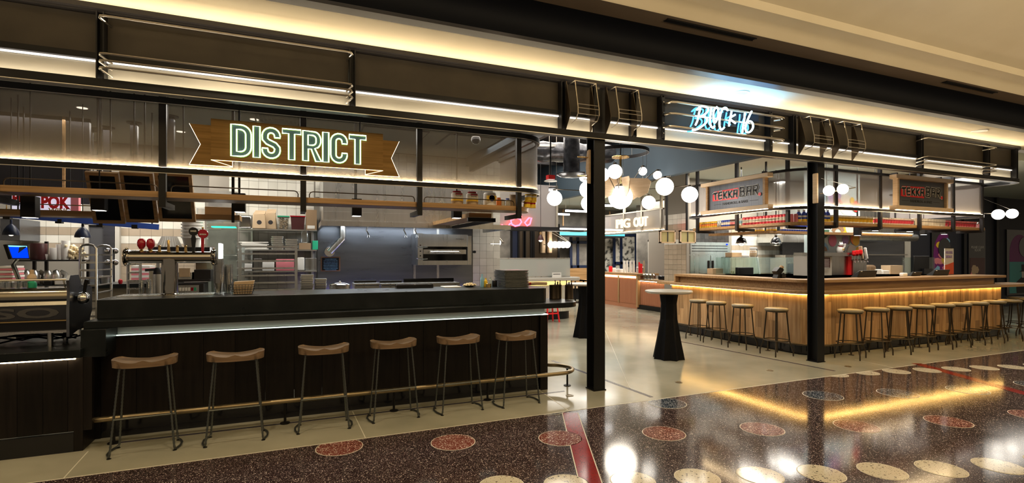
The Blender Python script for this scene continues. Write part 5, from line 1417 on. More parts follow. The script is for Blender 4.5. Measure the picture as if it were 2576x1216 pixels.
# items on rear counter
boxed(110, 128, 704, 0, 8.42, .15, 'black_plastic', 'card_reader', 'black card printer on the rear counter', 'printer', bz)
boxed(136, 168, 701, 0, 8.45, .15, 'white_paper', 'napkin_stack', 'white napkin stack on the rear counter', 'napkins', bz, bev=.01)
boxed(172, 198, 702, 0, 8.5, .15, 'black_gloss', 'toaster', 'black toaster near the pan rack on the rear counter', 'toaster', bz, bev=.02)
stack(265, 30, 694, 0, 8.6, 1, 'steel', 'steel_insert', 'round steel inserts on the rear counter below the porthole door', 'pot', bz)
turned([(.7, 0), (1, .4), (.8, .8), (.001, 1)], 303, 702, 0, 8.45, 'red_gloss', 'red_tape_roll', 'small red tape roll on the rear counter right of the door', 'tape', bz, w=10)
# wall with stripes of pink light right of the door, red boxes
for k in range(6): boxed(330, 377, 673 + 6 * k - 4, 679 + 6 * k - 4, 8.6, .3, 'pink' if k % 2 else 'white_paper', 'flat_box', 'flat takeaway box seen under the beer tower arm', 'box', group='flat boxes under the tower arm', bev=0)
single(MB().box(XA(325, 8.6), XA(380, 8.6), 8.6, 8.95, 0, ZA(350, 705, 8.6)), 'steel_stand', 'steel', 'steel stand behind the beer tower holding flat boxes', 'stand')
# pendants
for px, py, l in ((28, 570, 'small dark dome pendant at the left edge'), (208, 576, 'small dark dome pendant above the pan rack')):
    Y = 7.8; x = XA(px, Y); z = ZA(px, py + 22, Y); r_ = 16.5 * mpp(px, Y)
    t = thing('dome_pendant', l, 'lamp', (x, Y, z))
    MB().lathe([(r_, 0), (r_ * 1.0, .02), (r_ * .85, .06), (r_ * .5, .105), (r_ * .16, .13), (.012, .16), (.01, .18)], (x, Y, z), 28).build('shade', 'navy', t)
    MB().ball((x, Y, z + .02), .03, 12).build('bulb', 'led_soft', t)
    MB().cyl((x, Y, z + .16), (x, Y, 3.45), .005, 6).build('cord', 'black_plastic', t)
    spot('pendant_light', (x, Y, z + .0), 5, WARM, 120)
# blue steel rail, and the wing sign
t = thing('blue_rail', 'long blue painted steel rail hanging behind the shelves at the left', 'rail', (-2.6, 7.9, 2.1))
a, b = on(0, 538, Y=7.6), on(400, 572, Y=7.95)
MB().bar(a, b, .05, .07).build('rail', mat('blue_paint', (.02, .06, .28), .35), t)
for px, py in ((20, 541), (150, 552), (253, 562), (340, 566)):
    q = on(px, py, Y=7.6 + .35 * px / 400); MB().box(q.x - .03, q.x + .03, q.y - .04, q.y + .03, q.z - .05, q.z).build('track_head', 'black_plastic', t); 
for f in (.1, .6, .95): q = a.lerp(b, f); MB().cyl(q, (q.x, q.y, 3.45), .008, 6).build('hanger', 'steel_black', t)
Y = 8.2
x0, x1, z0, z1 = ext(30, 198, 488, 540, Y)
t = thing('wing_sign', 'white lightbox sign with red letters POK POK and gold WING at the left', 'sign', ((x0 + x1) / 2, Y, z0))
MB().box(x0, x1 - .08, Y, Y + .06, z0 + .02, z1 + .05).build('face', mat('lightbox', (.6, .6, .68), .5, emit=(.75, .72, .9), es=.55), t)
MB().box(x1 - .08, x1, Y - .005, Y + .07, z0, z1 + .05).build('end_panel', 'pink', t)
MB().box(x0, x1, Y - .01, Y + .07, z0, z0 + .02).build('red_rail', 'red_paint', t)
text(MB(), 'POK', XA(177, Y) - XA(104, Y), .17, (XA(104, Y), Y - .006, ZA(140, 526, Y)), bold=.05).build('red_lettering', 'red_paint', t)
text(MB(), 'POK', XA(98, Y) - XA(32, Y), .17, (XA(32, Y), Y - .006, ZA(60, 517, Y)), bold=.05).build('red_lettering', 'red_paint', t)
text(MB(), 'WING', XA(178, Y) - XA(122, Y), .06, (XA(122, Y), Y - .006, ZA(150, 536, Y)), bold=.03).build('gold_lettering', 'gold_text', t)
for x in (x0 + .1, x1 - .1): MB().cyl((x, Y + .03, z1 + .05), (x, Y + .03, 3.45), .008, 6).build('hanger', 'steel_black', t)
# dark bulkhead above the rear left
struct(MB().box(-8, XA(225, 8.6), 8.6, 8.66, 2.30, 3.45), 'wall_bulkhead', 'steel_dark', smooth=0)
single(MB().box(XA(157, 8.55), XA(163, 8.55), 8.54, 8.58, 2.25, 3.44), 'timber_post', 'shelf_oak', 'thin vertical oak batten on the dark bulkhead', 'batten')
boxed(0, 50, 550, 605, 9.6, .66, 'steel_wall', 'small_hood', 'small steel hood at the far left behind the pendant', 'hood')

# ================================================================ OAK BAR (right)
TX, TY = 7.55, 5.70          # outer faces of the plank front
TXE = XA(2518, TY)           # right end
TYE = 8.95                   # left wing runs back to here
tb = thing('oak_bar', 'long L-shaped oak plank bar with two-tier top and amber light line', 'counter', (9.5, 6.5, 0))
def lpath(off, r=.28, xe=None, ye=None):
    """plan path from the back of the left wing round the corner and along the front; off is outward"""
    X, Y = TX - off, TY - off; r_ = r + off; xe = xe if xe else TXE; ye = ye if ye else TYE
    return [(X, ye), (X, Y + r_)] + arc(X + r_, Y + r_, r_, 180, 270, 10)[1:] + [(xe, Y)]
# sweep uses the right-hand side as outward for this direction of travel
def slab_path(path, inner, z0, z1):
    inn = inner[::-1]
    return MB().prism(path + inn, lambda u, v, t_: (u, v, t_), z0, z1)
random.seed(21)
pth = lpath(0)
L_tot = 0
segs = along(pth, .001)
cum = len(segs)
i = 0; pn = 0
base_len = cum / 1000
while i < cum - 5:
    w = random.choice([70, 90, 110, 130, 150]); j = min(i + w, cum - 1)
    p0, p1 = segs[i][0], segs[j][0]; d = (p1 - p0)
    if d.length < .02: break
    d.normalize(); nv = Vector((-d.y, d.x))    # inward (left of travel)
    pr = random.uniform(0, .0025)
    a, b = p0 + d * .001, p1 - d * .001
    cuts = sorted([.155] + random.sample([.35, .5, .62, .74, .86], random.choice([0, 1, 1, 2])) + [.985])
    for z0, z1 in zip(cuts, cuts[1:]):
        pr = random.uniform(0, .003)
        A, B = a - nv * pr, b - nv * pr
        MB().hexa([(A.x, A.y, z0), (B.x, B.y, z0), (B.x + nv.x * .02, B.y + nv.y * .02, z0), (A.x + nv.x * .02, A.y + nv.y * .02, z0),
                   (A.x, A.y, z1 - .0015), (B.x, B.y, z1 - .0015), (B.x + nv.x * .02, B.y + nv.y * .02, z1 - .0015), (A.x + nv.x * .02, A.y + nv.y * .02, z1 - .0015)]).build('plank', 'oak', tb, smooth=0)
        pn += 1
    i = j
slab_path(lpath(-.02), lpath(-.10, r=.2), 0, .99).build('carcass', 'steel_black', tb)
slab_path(lpath(-.005), lpath(-.05, r=.24), 0.02, .15).build('toe_kick', 'black_gloss', tb)
# joints with thin light reveals
for px in (2212, 2320, 2416, 2497):
    x = XA(px, TY); MB().box(x - .004, x + .004, TY - .006, TY, .16, .985).build('reveal_strip', 'brass', tb)
slab_path(lpath(.035), lpath(.02), .978, .988).build('led_strip', 'led_amber', tb)
slab_path(lpath(.20, xe=TXE + .95, ye=TYE + .25), lpath(-.30, r=.05, xe=TXE + .95, ye=TYE + .25), .995, 1.045).build('lower_ledge', 'oak_slab', tb, bev=.004)
slab_path(lpath(-.10, r=.2, ye=TYE - .15, xe=TXE - .03), lpath(-.14, r=.2, ye=TYE - .15, xe=TXE - .03), 1.045, 1.17).build('upstand', 'oak_slab', tb)
slab_path(lpath(.02, ye=TYE - .1, xe=TXE + .15), lpath(-.55, r=.02, ye=TYE - .1, xe=TXE + .15), 1.17, 1.218).build('upper_top', 'oak_slab', tb, bev=.004)
MB().box(TX - .02, TX + .55, TYE - .14, TYE - .10, 1.045, 1.17).build('end_cheek', 'oak_slab_y', tb)
MB().box(TXE - .03, TXE + .0, TY + .1, TY + .5, 0, 1.16).build('end_panel', 'steel_black', tb)
UZ = 1.218
frt = thing('bar_foot_rail', 'dark steel foot rail around the oak bar', 'rail', (9.5, 5.5, 0))
q = lpath(.16, ye=8.8); MB().tube([(a, b, .19) for a, b in q], .018, 10).build('rail', 'bronze_dark', frt)
for x, y in ((TX - .16, 8.2), (TX - .16, 7.2), (TX - .16, 6.35), (8.3, TY - .16), (9.2, TY - .16), (10.1, TY - .16), (11.0, TY - .16), (11.9, TY - .16)):
    MB().lathe([(.04, 0), (.04, .008), (.012, .014), (.011, .19)], (x, y, 0), 12).build('support', 'bronze_dark', frt)

def round_stool(lab):
    t = thing('bar_stool', lab, 'stool', (0, 0, 0), 'round stools at the oak bar')
    MB().lathe([(.15, .70), (.165, .705), (.17, .715), (.165, .722)], (0, 0, 0), 28).build('seat_ring', 'stool_bronze', t)
    MB().lathe([(.16, .718), (.178, .727), (.181, .742), (.172, .757), (.14, .765), (.001, .768)], (0, 0, 0), 28).build('seat', 'cushion', t, smooth=60)
    for k in range(4):
        a = R(45 + 90 * k); c, s = math.cos(a), math.sin(a)
        MB().tube([(.145 * c, .145 * s, .705), (.185 * c, .185 * s, .25), (.20 * c, .20 * s, .19), (.235 * c, .235 * s, .10), (.24 * c, .24 * s, .07), (.24 * c, .24 * s, 0)], .0105, 8).build('leg', 'stool_bronze', t)
    MB().tube([(.19 * math.cos(R(a)), .19 * math.sin(R(a)), .245) for a in range(0, 360, 15)], .008, 7, closed=True).build('foot_ring', 'stool_bronze', t)
    return t
lab_left = ['round stool at the oak bar just right of the tall cocktail table', 'second round stool along the left wing of the oak bar', 'third round stool along the left wing of the oak bar', 'round stool at the left wing nearest the far black column']
rs_ = round_stool(lab_left[0])
ps = [on(1729, 757, Z=.75), on(1790, 761, Z=.75), on(1861, 768, Z=.75), on(1952, 777, Z=.75)]
for k, p in enumerate(ps): p.x = 7.2
rs_.location = (ps[0].x, ps[0].y, 0); rs_.rotation_euler = (0, 0, R(8))
for l, p, r_ in zip(lab_left[1:], ps[1:], (22, 12, -8)): dup(rs_, (p.x, p.y, 0), l, rz=R(r_))
ords = ['first', 'second', 'third', 'fourth', 'fifth', 'sixth', 'seventh', 'eighth', 'ninth']
for k, (px, r_) in enumerate(zip((2139, 2205, 2262, 2319, 2370, 2413, 2456, 2500, 2541), (20, 12, 25, 8, 18, 22, 10, 16, 24))):
    dup(rs_, (XA(px, 5.39), 5.39, 0), ords[k] + ' round stool right of the far black column along the front of the oak bar', rz=R(r_))
for k, px in enumerate((2562, 2590)):
    p = on(px, 749 + k * 3, Z=.75); dup(rs_, (p.x, p.y, 0), 'round stool at the right end of the oak bar, ' + ('farther one' if k == 0 else 'cut by the frame'), rz=R(15))

# ---------------------------------------------------------------- canopy over the oak bar
tc = thing('bar_canopy', 'perforated metal canopy lit from below over the oak bar', 'canopy', (10, 7, 2.38))
CXE = XA(2488, 5.75)
def cpath(off=0, r=.55):
    X, Y = 7.48 - off, 5.75 - off; r_ = r + off; xr_ = CXE + off; r2 = .30 + off
    return [(X + .35, 8.45 + off), (X + .1, 8.40 + off), (X, 8.2)] + [(X, Y + r_)] + arc(X + r_, Y + r_, r_, 180, 270, 12)[1:] + [(xr_ - r2, Y)] + arc(xr_ - r2, Y + r2, r2, -90, 0, 8)[1:] + [(xr_, 7.6)]
cp = cpath()
MB().sweep(cp, [(.03, 2.375), (.03, 2.42), (-.03, 2.42), (-.03, 2.375)]).build('lower_beam', 'steel_dark', tc)
MB().sweep(cp, [(.03, 3.0), (.03, 3.04), (-.03, 3.04), (-.03, 3.0)]).build('top_rail', 'steel_dark', tc)
MB().sweep(cp, [(.024, 2.4185), (.024, 2.4215), (.008, 2.4215), (.008, 2.4185)]).build('led_strip', 'led_up', tc)
MB().sweep(cp, [(.028, 2.368), (.028, 2.374), (.016, 2.374), (.016, 2.368)]).build('lower_trim', 'trim_pale', tc)
MB().sweep(cp, [(0, 2.422), (0, 3.0), (-.004, 3.0), (-.004, 2.422)]).build('mesh_panel', 'gauze_bar', tc)
tposts = [(7.48, on(1755, 600, X=7.48).y), (7.48, on(1854, 600, X=7.48).y), (7.62, on(1982, 600, X=7.62).y)] + [(XA(p_, 5.75), 5.75) for p_ in (2103, 2214, 2313, 2398, 2470)]
for k, (x, y) in enumerate(tposts):
    MB().box(x - .025, x + .025, y - .02, y + .03, 2.42, 3.45).build('post', 'steel_dark', tc)
    MB().box(x - .025, x + .025, y - .025, y + .025, 2.07, 2.375).build('post', 'steel_dark', tc)
    if k < 3: MB().bar((x, y, 2.085), (x + .42, y, 2.085), .045, .045).build('shelf_bracket', 'steel_dark', tc)
    else: MB().bar((x, y, 2.085), (x, y + .42, 2.085), .045, .045).build('shelf_bracket', 'steel_dark', tc)
ts = thing('bar_top_shelf', 'oak shelf of drinks and cups hung round the canopy of the oak bar', 'shelf', (10, 6, 2.12))
def cin(off, r=.45):
    X, Y = 7.50 + off, 5.78 + off; r_ = max(r - off, .05)
    return [(X, 8.25)] + [(X, Y + r_)] + arc(X + r_, Y + r_, r_, 180, 270, 8)[1:] + [(CXE - .08, Y)]
slab_path(cin(0), cin(.33), 2.115, 2.165).build('board', 'shelf_oak', ts, bev=.003)
TZ = 2.165
def gal2(a, b, par):
    MB().tube([(a[0], a[1], TZ), (a[0], a[1], TZ + .075), (b[0], b[1], TZ + .075), (b[0], b[1], TZ)], .005, 6).build('gallery_rail', 'bronze_dark', par)
for k in range(len(tposts) - 1):
    a, b = Vector(tposts[k]), Vector(tposts[k + 1]); d = (b - a).normalized()
    if k == 2: continue
    off = Vector((.04, 0)) if k < 2 else Vector((0, .05)); gal2(a + d * .06 + off, b - d * .06 + off, ts)
t2 = thing('bar_inner_shelf', 'second oak shelf further inside the oak bar', 'shelf', (10, 7, 2.0))
MB().box(8.55, 12.6, 7.05, 7.35, 2.035, 2.085).build('board', 'shelf_oak', t2)
MB().box(8.25, 8.55, 7.05, 8.6, 2.035, 2.085).build('board', 'shelf_oak', t2)
MB().box(XA(2170, 7.04), 12.6, 7.035, 7.045, 2.087, 2.095).build('led_strip', 'led_warm', t2)
for x in (8.5, 9.8, 11.2, 12.5): MB().box(x - .012, x + .012, 7.33, 7.36, 2.085, 3.45).build('hanger', 'steel_dark', t2)

# goods on the shelf; each is a thing of its own
def can(lab, m_, r_, h, grp, top='foil', labm=None):
    t = thing('drink_can', lab, 'can', (0, 0, 0), grp)
    MB().lathe([(r_ * .85, 0), (r_, h * .06), (r_, h * .92), (r_ * .85, h)], (0, 0, 0), 14).build('can', m_, t)
    MB().lathe([(r_ * .85, h), (r_ * .8, h * .985), (.001, h * .985)], (0, 0, 0), 14).build('lid', top, t)
    if labm: MB().lathe([(r_ * 1.01, h * .3), (r_ * 1.01, h * .7)], (0, 0, 0), 14).build('label', labm, t)
    return t
def cup(lab, m_, r_, h, grp, labm, name='noodle_cup'):
    t = thing(name, lab, 'cup', (0, 0, 0), grp)
    MB().lathe([(r_ * .75, 0), (r_, h), (r_ * 1.06, h), (r_ * 1.06, h * 1.04), (.001, h * 1.04)], (0, 0, 0), 14).build('cup', m_, t)
    MB().lathe([(r_ * .82, h * .25), (r_ * .98, h * .8)], (0, 0, 0), 14).build('label', labm, t)
    return t
def yleft(px): return on(px, 600, X=7.66).y
def line(proto, pts):
    proto.location = (*pts[0], TZ)
    for p in pts[1:]: dup(proto, (*p, TZ), rz=random.uniform(0, 3))
def lefts(p0, p1, n): return [(7.66, yleft(p0 + (p1 - p0) * i / (n - 1))) for i in range(n)]
def fronts(p0, p1, n, y=5.92): return [(XA(p0 + (p1 - p0) * i / (n - 1), y), y) for i in range(n)]
line(can('small orange and yellow can at the far left end of the bar shelf', 'yellow', .030, .125, 'orange cans on the bar shelf', labm='orange'), lefts(1760, 1803, 9))
line(can('plain pale can between the orange cans and the blue pack', 'foil', .03, .125, 'pale cans on the bar shelf'), lefts(1808, 1813, 2))
line(can('blue can in the pack of blue cans on the bar shelf', 'blue', .032, .13, 'blue cans on the bar shelf', labm='white_paper'), lefts(1819, 1836, 4))
line(can('dark red can right of the blue pack on the bar shelf', 'maroon', .032, .13, 'dark red cans on the bar shelf', labm='pink'), lefts(1841, 1850, 3))
line(can('white can just right of the second canopy post', 'white_plastic', .032, .14, 'white cans by the second post', labm='sky'), lefts(1861, 1866, 2))
line(can('bright pink-red can in the long row between two posts of the bar shelf', 'pink_can', .036, .15, 'pink-red cans on the bar shelf', labm='white_paper'), lefts(1873, 1975, 13))
line(can('pale pink can right of the third canopy post', 'pink', .034, .15, 'pale pink cans by the third post'), [(7.76, 6.20), (7.80, 6.14)])
def bottle(lab, grp):
    t = thing('drink_bottle', lab, 'bottle', (0, 0, 0), grp)
    MB().lathe([(.036, 0), (.038, .01), (.038, .05), (.034, .06)], (0, 0, 0), 14).build('base', 'yellow', t)
    MB().lathe([(.034, .06), (.038, .07), (.038, .15), (.02, .185)], (0, 0, 0), 14).build('body', 'blue', t)
    MB().lathe([(.018, .185), (.02, .19), (.02, .215), (.001, .215)], (0, 0, 0), 14).build('cap', 'white_plastic', t)
    MB().lathe([(.0385, .09), (.0385, .12)], (0, 0, 0), 14).build('label', 'white_paper', t)
    return t
bt = bottle('blue and yellow drink bottle left of the far column on the bar shelf', 'blue bottles left of the far column')
line(bt, [(7.84, 6.12), (7.90, 6.07), (7.95, 6.03), (8.0, 5.99), (8.05, 5.97)])
bt2 = dup(bt, (XA(2073, 5.93), 5.93, TZ), 'blue and yellow drink bottle right of the far column on the bar shelf', 'blue bottles right of the far column')
dup(bt2, (XA(2082, 5.93), 5.93, TZ))
line(cup('white and yellow cup in the row right of the far column', 'white_plastic', .042, .125, 'yellow cups on the bar shelf', 'yellow'), fronts(2092, 2190, 12))
line(cup('white and red cup in the row at the middle of the front bar shelf', 'white_plastic', .042, .12, 'red and white cups on the bar shelf', 'pink_can'), fronts(2202, 2292, 15))
line(cup('white jar in the row left of the fifth canopy post', 'white_plastic', .042, .135, 'white jars on the bar shelf', 'foam_cup', 'white_jar'), fronts(2300, 2372, 11))
line(cup('pink cup in the row at the right end of the bar shelf', 'pink', .042, .12, 'pink cups on the bar shelf', 'pink_can'), fronts(2380, 2450, 12))
t = thing('glass_jar', 'clear storage jar at the right end of the bar shelf', 'jar', (XA(2464, 5.92), 5.92, TZ)); MB().lathe([(.06, 0), (.065, .1), (.05, .12), (.055, .13), (.001, .13)], WL[t.name], 20).build('jar', 'plastic_clear', t)
MB().lathe([(.052, .01), (.055, .08), (.001, .08)], WL[t.name], 16).build('contents', 'pink', t)
IZ = 2.085
c0 = can('small yellow can on the inner shelf of the oak bar', 'yellow', .035, .10, 'yellow cans on the inner bar shelf', labm='white_paper'); pts = [(XA(p_, 7.15), 7.15) for p_ in (1898, 1906, 1914, 1932, 1940, 1948)]
pts = [(8.40, on(p_, 600, X=8.40).y) for p_ in (1904, 1911, 1918, 1933, 1941, 1949)]
c0.location = (*pts[0], IZ)
for p in pts[1:]: dup(c0, (*p, IZ))
c1_ = can('blue and white can on the inner shelf of the oak bar', 'blue', .035, .125, 'blue and white cans on the inner bar shelf', labm='white_paper')
pts = [(XA(p_, 7.15), 7.15) for p_ in range(1968, 2036, 6)]
c1_.location = (*pts[0], IZ)
for p in pts[1:]: dup(c1_, (*p, IZ))

# ---------------------------------------------------------------- the two hanging signs
def brush(polys, w):
    """brush letters: each stroke a flat ribbon outline"""
    return [thick(p, w) for p in polys]
TK = {'T': [[(0, .80), (.1, .88), (1, .93)], [(.52, .9), (.50, .4), (.55, 0)]],
      'E': [[(.1, .92), (.95, .95)], [(.15, .90), (.05, .5), (.15, .06), (.9, .1)], [(.15, .5), (.9, .53)]],
      'K': [[(.15, 1), (.18, 0)], [(.95, .95), (.25, .45)], [(.3, .5), (.95, .02)]],
      'A': [[(.1, .92), (.95, .95), (.85, 0)], [(.22, .88), (.1, 0)], [(.2, .48), (.85, .5)]],
      'B': [[(.12, 1), (.12, .02), (.8, .05), (.92, .28), (.75, .50), (.2, .52)], [(.12, .95), (.78, .93), (.85, .75), (.7, .52)]],
      'R': [[(.12, .0), (.12, .95), (.8, .95), (.92, .72), (.7, .5), (.15, .48)], [(.5, .48), (1.05, -.08)]]}
def tekka_sign(lab, org, right, W_, H_, out, front):
    """org lower-left corner of the dark panel; right along the sign, out towards the viewer"""
    o, r, n = Vector(org), Vector(right), Vector(out); u = Vector((0, 0, 1))
    t = thing('bar_sign', lab, 'sign', tuple(o + r * W_ / 2), 'TEKKA BAR signs')
    def bx(a0, a1, b0, b1, d0, d1):
        m_ = MB(); m_.hexa([o + r * a + n * d + u * b for b in (b0, b1) for a, d in ((a0, d0), (a1, d0), (a1, d1), (a0, d1))]); return m_
    bx(0, W_, 0, H_, 0, .02).build('panel', 'sign_grey', t)
    for a in (-.045, W_): bx(a, a + .045, -.01, H_ + .01, -.02, .06).build('side_post', 'ply' if front else 'shelf_oak', t)
    bx(-.14, W_ + .14, H_, H_ + .07, -.02, .10).build('top_rail', 'ply', t, bev=.004); bx(-.14, W_ + .14, -.07, 0, -.02, .10).build('bottom_rail', 'ply', t, bev=.004)
    bx(-.10, W_ + .10, -.078, -.071, .05, .09).build('led_strip', 'led_warm', t)
    for a in (.05, W_ - .05): bx(a - .02, a + .02, H_ + .07, H_ + .12, -.09, 0).build('bracket', 'steel_dark', t)
    def flat(polys, m_, nm, d, dd=.003):
        mb = MB()
        for p in polys: mb.prism(p, lambda x_, y_, t_: o + r * x_ + u * y_ + n * t_, d, d + dd)
        return mb.build(nm, m_, t, smooth=0)
    # red brush patch behind TEKKA
    x0, y0, lw, lh = W_ * .09, H_ * .42, W_ * .098, H_ * .30
    flat([[(x0 - .02, y0 - .02), (x0 + W_ * .46, y0 - .03), (x0 + W_ * .49, y0 + lh * .5), (x0 + W_ * .47, y0 + lh + .03), (x0 + .02, y0 + lh + .02), (x0 - .015, y0 + lh * .7)]], 'red_paint', 'red_patch', .021)
    cx = x0
    for ch, kw, kh in (('T', 1, 1), ('E', .95, 1), ('K', .95, 1), ('K', .95, 1), ('A', .95, 1), (' ', .25, 1), ('B', 1.15, 1.2), ('A', 1.15, 1.2), ('R', 1.15, 1.2)):
        if ch != ' ':
            sc_ = [[(cx + a * lw * kw * .86, y0 + b * lh * kh) for a, b in p] for p in TK[ch]]
            flat(brush(sc_, .052), 'white_paper', 'letter_outline', .025, .002); flat(brush(sc_, .033), 'ink', 'letter', .028, .002)
        cx += lw * kw
    q = (cx + .01, y0 - .0)
    flat([[(q[0] + .035 * math.cos(a * .5236), q[1] + .035 * math.sin(a * .5236)) for a in range(12)]], 'white_paper', 'seal_rim', .028); flat([[(q[0] + .029 * math.cos(a * .5236), q[1] + .029 * math.sin(a * .5236)) for a in range(12)]], 'red_paint', 'seal', .031)
    mb = MB(); text(mb, 'HANDROLL & SAKE', W_ * .46, H_ * .10, o + r * W_ * .27 + u * H_ * .17 + n * .021, r, u, depth=.002, bold=.03); mb.build('lettering', 'ink', t)
    for a0, a1 in ((.10, .24), (.76, .90)): bx(W_ * a0, W_ * a1, H_ * .21, H_ * .225, .02, .023).build('rule', 'ink', t)
a, b = on(1786, 534, X=7.36), on(1925, 520, X=7.36)
Wl = a.y - b.y; tekka_sign('wooden framed TEKKA BAR sign on the left wing of the oak bar canopy', (7.36, a.y, 2.47), (0, -1, 0), Wl, .46, (-1, 0, 0), False)
a, b = on(2253, 520, Y=5.62), on(2372, 520, Y=5.62)
tekka_sign('wooden framed TEKKA BAR sign on the front of the oak bar canopy', (a.x, 5.62, 2.47), (1, 0, 0), b.x - a.x, .46, (0, -1, 0), True)

# ---------------------------------------------------------------- inside the oak bar
BY = 9.6
wb_ = struct(MB().box(XA(1728, BY), 12.7, BY, BY + .12, 0, 3.45), 'wall_bar_rear', 'grout', smooth=0)
def bandb(z): return 'tile_beige' if (z > 2.05 or 1.70 < z < 1.80 or z < 1.6) else 'tile_white'
xa_ = XA(1840, BY); tiles(wb_, xa_, 11.62, .95, 2.35, BY, .128, bandb, hgt=.115)
tiles(wb_, XA(1730, BY), xa_ - .05, 1.9, 2.35, BY, .128, lambda z: 'tile_dark', hgt=.115)
ic = thing('bar_inner_counter', 'inner work counter behind the oak bar with pale wood edge', 'worktop', (10, 7.6, 0))
MB().box(8.22, 9.10, 6.9, 8.6, 1.04, 1.09).build('worktop', 'oak_slab', ic); MB().box(8.24, 9.08, 6.95, 8.55, 0, 1.04).build('cabinet', 'steel', ic)
MB().box(11.38, 13.0, 6.8, 7.75, 1.04, 1.09).build('worktop', 'oak_slab', ic); MB().box(11.40, 12.98, 6.85, 7.7, 0, 1.04).build('cabinet', 'steel', ic)
CZ2 = 1.09
wr = struct(MB().box(8.0, 8.08, 9.0, 9.74, 0, 3.45), 'wall_bar_return', 'grout', smooth=0)
for k in range(14):
    for j in range(5): MB().box(7.992, 8.0, 9.01 + j * .145, 9.01 + j * .145 + .14, .95 + k * .115, 1.06 + k * .115).build('tile', 'tile_white' if k in (8, 12, 13) else 'tile_beige', wr, smooth=0)
# fridge
YF = 9.02; x0, x1, z0, z1 = ext(1735, 1838, 610, 720, YF, 0)
t = thing('upright_fridge', 'two-door stainless upright fridge behind the left wing of the oak bar', 'fridge', ((x0 + x1) / 2, YF, 0))
MB().box(x0, x1, YF + .03, BY - .05, .1, z1).build('body', 'steel', t)
zt_ = z1 - .28
for a, b in ((x0 + .02, (x0 + x1) / 2 - .01), ((x0 + x1) / 2 + .01, x1 - .02)):
    d = MB().box(a, b, YF, YF + .03, .16, zt_ - .02).build('door', 'steel', t); hx = b - .05 if a == x0 + .02 else a + .05
    MB().box(hx - .012, hx + .012, YF - .03, YF, .9, 1.5).build('handle', 'steel_dark', d)
MB().box(x0 + .02, x1 - .02, YF + .0, YF + .03, zt_, z1).build('grille_panel', 'steel', t)
for k in range(3): MB().box(x0 + .06, x1 - .1, YF - .006, YF, z1 - .09 - k * .06, z1 - .075 - k * .06).build('grille_slot', 'black_plastic', t)
MB().box(x1 - .14, x1 - .09, YF - .006, YF, z1 - .06, z1 - .03).build('display', 'screen_blue', t)
for x in (x0 + .1, x1 - .1): MB().cyl((x, YF + .2, 0), (x, YF + .2, .1), .03, 10).build('foot', 'black_plastic', t)
# heat lamps
for px, l in ((1865, 'left black dome heat lamp over the oak bar'), (1952, 'right black dome heat lamp over the oak bar')):
    Y = 8.0; x = XA(px, Y); s = mpp(px, Y); zc_ = ZA(px, 612, Y); r_ = 12.5 * s
    t = thing('heat_lamp', l, 'lamp', (x, Y, zc_))
    MB().lathe([(r_, 0), (r_ * .98, .03), (r_ * .8, .085), (r_ * .45, .12), (r_ * .25, .13), (r_ * .25, .17)], (x, Y, zc_), 24).build('shade', 'black_gloss', t)
    MB().lathe([(r_ * .27, .165), (r_ * .3, .18), (r_ * .2, .23), (.02, .24)], (x, Y, zc_), 18).build('neck', 'chrome', t)
    for k in range(8): a = k * math.pi / 4; MB().tube([(x + r_ * 1.05 * math.cos(a), Y + r_ * 1.05 * math.sin(a), zc_), (x + r_ * .7 * math.cos(a), Y + r_ * .7 * math.sin(a), zc_ - .05), (x, Y, zc_ - .055)], .003, 5).build('guard_wire', 'white_plastic', t)
    MB().tube([(x + r_ * 1.05 * math.cos(R(a)), Y + r_ * 1.05 * math.sin(R(a)), zc_) for a in range(0, 360, 20)], .006, 6, closed=True).build('guard_ring', 'chrome', t)
    MB().ball((x, Y, zc_ + .03), .045, 12).build('bulb', 'led_soft', t); MB().cyl((x, Y, zc_ + .23), (x, Y, 3.45), .012, 8).build('stem', 'steel_black', t)
    spot('heat_lamp_light', (x, Y, zc_ - .02), 10, WARM, 120)
for k, (px0, px1, py) in enumerate(((1858, 1872, 588), (1912, 1931, 583), (1952, 1966, 590), (2069, 2090, 577), (2151, 2163, 593), (2192, 2211, 581), (2279, 2298, 583), (2317, 2330, 591), (2365, 2385, 590))):
    Y = 8.05 if k < 3 else 6.75; x = (XA(px0, Y) + XA(px1, Y)) / 2; z = ZA((px0 + px1) / 2, py, Y)
    t = thing('bar_drop_lamp', 'black square drop lamp over the oak bar, ' + ['above the left heat lamp', 'between the two heat lamps', 'above the right heat lamp', 'just right of the far column', 'at the right edge of the mural', 'at the left end of the hood', 'over the middle of the hood', 'at the right end of the hood', 'rightmost, before the dark wall'][k], 'lamp', (x, Y, z))
    MB().box(x - .05, x + .05, Y - .05, Y + .05, z, z + .17).build('housing', 'black_plastic', t); MB().box(x - .04, x + .04, Y - .04, Y + .04, z - .002, z + .001).build('lens', 'led_white', t)
    MB().cyl((x, Y, z + .17), (x, Y, 3.45), .006, 6).build('stem', 'steel_black', t)
    if k % 2 == 1: spot('bar_drop_light', (x, Y, z - .01), 14, WHITE, 100)
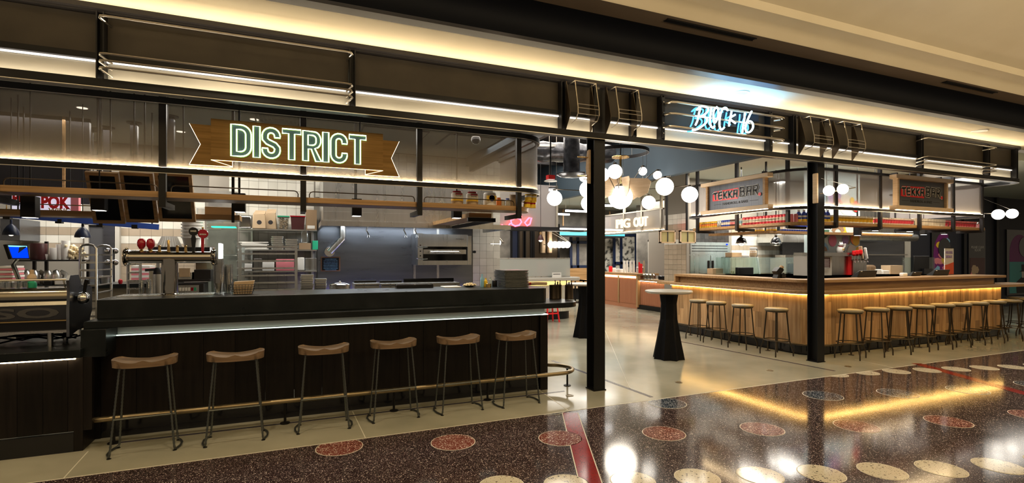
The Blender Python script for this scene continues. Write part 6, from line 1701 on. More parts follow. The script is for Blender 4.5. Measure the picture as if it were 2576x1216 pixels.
# glass food case with bagged bread
Yc = 8.15; x0, x1 = XA(1840, Yc), XA(1905, Yc); zt7 = ZA(1870, 647, Yc)
gc = thing('glass_food_case', 'glass food case holding bags of chips on the bar inner counter', 'display case', ((x0 + x1) / 2, Yc, CZ2))
MB().box(x0, x1, Yc, Yc + .28, zt7 - .012, zt7).build('top', 'steel', gc)
MB().box(x0 - .008, x0 + .0, Yc, Yc + .28, CZ2, zt7).build('side_pane', 'glass_sheet', gc)
MB().hexa([(x0, Yc - .04, CZ2), (x1 + .06, Yc - .04, CZ2), (x1 + .06, Yc - .035, CZ2), (x0, Yc - .035, CZ2), (x0, Yc, zt7 - .02), (x1, Yc, zt7 - .02), (x1, Yc + .005, zt7 - .02), (x0, Yc + .005, zt7 - .02)]).build('front_pane', 'glass_sheet', gc)
MB().bar((x1 + .06, Yc - .03, CZ2 + .02), (x1 + .005, Yc, zt7), .03, .03).build('bracket', 'white_plastic', gc)
random.seed(31)
for k, (px, py, w) in enumerate(((1848, 672, 20), (1866, 668, 20), (1882, 672, 18), (1856, 664, 14))):
    x = XA(px, Yc + .15); s = mpp(px, Yc); mb = MB()
    for q in range(40): mb.ball((x + random.gauss(0, w * s * .22), Yc + .12 + random.random() * .08, CZ2 + .02 + random.random() * .16), random.uniform(.012, .022), 6)
    tag(mb.build('chip_bag', 'popcorn'), ['left', 'middle', 'right', 'upper'][k] + ' bag of pale chips inside the glass food case', 'bag')['kind'] = 'stuff'
boxed(1841, 1866, 636, 0, Yc + .03, .18, 'kraft', 'kraft_tray', 'kraft paper tray on top of the glass food case', 'tray', zt7)
boxed(1868, 1885, 641, 0, Yc + .03, .18, 'white_paper', 'white_packet', 'low white packet on top of the glass food case', 'packet', zt7, bev=.01)
t = thing('bagged_jar', 'jar of brown snacks in a white plastic bag on the glass food case', 'jar', (XA(1895, Yc + .1), Yc + .1, zt7)); c_ = WL[t.name]
MB().lathe([(.06, 0), (.072, .05), (.072, .13), (.05, .15)], c_, 18).build('jar', 'kraft', t); MB().lathe([(.075, .1), (.06, .16), (.085, .19), (.05, .2), (.001, .2)], c_, 11).build('bag_top', 'white_plastic', t)
stack(1903, 5, 625, 647, Yc + .1, 10, 'grey_tray', 'dark_lid', 'dark lid in the thin stack right of the bagged jar', 'lid', zt7 - .0, 'thin stack of dark lids')
for k in range(4): boxed(1793, 1819, 676 + 0, 0, 8.35, .16, 'kraft', 'kraft_carton', 'brown striped food carton standing on the inner counter left', 'carton', CZ2, group=None) if k == 0 else None
# sneeze guards
t = thing('sneeze_guard', 'clear glass sneeze guard along the inner counter', 'glass guard', (XA(1900, 8.05), 8.05, CZ2))
MB().box(XA(1824, 8.05), XA(2035, 8.05), 8.05, 8.058, CZ2, ZA(1900, 648, 8.05)).build('pane', 'glass_clear', t)
MB().box(XA(1824, 8.05), XA(1824, 8.05) + .008, 8.05, 8.3, CZ2, ZA(1900, 648, 8.05)).build('end_pane', 'glass_sheet', t)
MB().box(XA(1824, 8.05), XA(2035, 8.05), 8.03, 8.08, 1.0, CZ2).build('foot_rail', 'steel', t)
t = thing('front_glass_guard', 'clear glass guard by the tills on the right of the bar', 'glass guard', (XA(2300, 6.9), 6.9, CZ2))
MB().box(XA(2270, 6.9), XA(2352, 6.9), 6.9, 6.908, CZ2, ZA(2300, 648, 6.9)).build('pane', 'glass_sheet', t)
# till, knives block etc.
boxed(1857, 1896, 673, 0, 7.95, .08, 'black_plastic', 'till_terminal', 'black till terminal behind the left wing of the bar', 'till', CZ2, bev=.01)
t = thing('chopstick_holder', 'angular black holder with wooden chopsticks on the oak bar top', 'holder', (XA(1958, 6.5), 6.5, UZ)); c_ = WL[t.name]
MB().prism([(-.09, 0), (.0, 0), (.02, .08), (.08, .14), (.05, .17), (-.02, .19), (-.10, .12), (-.06, .06)], lambda u, v, t_: (c_.x + u, c_.y + t_, UZ + v), -.05, .05).build('holder', 'black_plastic', t, smooth=0)
MB().prism([(-.0, 0), (.09, 0), (.11, .05), (.05, .09), (.0, .07)], lambda u, v, t_: (c_.x + u, c_.y + t_, UZ + v), -.07, .03).build('lower_cell', 'black_gloss', t, smooth=0)
MB().cyl((c_.x + .02, c_.y, UZ + .12), (c_.x + .09, c_.y, UZ + .20), .035, 8).build('chopsticks', 'kraft', t)
# ovens
Yo = 9.0; x0, x1, z0, z1 = ext(1978, 2010, 651, 700, Yo, .9)
tO = thing('oven_stand', 'steel stand carrying the twin ovens', 'stand', (XA(2000, Yo), Yo, 0)); MB().box(XA(1975, Yo), XA(2040, Yo), Yo, Yo + .5, 0, .9).build('stand', 'steel', tO)
for a, b, l in ((1977, 2009, 'left twin oven with glass door behind the bar'), (2013, 2040, 'right twin oven with glass door behind the bar')):
    x0, x1, z0, z1 = ext(a, b, 650, 700, Yo, .9); t = thing('convection_oven', l, 'oven', ((x0 + x1) / 2, Yo, .9))
    MB().box(x0, x1, Yo, Yo + .45, .9, z1).build('body', 'steel', t); MB().box(x0 + .06, x1 - .08, Yo - .012, Yo, .98, z1 - .14).build('door_glass', 'black_gloss', t)
    MB().box(x0 + .03, x1 - .05, Yo - .02, Yo - .005, z1 - .12, z1 - .10).build('door_handle', 'chrome', t)
q = on(2005, 645, Y=Yo); t = single(MB().box(XA(1985, Yo), XA(2018, Yo), Yo + .1, Yo + .4, ZA(2000, 650, Yo), ZA(2000, 642, Yo)), 'steel_riser', 'steel', 'low steel pan on top of the left oven', 'pan')
# hoods
t = thing('small_extractor', 'stainless hood over the ovens left of the far column', 'hood', (10.9, 9.0, 2.0))
z1h = ZA(2000, 610, 8.8); MB().box(XA(1970, 8.8), XA(2045, 8.8), 8.8, 9.55, z1h, z1h + .14).build('rim', 'steel', t); MB().box(XA(1970, 8.8) + .03, XA(2045, 8.8), 8.86, 9.55, z1h + .14, 3.4).build('shell', 'steel', t)
sb2 = struct(MB().box(XA(1968, 9.5), 12.7, 9.5, 9.56, .6, 2.6), 'wall_steel', 'steel_wall', smooth=0)
t = thing('wide_extractor', 'wide stainless hood with rounded right end behind the bar', 'hood', (13.3, 8.2, 2.0))
x0, x1 = XA(2160, 7.9), XA(2316, 7.9); zb = ZA(2240, 606, 7.9)
MB().box(x0, x1, 7.9, 8.8, zb, zb + .19).build('rim', 'steel', t, bev=.08); MB().box(x0 + .05, x1 - .15, 7.98, 8.8, zb + .19, 3.4).build('shell', 'steel', t)
sb3 = thing('steel_wall_panel', 'tall steel wall panel under the wide hood', 'panel', (13, 8.85, 0))
MB().box(XA(2160, 8.85), XA(2275, 8.85), 8.85, 8.9, .6, 2.1).build('sheet', 'steel_wall', sb3); MB().box(XA(2275, 8.85), XA(2290, 8.85), 8.84, 8.9, .6, 2.1).build('tile_edge', 'tile_white', sb3)
MB().box(XA(2180, 8.6), XA(2278, 8.6), 8.55, 8.85, ZA(2230, 640, 8.6) - .03, ZA(2230, 640, 8.6)).build('shelf', 'steel', sb3)
MB().box(XA(2160, 8.8), XA(2280, 8.8), 8.3, 8.8, .0, .95).build('base_unit', 'steel', sb3)
# mural wall
Ym = 7.35
mw = struct(MB().box(XA(2034, Ym), XA(2163, Ym), Ym, Ym + .10, 1.0, 3.45), 'wall_mural', mat('mural_ground', (.50, .62, .64), .55), smooth=0)
mw['label'] = 'pale blue wall painted with overlapping coloured discs'
def disc(px, py, rpx, m_, a0=0, a1=360, inner=0, k=0):
    q = on(px, py, Y=Ym); s = mpp(px, Ym); n = 28; r_ = rpx * s
    x0, x1 = XA(2034, Ym), XA(2163, Ym)
    pts = [(min(max(q.x + r_ * math.cos(R(a0 + (a1 - a0) * i / n)), x0), x1), q.z + r_ * math.sin(R(a0 + (a1 - a0) * i / n))) for i in range(n + 1 if a1 - a0 < 360 else n)]
    if inner: pts += [(min(max(q.x + inner * s * math.cos(R(a1 - (a1 - a0) * i / n)), x0), x1), q.z + inner * s * math.sin(R(a1 - (a1 - a0) * i / n))) for i in range(n + 1)]
    MB().prism(pts, lambda u, v, t_: (u, Ym - .001 - k * .0008 + t_, v), -.0006, 0).build('painted_disc', m_, mw, smooth=0)
mat('m_green', (.04, .12, .07), .6); mat('m_brown', (.30, .19, .11), .6); mat('m_pink', (.62, .20, .30), .6); mat('m_lilac', (.36, .26, .52), .6); mat('m_white', (.68, .66, .60), .6)
for k, a in enumerate([(2071, 578, 22, 'm_green', 180, 360), (2100, 500, 26, 'm_lilac'), (2075, 505, 14, 'sky'), (2128, 515, 26, 'm_white'), (2125, 578, 16, 'yellow'), (2108, 590, 26, 'm_brown', 20, 160, 14), (2138, 572, 18, 'm_white'), (2094, 606, 15, 'm_pink'), (2126, 604, 12, 'm_lilac'), (2070, 630, 20, 'sky', 0, 180), (2072, 632, 12, 'm_brown', 0, 180), (2113, 634, 15, 'm_green', 0, 180), (2128, 600, 18, 'm_brown', -60, 60, 12), (2150, 600, 17, 'orange'), (2152, 606, 13, 'yellow'), (2142, 634, 18, 'm_white', 0, 180), (2157, 630, 9, 'yellow'), (2155, 560, 12, 'orange', 180, 360), (2152, 520, 14, 'red_paint'), (2142, 505, 8, 'yellow'), (2106, 520, 20, 'pink', 0, 180, 14), (2050, 560, 16, 'm_pink'), (2046, 620, 14, 'm_lilac')]): disc(*a, k=k)
# beer wall island under the mural
isl = thing('tap_island', 'steel tap island with pale ledge under the mural', 'island', (XA(2100, 7.2), 7.2, 0))
x0, x1 = XA(2034, 7.0), XA(2172, 7.0); zi = ZA(2100, 636, 7.0)
MB().box(x0, x1, 6.98, 7.33, zi - .07, zi).build('ledge', 'steel', isl); MB().box(x0, XA(2095, 7.0), 7.02, 7.33, 0, zi - .07).build('side_wall', 'quartz', isl)
MB().box(XA(2096, 7.0), XA(2140, 7.0), 7.06, 7.33, 0, zi - .07).build('sink_panel', 'steel', isl); MB().box(XA(2136, 7.0), XA(2145, 7.0), 7.02, 7.33, 0, zi - .07).build('red_post', 'red_paint', isl)
MB().box(XA(2146, 7.0), XA(2180, 7.0), 7.0, 7.33, 0, zi - .16).build('tap_box', 'steel', isl)
for k, px in enumerate((2146, 2154, 2162, 2170, 2178)):
    x = XA(px, 6.95); z = zi - .15
    tp = MB().tube([(x, 7.0, z), (x, 6.92, z + .01), (x, 6.90, z - .05)], .010, 8).build('tap', 'chrome', isl)
    MB().lathe([(.009, 0), (.012, .05), (.01, .07)], (x, 6.93, z + .01), 8).build('tap_collar', 'chrome', tp)
    if k < 3: MB().lathe([(.014, .07), (.038, .10), (.038, .17), (.02, .18), (.001, .18)], (x, 6.93, z + .01 + .01 * k), 16).build('tap_handle', 'red_paint', tp)
MB().bar((XA(2172, 6.9), 6.93, zi - .12), (XA(2168, 6.9), 6.93, zi + .13), .06, .03).build('wooden_tap_handle', 'kraft', isl)
MB().bar((XA(2181, 6.9), 6.90, zi - .12), (XA(2176, 6.9), 6.90, zi + .10), .04, .03).build('white_tap_handle', 'white_plastic', isl)
x0, x1, z0, z1 = ext(2067, 2089, 648, 674, 7.0)
pb = thing('plaque', 'dark maroon allergy notice on the side of the tap island', 'sign', ((x0 + x1) / 2, 7.0, z0)); MB().box(x0, x1, 7.005, 7.018, z0, z1).build('board', 'maroon', pb)
for k in range(9): MB().box(x0 + .02 + .008 * (k % 3), x1 - .03 - .006 * (k % 2), 7.002, 7.005, z1 - .04 - k * .026, z1 - .035 - k * .026).build('text_line', 'white_paper', pb)
# beckoning cat figurine
x = XA(2113, 7.1); t = thing('beckoning_figurine', 'white beckoning cat figurine with raised paw on the island ledge', 'figurine', (x, 7.1, zi))
MB().lathe([(.05, 0), (.065, .03), (.06, .09), (.04, .13)], (x, 7.1, zi), 18).build('body', 'white_plastic', t); MB().ball((x, 7.08, zi + .165), .048, 16, .85).build('head', 'white_plastic', t)
for s in (-1, 1): MB().lathe([(.018, 0), (.001, .04)], (x + s * .03, 7.08, zi + .19), 8).build('ear', 'white_plastic', t); MB().ball((x + s * .016, 7.038, zi + .172), .006, 6).build('eye', 'black_gloss', t)
MB().tube([(x + .045, 7.06, zi + .09), (x + .075, 7.05, zi + .13), (x + .07, 7.04, zi + .18)], .018, 8).build('paw', 'white_plastic', t); MB().lathe([(.043, 0), (.043, .014)], (x, 7.09, zi + .122), 18).build('collar', 'red_gloss', t); MB().ball((x + .01, 7.035, zi + .07), .025, 10).build('coin', 'brass', t)
# tills on the bar top
def tablet(px0, px1, py0, py1, Y, lab):
    x0, x1, z0, z1 = ext(px0, px1, py0, py1, Y, UZ)
    t = thing('till_tablet', lab, 'till', ((x0 + x1) / 2, Y, UZ)); h = z1 - UZ
    MB().hexa([(x0, Y, UZ), (x1 - .03, Y, UZ), (x1 - .03, Y + .14, UZ), (x0, Y + .14, UZ), (x0 + .04, Y - .02, UZ + h), (x1, Y - .02, UZ + h), (x1, Y + .0, UZ + h), (x0 + .04, Y + .0, UZ + h)]).build('housing', 'black_plastic', t, bev=.008)
    MB().box(x0 + .06, x0 + .10, Y - .025, Y - .0, UZ + h - .02, UZ + h - .01).build('sensor', 'white_plastic', t)
tablet(2157, 2205, 681, 0, 6.1, 'dark till tablet seen from behind under the red taps')
tablet(2292, 2318, 684, 0, 6.1, 'smaller dark till tablet in the middle of the bar top')
tablet(2347, 2388, 679, 0, 6.1, 'dark till tablet right of the middle of the bar top')
x0, x1, z0, z1 = ext(2294, 2332, 644, 688, 6.9, CZ2)
t = thing('till_monitor', 'black till monitor seen from behind on the inner counter', 'monitor', ((x0 + x1) / 2, 6.85, CZ2)); MB().box(x0, x1, 6.85, 6.89, CZ2 + .05, z1).build('back', 'black_plastic', t, bev=.01); MB().box(x0 + .15, x0 + .25, 6.86, 6.89, CZ2, CZ2 + .06).build('foot', 'chrome', t)
MB().box(x0 + .25, x1 + .02, 6.80, 6.84, CZ2 + .06, CZ2 + .24).build('customer_display', 'black_gloss', t); 
# small goods on inner counter
boxed(2240, 2272, 668, 0, 7.2, .2, 'kraft', 'carton_stack', 'stack of kraft cartons on the inner counter', 'cartons', CZ2)
boxed(2187, 2206, 667, 0, 7.25, .2, 'brown_box', 'bamboo_bowl', 'rounded brown basket on the inner counter', 'basket', CZ2, bev=.05)
boxed(2206, 2222, 678, 0, 7.2, .12, 'white_plastic', 'butter_dish', 'white lidded tub on the inner counter', 'tub', CZ2, bev=.015)
boxed(2222, 2238, 681, 0, 7.15, .12, 'white_paper', 'folded_cloths', 'folded white cloths on the inner counter', 'cloth', CZ2, bev=.01)
boxed(2273, 2284, 687, 0, 6.1, .08, 'white_plastic', 'tape_dispenser', 'small white dispenser on the bar top', 'dispenser', UZ, bev=.015)
# roll-up poster
x0, x1 = XA(2377, 6.5), XA(2399, 6.5); z1 = ZA(2388, 625, 6.5)
t = thing('roll_up_banner', 'narrow banner reading WE ARE COOKING SOMETHING UP with orange lower half', 'banner', ((x0 + x1) / 2, 6.5, UZ))
t['label'] = "narrow white and orange banner reading WE'RE COOKING SOMETHING UP"
MB().box(x0, x1, 6.5, 6.512, 1.0, z1).build('sheet', 'white_paper', t); MB().box(x0 - .01, x1 + .02, 6.49, 6.52, z1, z1 + .015).build('top_bar', 'black_plastic', t)
zm2 = 1.0 + (z1 - 1.0) * .55
MB().prism([(x0, 1.0), (x1, 1.0), (x1, zm2 + .05), (x0 + (x1 - x0) * .7, zm2 + .03), (x0 + (x1 - x0) * .3, zm2), (x0, zm2 - .01)], lambda u, v, t_: (u, 6.498 + t_, v), 0, .002).build('orange_field', mat('banner_orange', (.75, .12, .05), .6), t, smooth=0)
mb = text(MB(), "WE'RE COOKING", (x1 - x0) * .8, .06, (x0 + .02, 6.497, z1 - .12), bold=.02); text(mb, 'SOMETHING UP.', (x1 - x0) * .75, .06, (x0 + .02, 6.497, z1 - .21), bold=.02); mb.build('lettering', 'm_lilac', t)
MB().box(x0, x1, 6.45, 6.6, .96, 1.0).build('base', 'steel_black', t)
struct(MB().box(XA(2377, 6.5) - .1, XA(2399, 6.5) + .1, 6.4, 6.65, 0, .96), 'trim_6', 'steel_black', smooth=0)

# ---------------------------------------------------------------- posters on the dark wall at the right
def poster(px0, px1, lab, build_fn):
    x0, x1 = XA(px0, 8.97), XA(px1, 8.97)
    t = thing('wall_poster', lab, 'poster', ((x0 + x1) / 2, 8.97, .3)); z0, z1 = ZA((px0 + px1) / 2, 709, 8.97), ZA((px0 + px1) / 2, 583, 8.97)
    z0, z1 = .35, 2.45
    MB().box(x0, x1, 8.96, 8.995, z0, z1).build('frame', 'black_gloss', t); build_fn(t, x0, x1, z0, z1)
def F8(k=0): return lambda u, v, t_: (u, 8.958 - k * .002 + t_, v)
def p1(t, x0, x1, z0, z1):
    w = x1 - x0; MB().prism([(x0 + .1 * w, z0 + .05)] + [(x1, z0 + .05), (x1, z1 - .12)] + arc(x1, z1 - .12 - .9 * w + .05, .9 * w, 90, 180, 10) + [], F8(), 0, .002).build('print', 'purple', t, smooth=0)
    random.seed(4)
    for k in range(26): a, b = x0 + w * random.uniform(.2, .95), random.uniform(z0 + .1, z1 - .35); MB().prism([(a + random.uniform(.6, 1) * .17 * math.cos(q * .785), b + .12 * random.uniform(.6, 1) * math.sin(q * .785)) for q in range(8)], F8(1 + k * .1), 0, .001).build('colour_patch', ['yellow', 'teal', 'pink', 'gold_text', 'sky'][k % 5], t, smooth=0)
    MB().lathe([(.3, -.006), (.3, 0), (.001, 0)], (x0 + w * .75, 8.945, z1 - .62), 24, axis='y').build('dark_disc', 'black_gloss', t)
poster(2343, 2384, 'tall poster of coloured patches under a dark disc, leftmost on the dark wall', p1)
def p2(t, x0, x1, z0, z1):
    w = x1 - x0; text(MB(), 'PLEASE CLEAR\nROOM', w * .75, .16, (x0 + w * .15, 8.957, 1.75)).build('lettering', 'quartz', t)
    MB().box(x0 + .06, x1 - .04, 8.955, 8.96, z0 + .06, 1.55).build('print', 'maroon', t)
    random.seed(8)
    for k in range(10): a, b = x0 + w * random.uniform(.15, .85), random.uniform(z0 + .2, 1.25); MB().prism([(a + .14 * math.cos(q * 1.047), b + .12 * math.sin(q * 1.047)) for q in range(6)], F8(2 + k * .2), 0, .001).build('colour_patch', ['kraft', 'pink', 'brown_box'][k % 3], t, smooth=0)
poster(2436, 2478, 'dark poster reading PLEASE CLEAR ROOM with warm coloured picture', p2)
def p3(t, x0, x1, z0, z1):
    w = x1 - x0; MB().prism([(x0 + .15, 1.42), (x1 - .1, 1.42), (x1 - .1, z1 - .4)] + arc(x0 + .15 + .6, z1 - .75, .6, 60, 180, 10), F8(), 0, .002).build('upper_print', 'purple', t, smooth=0)
    MB().box(x0 + .15, x1 - .1, 8.955, 8.96, z0 + .06, 1.42).build('lower_print', 'teal', t)
    c = x0 + w * .62
    MB().prism([(c - .45, z0 + .06), (c + .6, z0 + .06), (c + .5, .80), (c + .16, .92), (c - .16, .92), (c - .5, .75)], F8(2), 0, .002).build('coat_silhouette', 'ink', t, smooth=0)
    MB().prism([(c - .13, .90), (c + .13, .90), (c + .16, 1.10), (c - .16, 1.10)], F8(3), 0, .002).build('face_silhouette', 'quartz', t, smooth=0)
    MB().prism([(c - .30, 1.10), (c + .30, 1.10), (c + .17, 1.14), (c + .19, 1.33), (c - .17, 1.33), (c - .15, 1.14)], F8(4), 0, .002).build('hat_silhouette', 'ink', t, smooth=0)
    MB().lathe([(.32, -.006), (.32, 0), (.001, 0)], (c, 8.95, z1 - .55), 24, axis='y').build('dark_disc', 'black_gloss', t)
poster(2532, 2600, 'purple and teal poster with a top-hatted man, rightmost on the dark wall', p3)
for k, px in enumerate((2425, 2507)): struct(MB().box(XA(px, 8.95) - .03, XA(px, 8.95) + .1, 8.93, 9.0, 0, 3.44), 'trim_%d' % (7 + k), 'steel_black', smooth=0)
MB().box(XA(2492, 7.6), XA(2503, 7.6), 7.5, 7.62, 0, 3.44)
# globe pairs on the column and at the far right
def globe_arm(lab, a, pts, rad, end, brk):
    t = thing('globe_wall_lamp', lab, 'lamp', tuple(a))
    MB().tube([a, end], .007, 8).build('arm', 'brass_dull', t)
    for p, r_ in zip(pts, rad): 
        MB().ball(p, r_, 24).build('globe', 'opal', t); MB().lathe([(.03, -.02), (.035, 0), (.02, .03)], (p.x, p.y, p.z + r_ * .0), 12, axis='x').build('socket', 'bronze_dark', t)
    MB().tube([brk, end], .002, 5).build('stay_wire', 'rail_steel', t)
    return t
q1, q2 = on(2085, 480, Y=5.15), on(2120, 476, Y=5.15)
a = Vector((7.24, 5.30, q1.z - .03))
t = globe_arm('two-globe lamp arm fixed to the far black column', a, [q1, q2], [.075, .075], on(2152, 472, Y=5.12), Vector((7.24, 5.28, q1.z + .20)))
MB().box(7.18, 7.21, 5.30, 5.38, q1.z - .17, q1.z + .28).build('wooden_bracket', 'ply', t, bev=.01)
q1, q2 = on(2511, 540, Y=5.9), on(2546, 538, Y=5.9)
t = globe_arm('two-globe lamp arm beyond the right end of the oak bar canopy', Vector((CXE + .05, 5.95, q1.z)), [q1, q2], [.105, .10], on(2566, 537, Y=5.9), Vector((CXE + .05, 5.95, q1.z + .35)))
t = thing('column_bracket', 'pale wooden lamp bracket on the left side of the near black column', 'bracket', (3.25, 5.3, 2.6))
p = on(1484, 380, X=3.255); z0, z1 = ZA(1484, 463, 5.32), ZA(1484, 378, 5.32)
MB().prism([(5.30, z0), (5.335, z0 + .01), (5.37, z0 + .2), (5.34, z1 - .01), (5.30, z1)], lambda u, v, t_: (t_, u, v), 3.235, 3.262).build('board', 'ply', t)
MB().cyl((3.10, 5.33, z1 - .09), (3.24, 5.33, z1 - .09), .008, 8).build('peg', 'brass', t); MB().cyl((3.10, 5.33, z0 + .09), (3.24, 5.33, z0 + .09), .008, 8).build('peg', 'brass', t)

# ================================================================ THE HALL BETWEEN THE BARS
def cocktail(x, y, lab, r_=.36):
    t = thing('cocktail_table', lab, 'table', (x, y, 0))
    MB().lathe([(r_ - .03, 1.025), (r_, 1.04), (r_, 1.058), (r_ - .012, 1.066), (.001, 1.066)], (x, y, 0), 40).build('table_top', 'quartz', t)
    MB().lathe([(r_ - .035, 1.02), (r_ - .008, 1.036), (.001, 1.03)], (x, y, 0), 40).build('top_edge', 'oak_slab', t)
    mb = MB(); n = 16; rings = [(0, .25, .165), (.30, .19, .13), (.62, .135, .10), (.86, .125, .10), (1.02, .15, .12)]
    for z, ra, rb in rings:
        for k in range(n): a = 2 * math.pi * k / n + .2; q = ra if k % 2 else rb * 1.18; mb.v.append((x + q * math.cos(a), y + q * math.sin(a), z))
    for j in range(len(rings) - 1):
        for k in range(n): mb.f.append((j * n + k, j * n + (k + 1) % n, (j + 1) * n + (k + 1) % n, (j + 1) * n + k))
    mb.f.append(tuple(range(n))); mb.f.append(tuple(range((len(rings) - 1) * n, len(rings) * n)))
    mb.build('fluted_pedestal', 'pedestal_black', t, smooth=0)
p = on(1693, 905, Z=0); cocktail(p.x, p.y + .1, 'tall round cocktail table with fluted black pedestal in front of the oak bar')
p = on(1478, 850, Z=0); cocktail(p.x, p.y + .1, 'tall cocktail table half hidden behind the near black column')

# ---------------------------------------------------------------- coral bar under PIG OUT
cb = thing('coral_counter', 'ribbed coral coloured counter with oak top in the middle of the hall', 'counter', (9.8, 12, 0))
def ribs(y0, y1, x, z0, z1, m_, par, step=.045):
    mb = MB(); y = y0
    while y < y1 - step: mb.prism([(0, 0), (-.016, step * .25), (-.018, step * .5), (-.016, step * .75), (0, step * .95)], lambda u, v, t_: (x + u, y + v, t_), z0, z1); y += step
    o = mb.build('ribbed_panel', m_, par); o['kind'] = 'stuff'; return o
MB().box(9.6, 10.3, 12.94, 14.9, 0, 1.06).build('carcass', 'coral', cb); MB().box(9.66, 10.3, 9.4, 12.94, 0, .80).build('carcass', 'coral', cb)
MB().box(9.66, 10.6, 9.2, 9.4, 0, .84).build('end_block', 'oak_slab', cb)
ribs(12.98, 13.84, 9.6, .14, .90, 'coral', cb); ribs(13.90, 14.86, 9.6, .14, .90, 'coral', cb); ribs(9.42, 12.86, 9.66, .14, .82, 'coral', cb)
MB().box(9.56, 9.6, 13.84, 13.90, .12, .98).build('oak_post', 'oak', cb); MB().box(9.56, 9.66, 12.86, 12.94, .05, 1.0).build('oak_post', 'oak', cb)
MB().box(9.54, 10.35, 12.86, 15.0, 1.01, 1.07).build('high_top', 'oak_slab_y', cb); MB().box(9.60, 10.4, 9.2, 12.86, .86, .905).build('low_top', 'oak_slab_y', cb)
MB().box(9.575, 9.595, 12.98, 14.86, .925, .985).build('led_strip', glow('led_cream', (1, .72, .34), 5), cb); MB().box(9.62, 9.64, 9.42, 12.84, .845, .858).build('led_strip', 'led_warm', cb)
MB().box(9.61, 9.65, 9.4, 14.9, 0, .13).build('toe_kick', 'black_plastic', cb)
# canopy with PIG OUT
pg = thing('pig_out_canopy', 'grey mesh canopy with glowing letters PIG OUT over the coral counter', 'canopy', (10, 13, 2.34))
pp = [(9.6, 14.85), (9.6, 11.75), (11.0, 11.45)]
MB().sweep(pp, [(.04, 2.30), (.04, 2.35), (-.04, 2.35), (-.04, 2.30)]).build('lower_beam', 'rail_steel', pg); MB().sweep(pp, [(.03, 2.93), (.03, 2.97), (-.03, 2.97), (-.03, 2.93)]).build('top_rail', 'rail_steel', pg)
MB().sweep(pp, [(.0, 2.35), (.0, 2.93), (-.01, 2.93), (-.01, 2.35)]).build('mesh_panel', 'gauze_bar', pg); MB().sweep(pp, [(.03, 2.352), (.03, 2.362), (.015, 2.362), (.015, 2.352)]).build('led_strip', 'led_warm', pg)
for x, y in ((9.6, 14.8), (9.6, 13.6), (9.6, 12.7), (9.6, 11.82), (9.68, 11.68)): MB().box(x - .03, x + .03, y - .03, y + .03, 2.35, 3.45).build('post', 'rail_steel', pg)
y0, y1 = on(1552, 600, X=9.5).y, on(1631, 600, X=9.5).y
z0 = on(1552, 574, X=9.5).z
def slabtext(txt, ya, yb, zl, zh, par):
    mb = MB(); text(mb, txt, ya - yb, zh - zl, (9.50, ya, zl), (0, -1, 0), (0, 0, 1), depth=.05, bold=.022); return mb.build('letters', 'sign_pig', par)
yA, yB = on(1586, 600, X=9.5).y, on(1596, 600, X=9.5).y
slabtext('PIG', y0, yA, 2.48, 2.77, pg); slabtext('OUT', yB, y1, 2.48, 2.77, pg)
# objects on the coral counter
def at(px, X=9.85): return (X, on(px, 690, X=X).y)
HZ = 1.07
def cyl_at(px, py0, w, m_, nm, lab, cat, prof=CYL, z=HZ, X=9.85, grp=None):
    c = at(px, X); s = Vector((c[0], c[1], 0)).dot(Vector((ST, CT, 0))) / 1296; h = on(px, py0, X=X).z - z
    return single(MB().lathe([(a * w * s / 2, b * h) for a, b in prof], (*c, z), 16), nm, m_, lab, cat, grp)
for k, px in enumerate((1570, 1577, 1586, 1594)):
    o_ = cyl_at(px, 656, 7, 'foam_cup', 'paper_cup_stack', ['leftmost', 'second', 'third', 'rightmost'][k] + ' tall white cup column on the coral counter', 'cups', [(1, 0), (.8, .5), (.8, 1), (.001, 1)])
cyl_at(1536, 670, 9, 'red_paint', 'red_cup_holder', 'red and white dispenser on the coral counter', 'dispenser'); cyl_at(1545, 674, 8, 'white_plastic', 'straw_jar', 'white straw jar on the coral counter', 'jar'); 
cyl_at(1557, 677, 20, 'white_plastic', 'plate_pile', 'low pile of white plates on the coral counter', 'plates')
for k, px in enumerate((1608, 1611, 1614)): cyl_at(px, 664 - (k == 0) * 4, 4, 'red_paint', 'red_tap', ['left', 'middle', 'right'][k] + ' red beer tap handle on the coral counter', 'tap', X=10.0, z=1.07)
cyl_at(1620, 656, 3, 'kraft', 'wooden_tap', 'wooden beer tap handle on the coral counter', 'tap', X=10.0)
cyl_at(1611, 672, 22, 'steel', 'tap_station', 'small steel tap station on the coral counter', 'tap station', X=10.15)
LZ = .905
for k, (px, w) in enumerate(((1626, 15), (1634, 15), (1642, 15), (1631, 14), (1640, 13))):
    c = on(px, 690, X=9.8).y + .15 * (k > 2); r_ = .085
    t = single(MB().lathe([(.06, 0), (r_, .02), (r_, .13), (.05, .17), (.055, .20), (.001, .20)], (9.8, c, LZ), 16), 'glass_growler', 'plastic_clear', ['left front', 'middle front', 'right front', 'left rear', 'right rear'][k] + ' clear glass jug on the low coral counter', 'jug')
t = single(MB().box(9.9, 10.25, on(1668, 690, X=9.9).y, on(1655, 690, X=9.9).y, LZ, LZ + .12), 'card_till', 'black_gloss', 'low black till box on the coral counter', 'till', bev=.02)
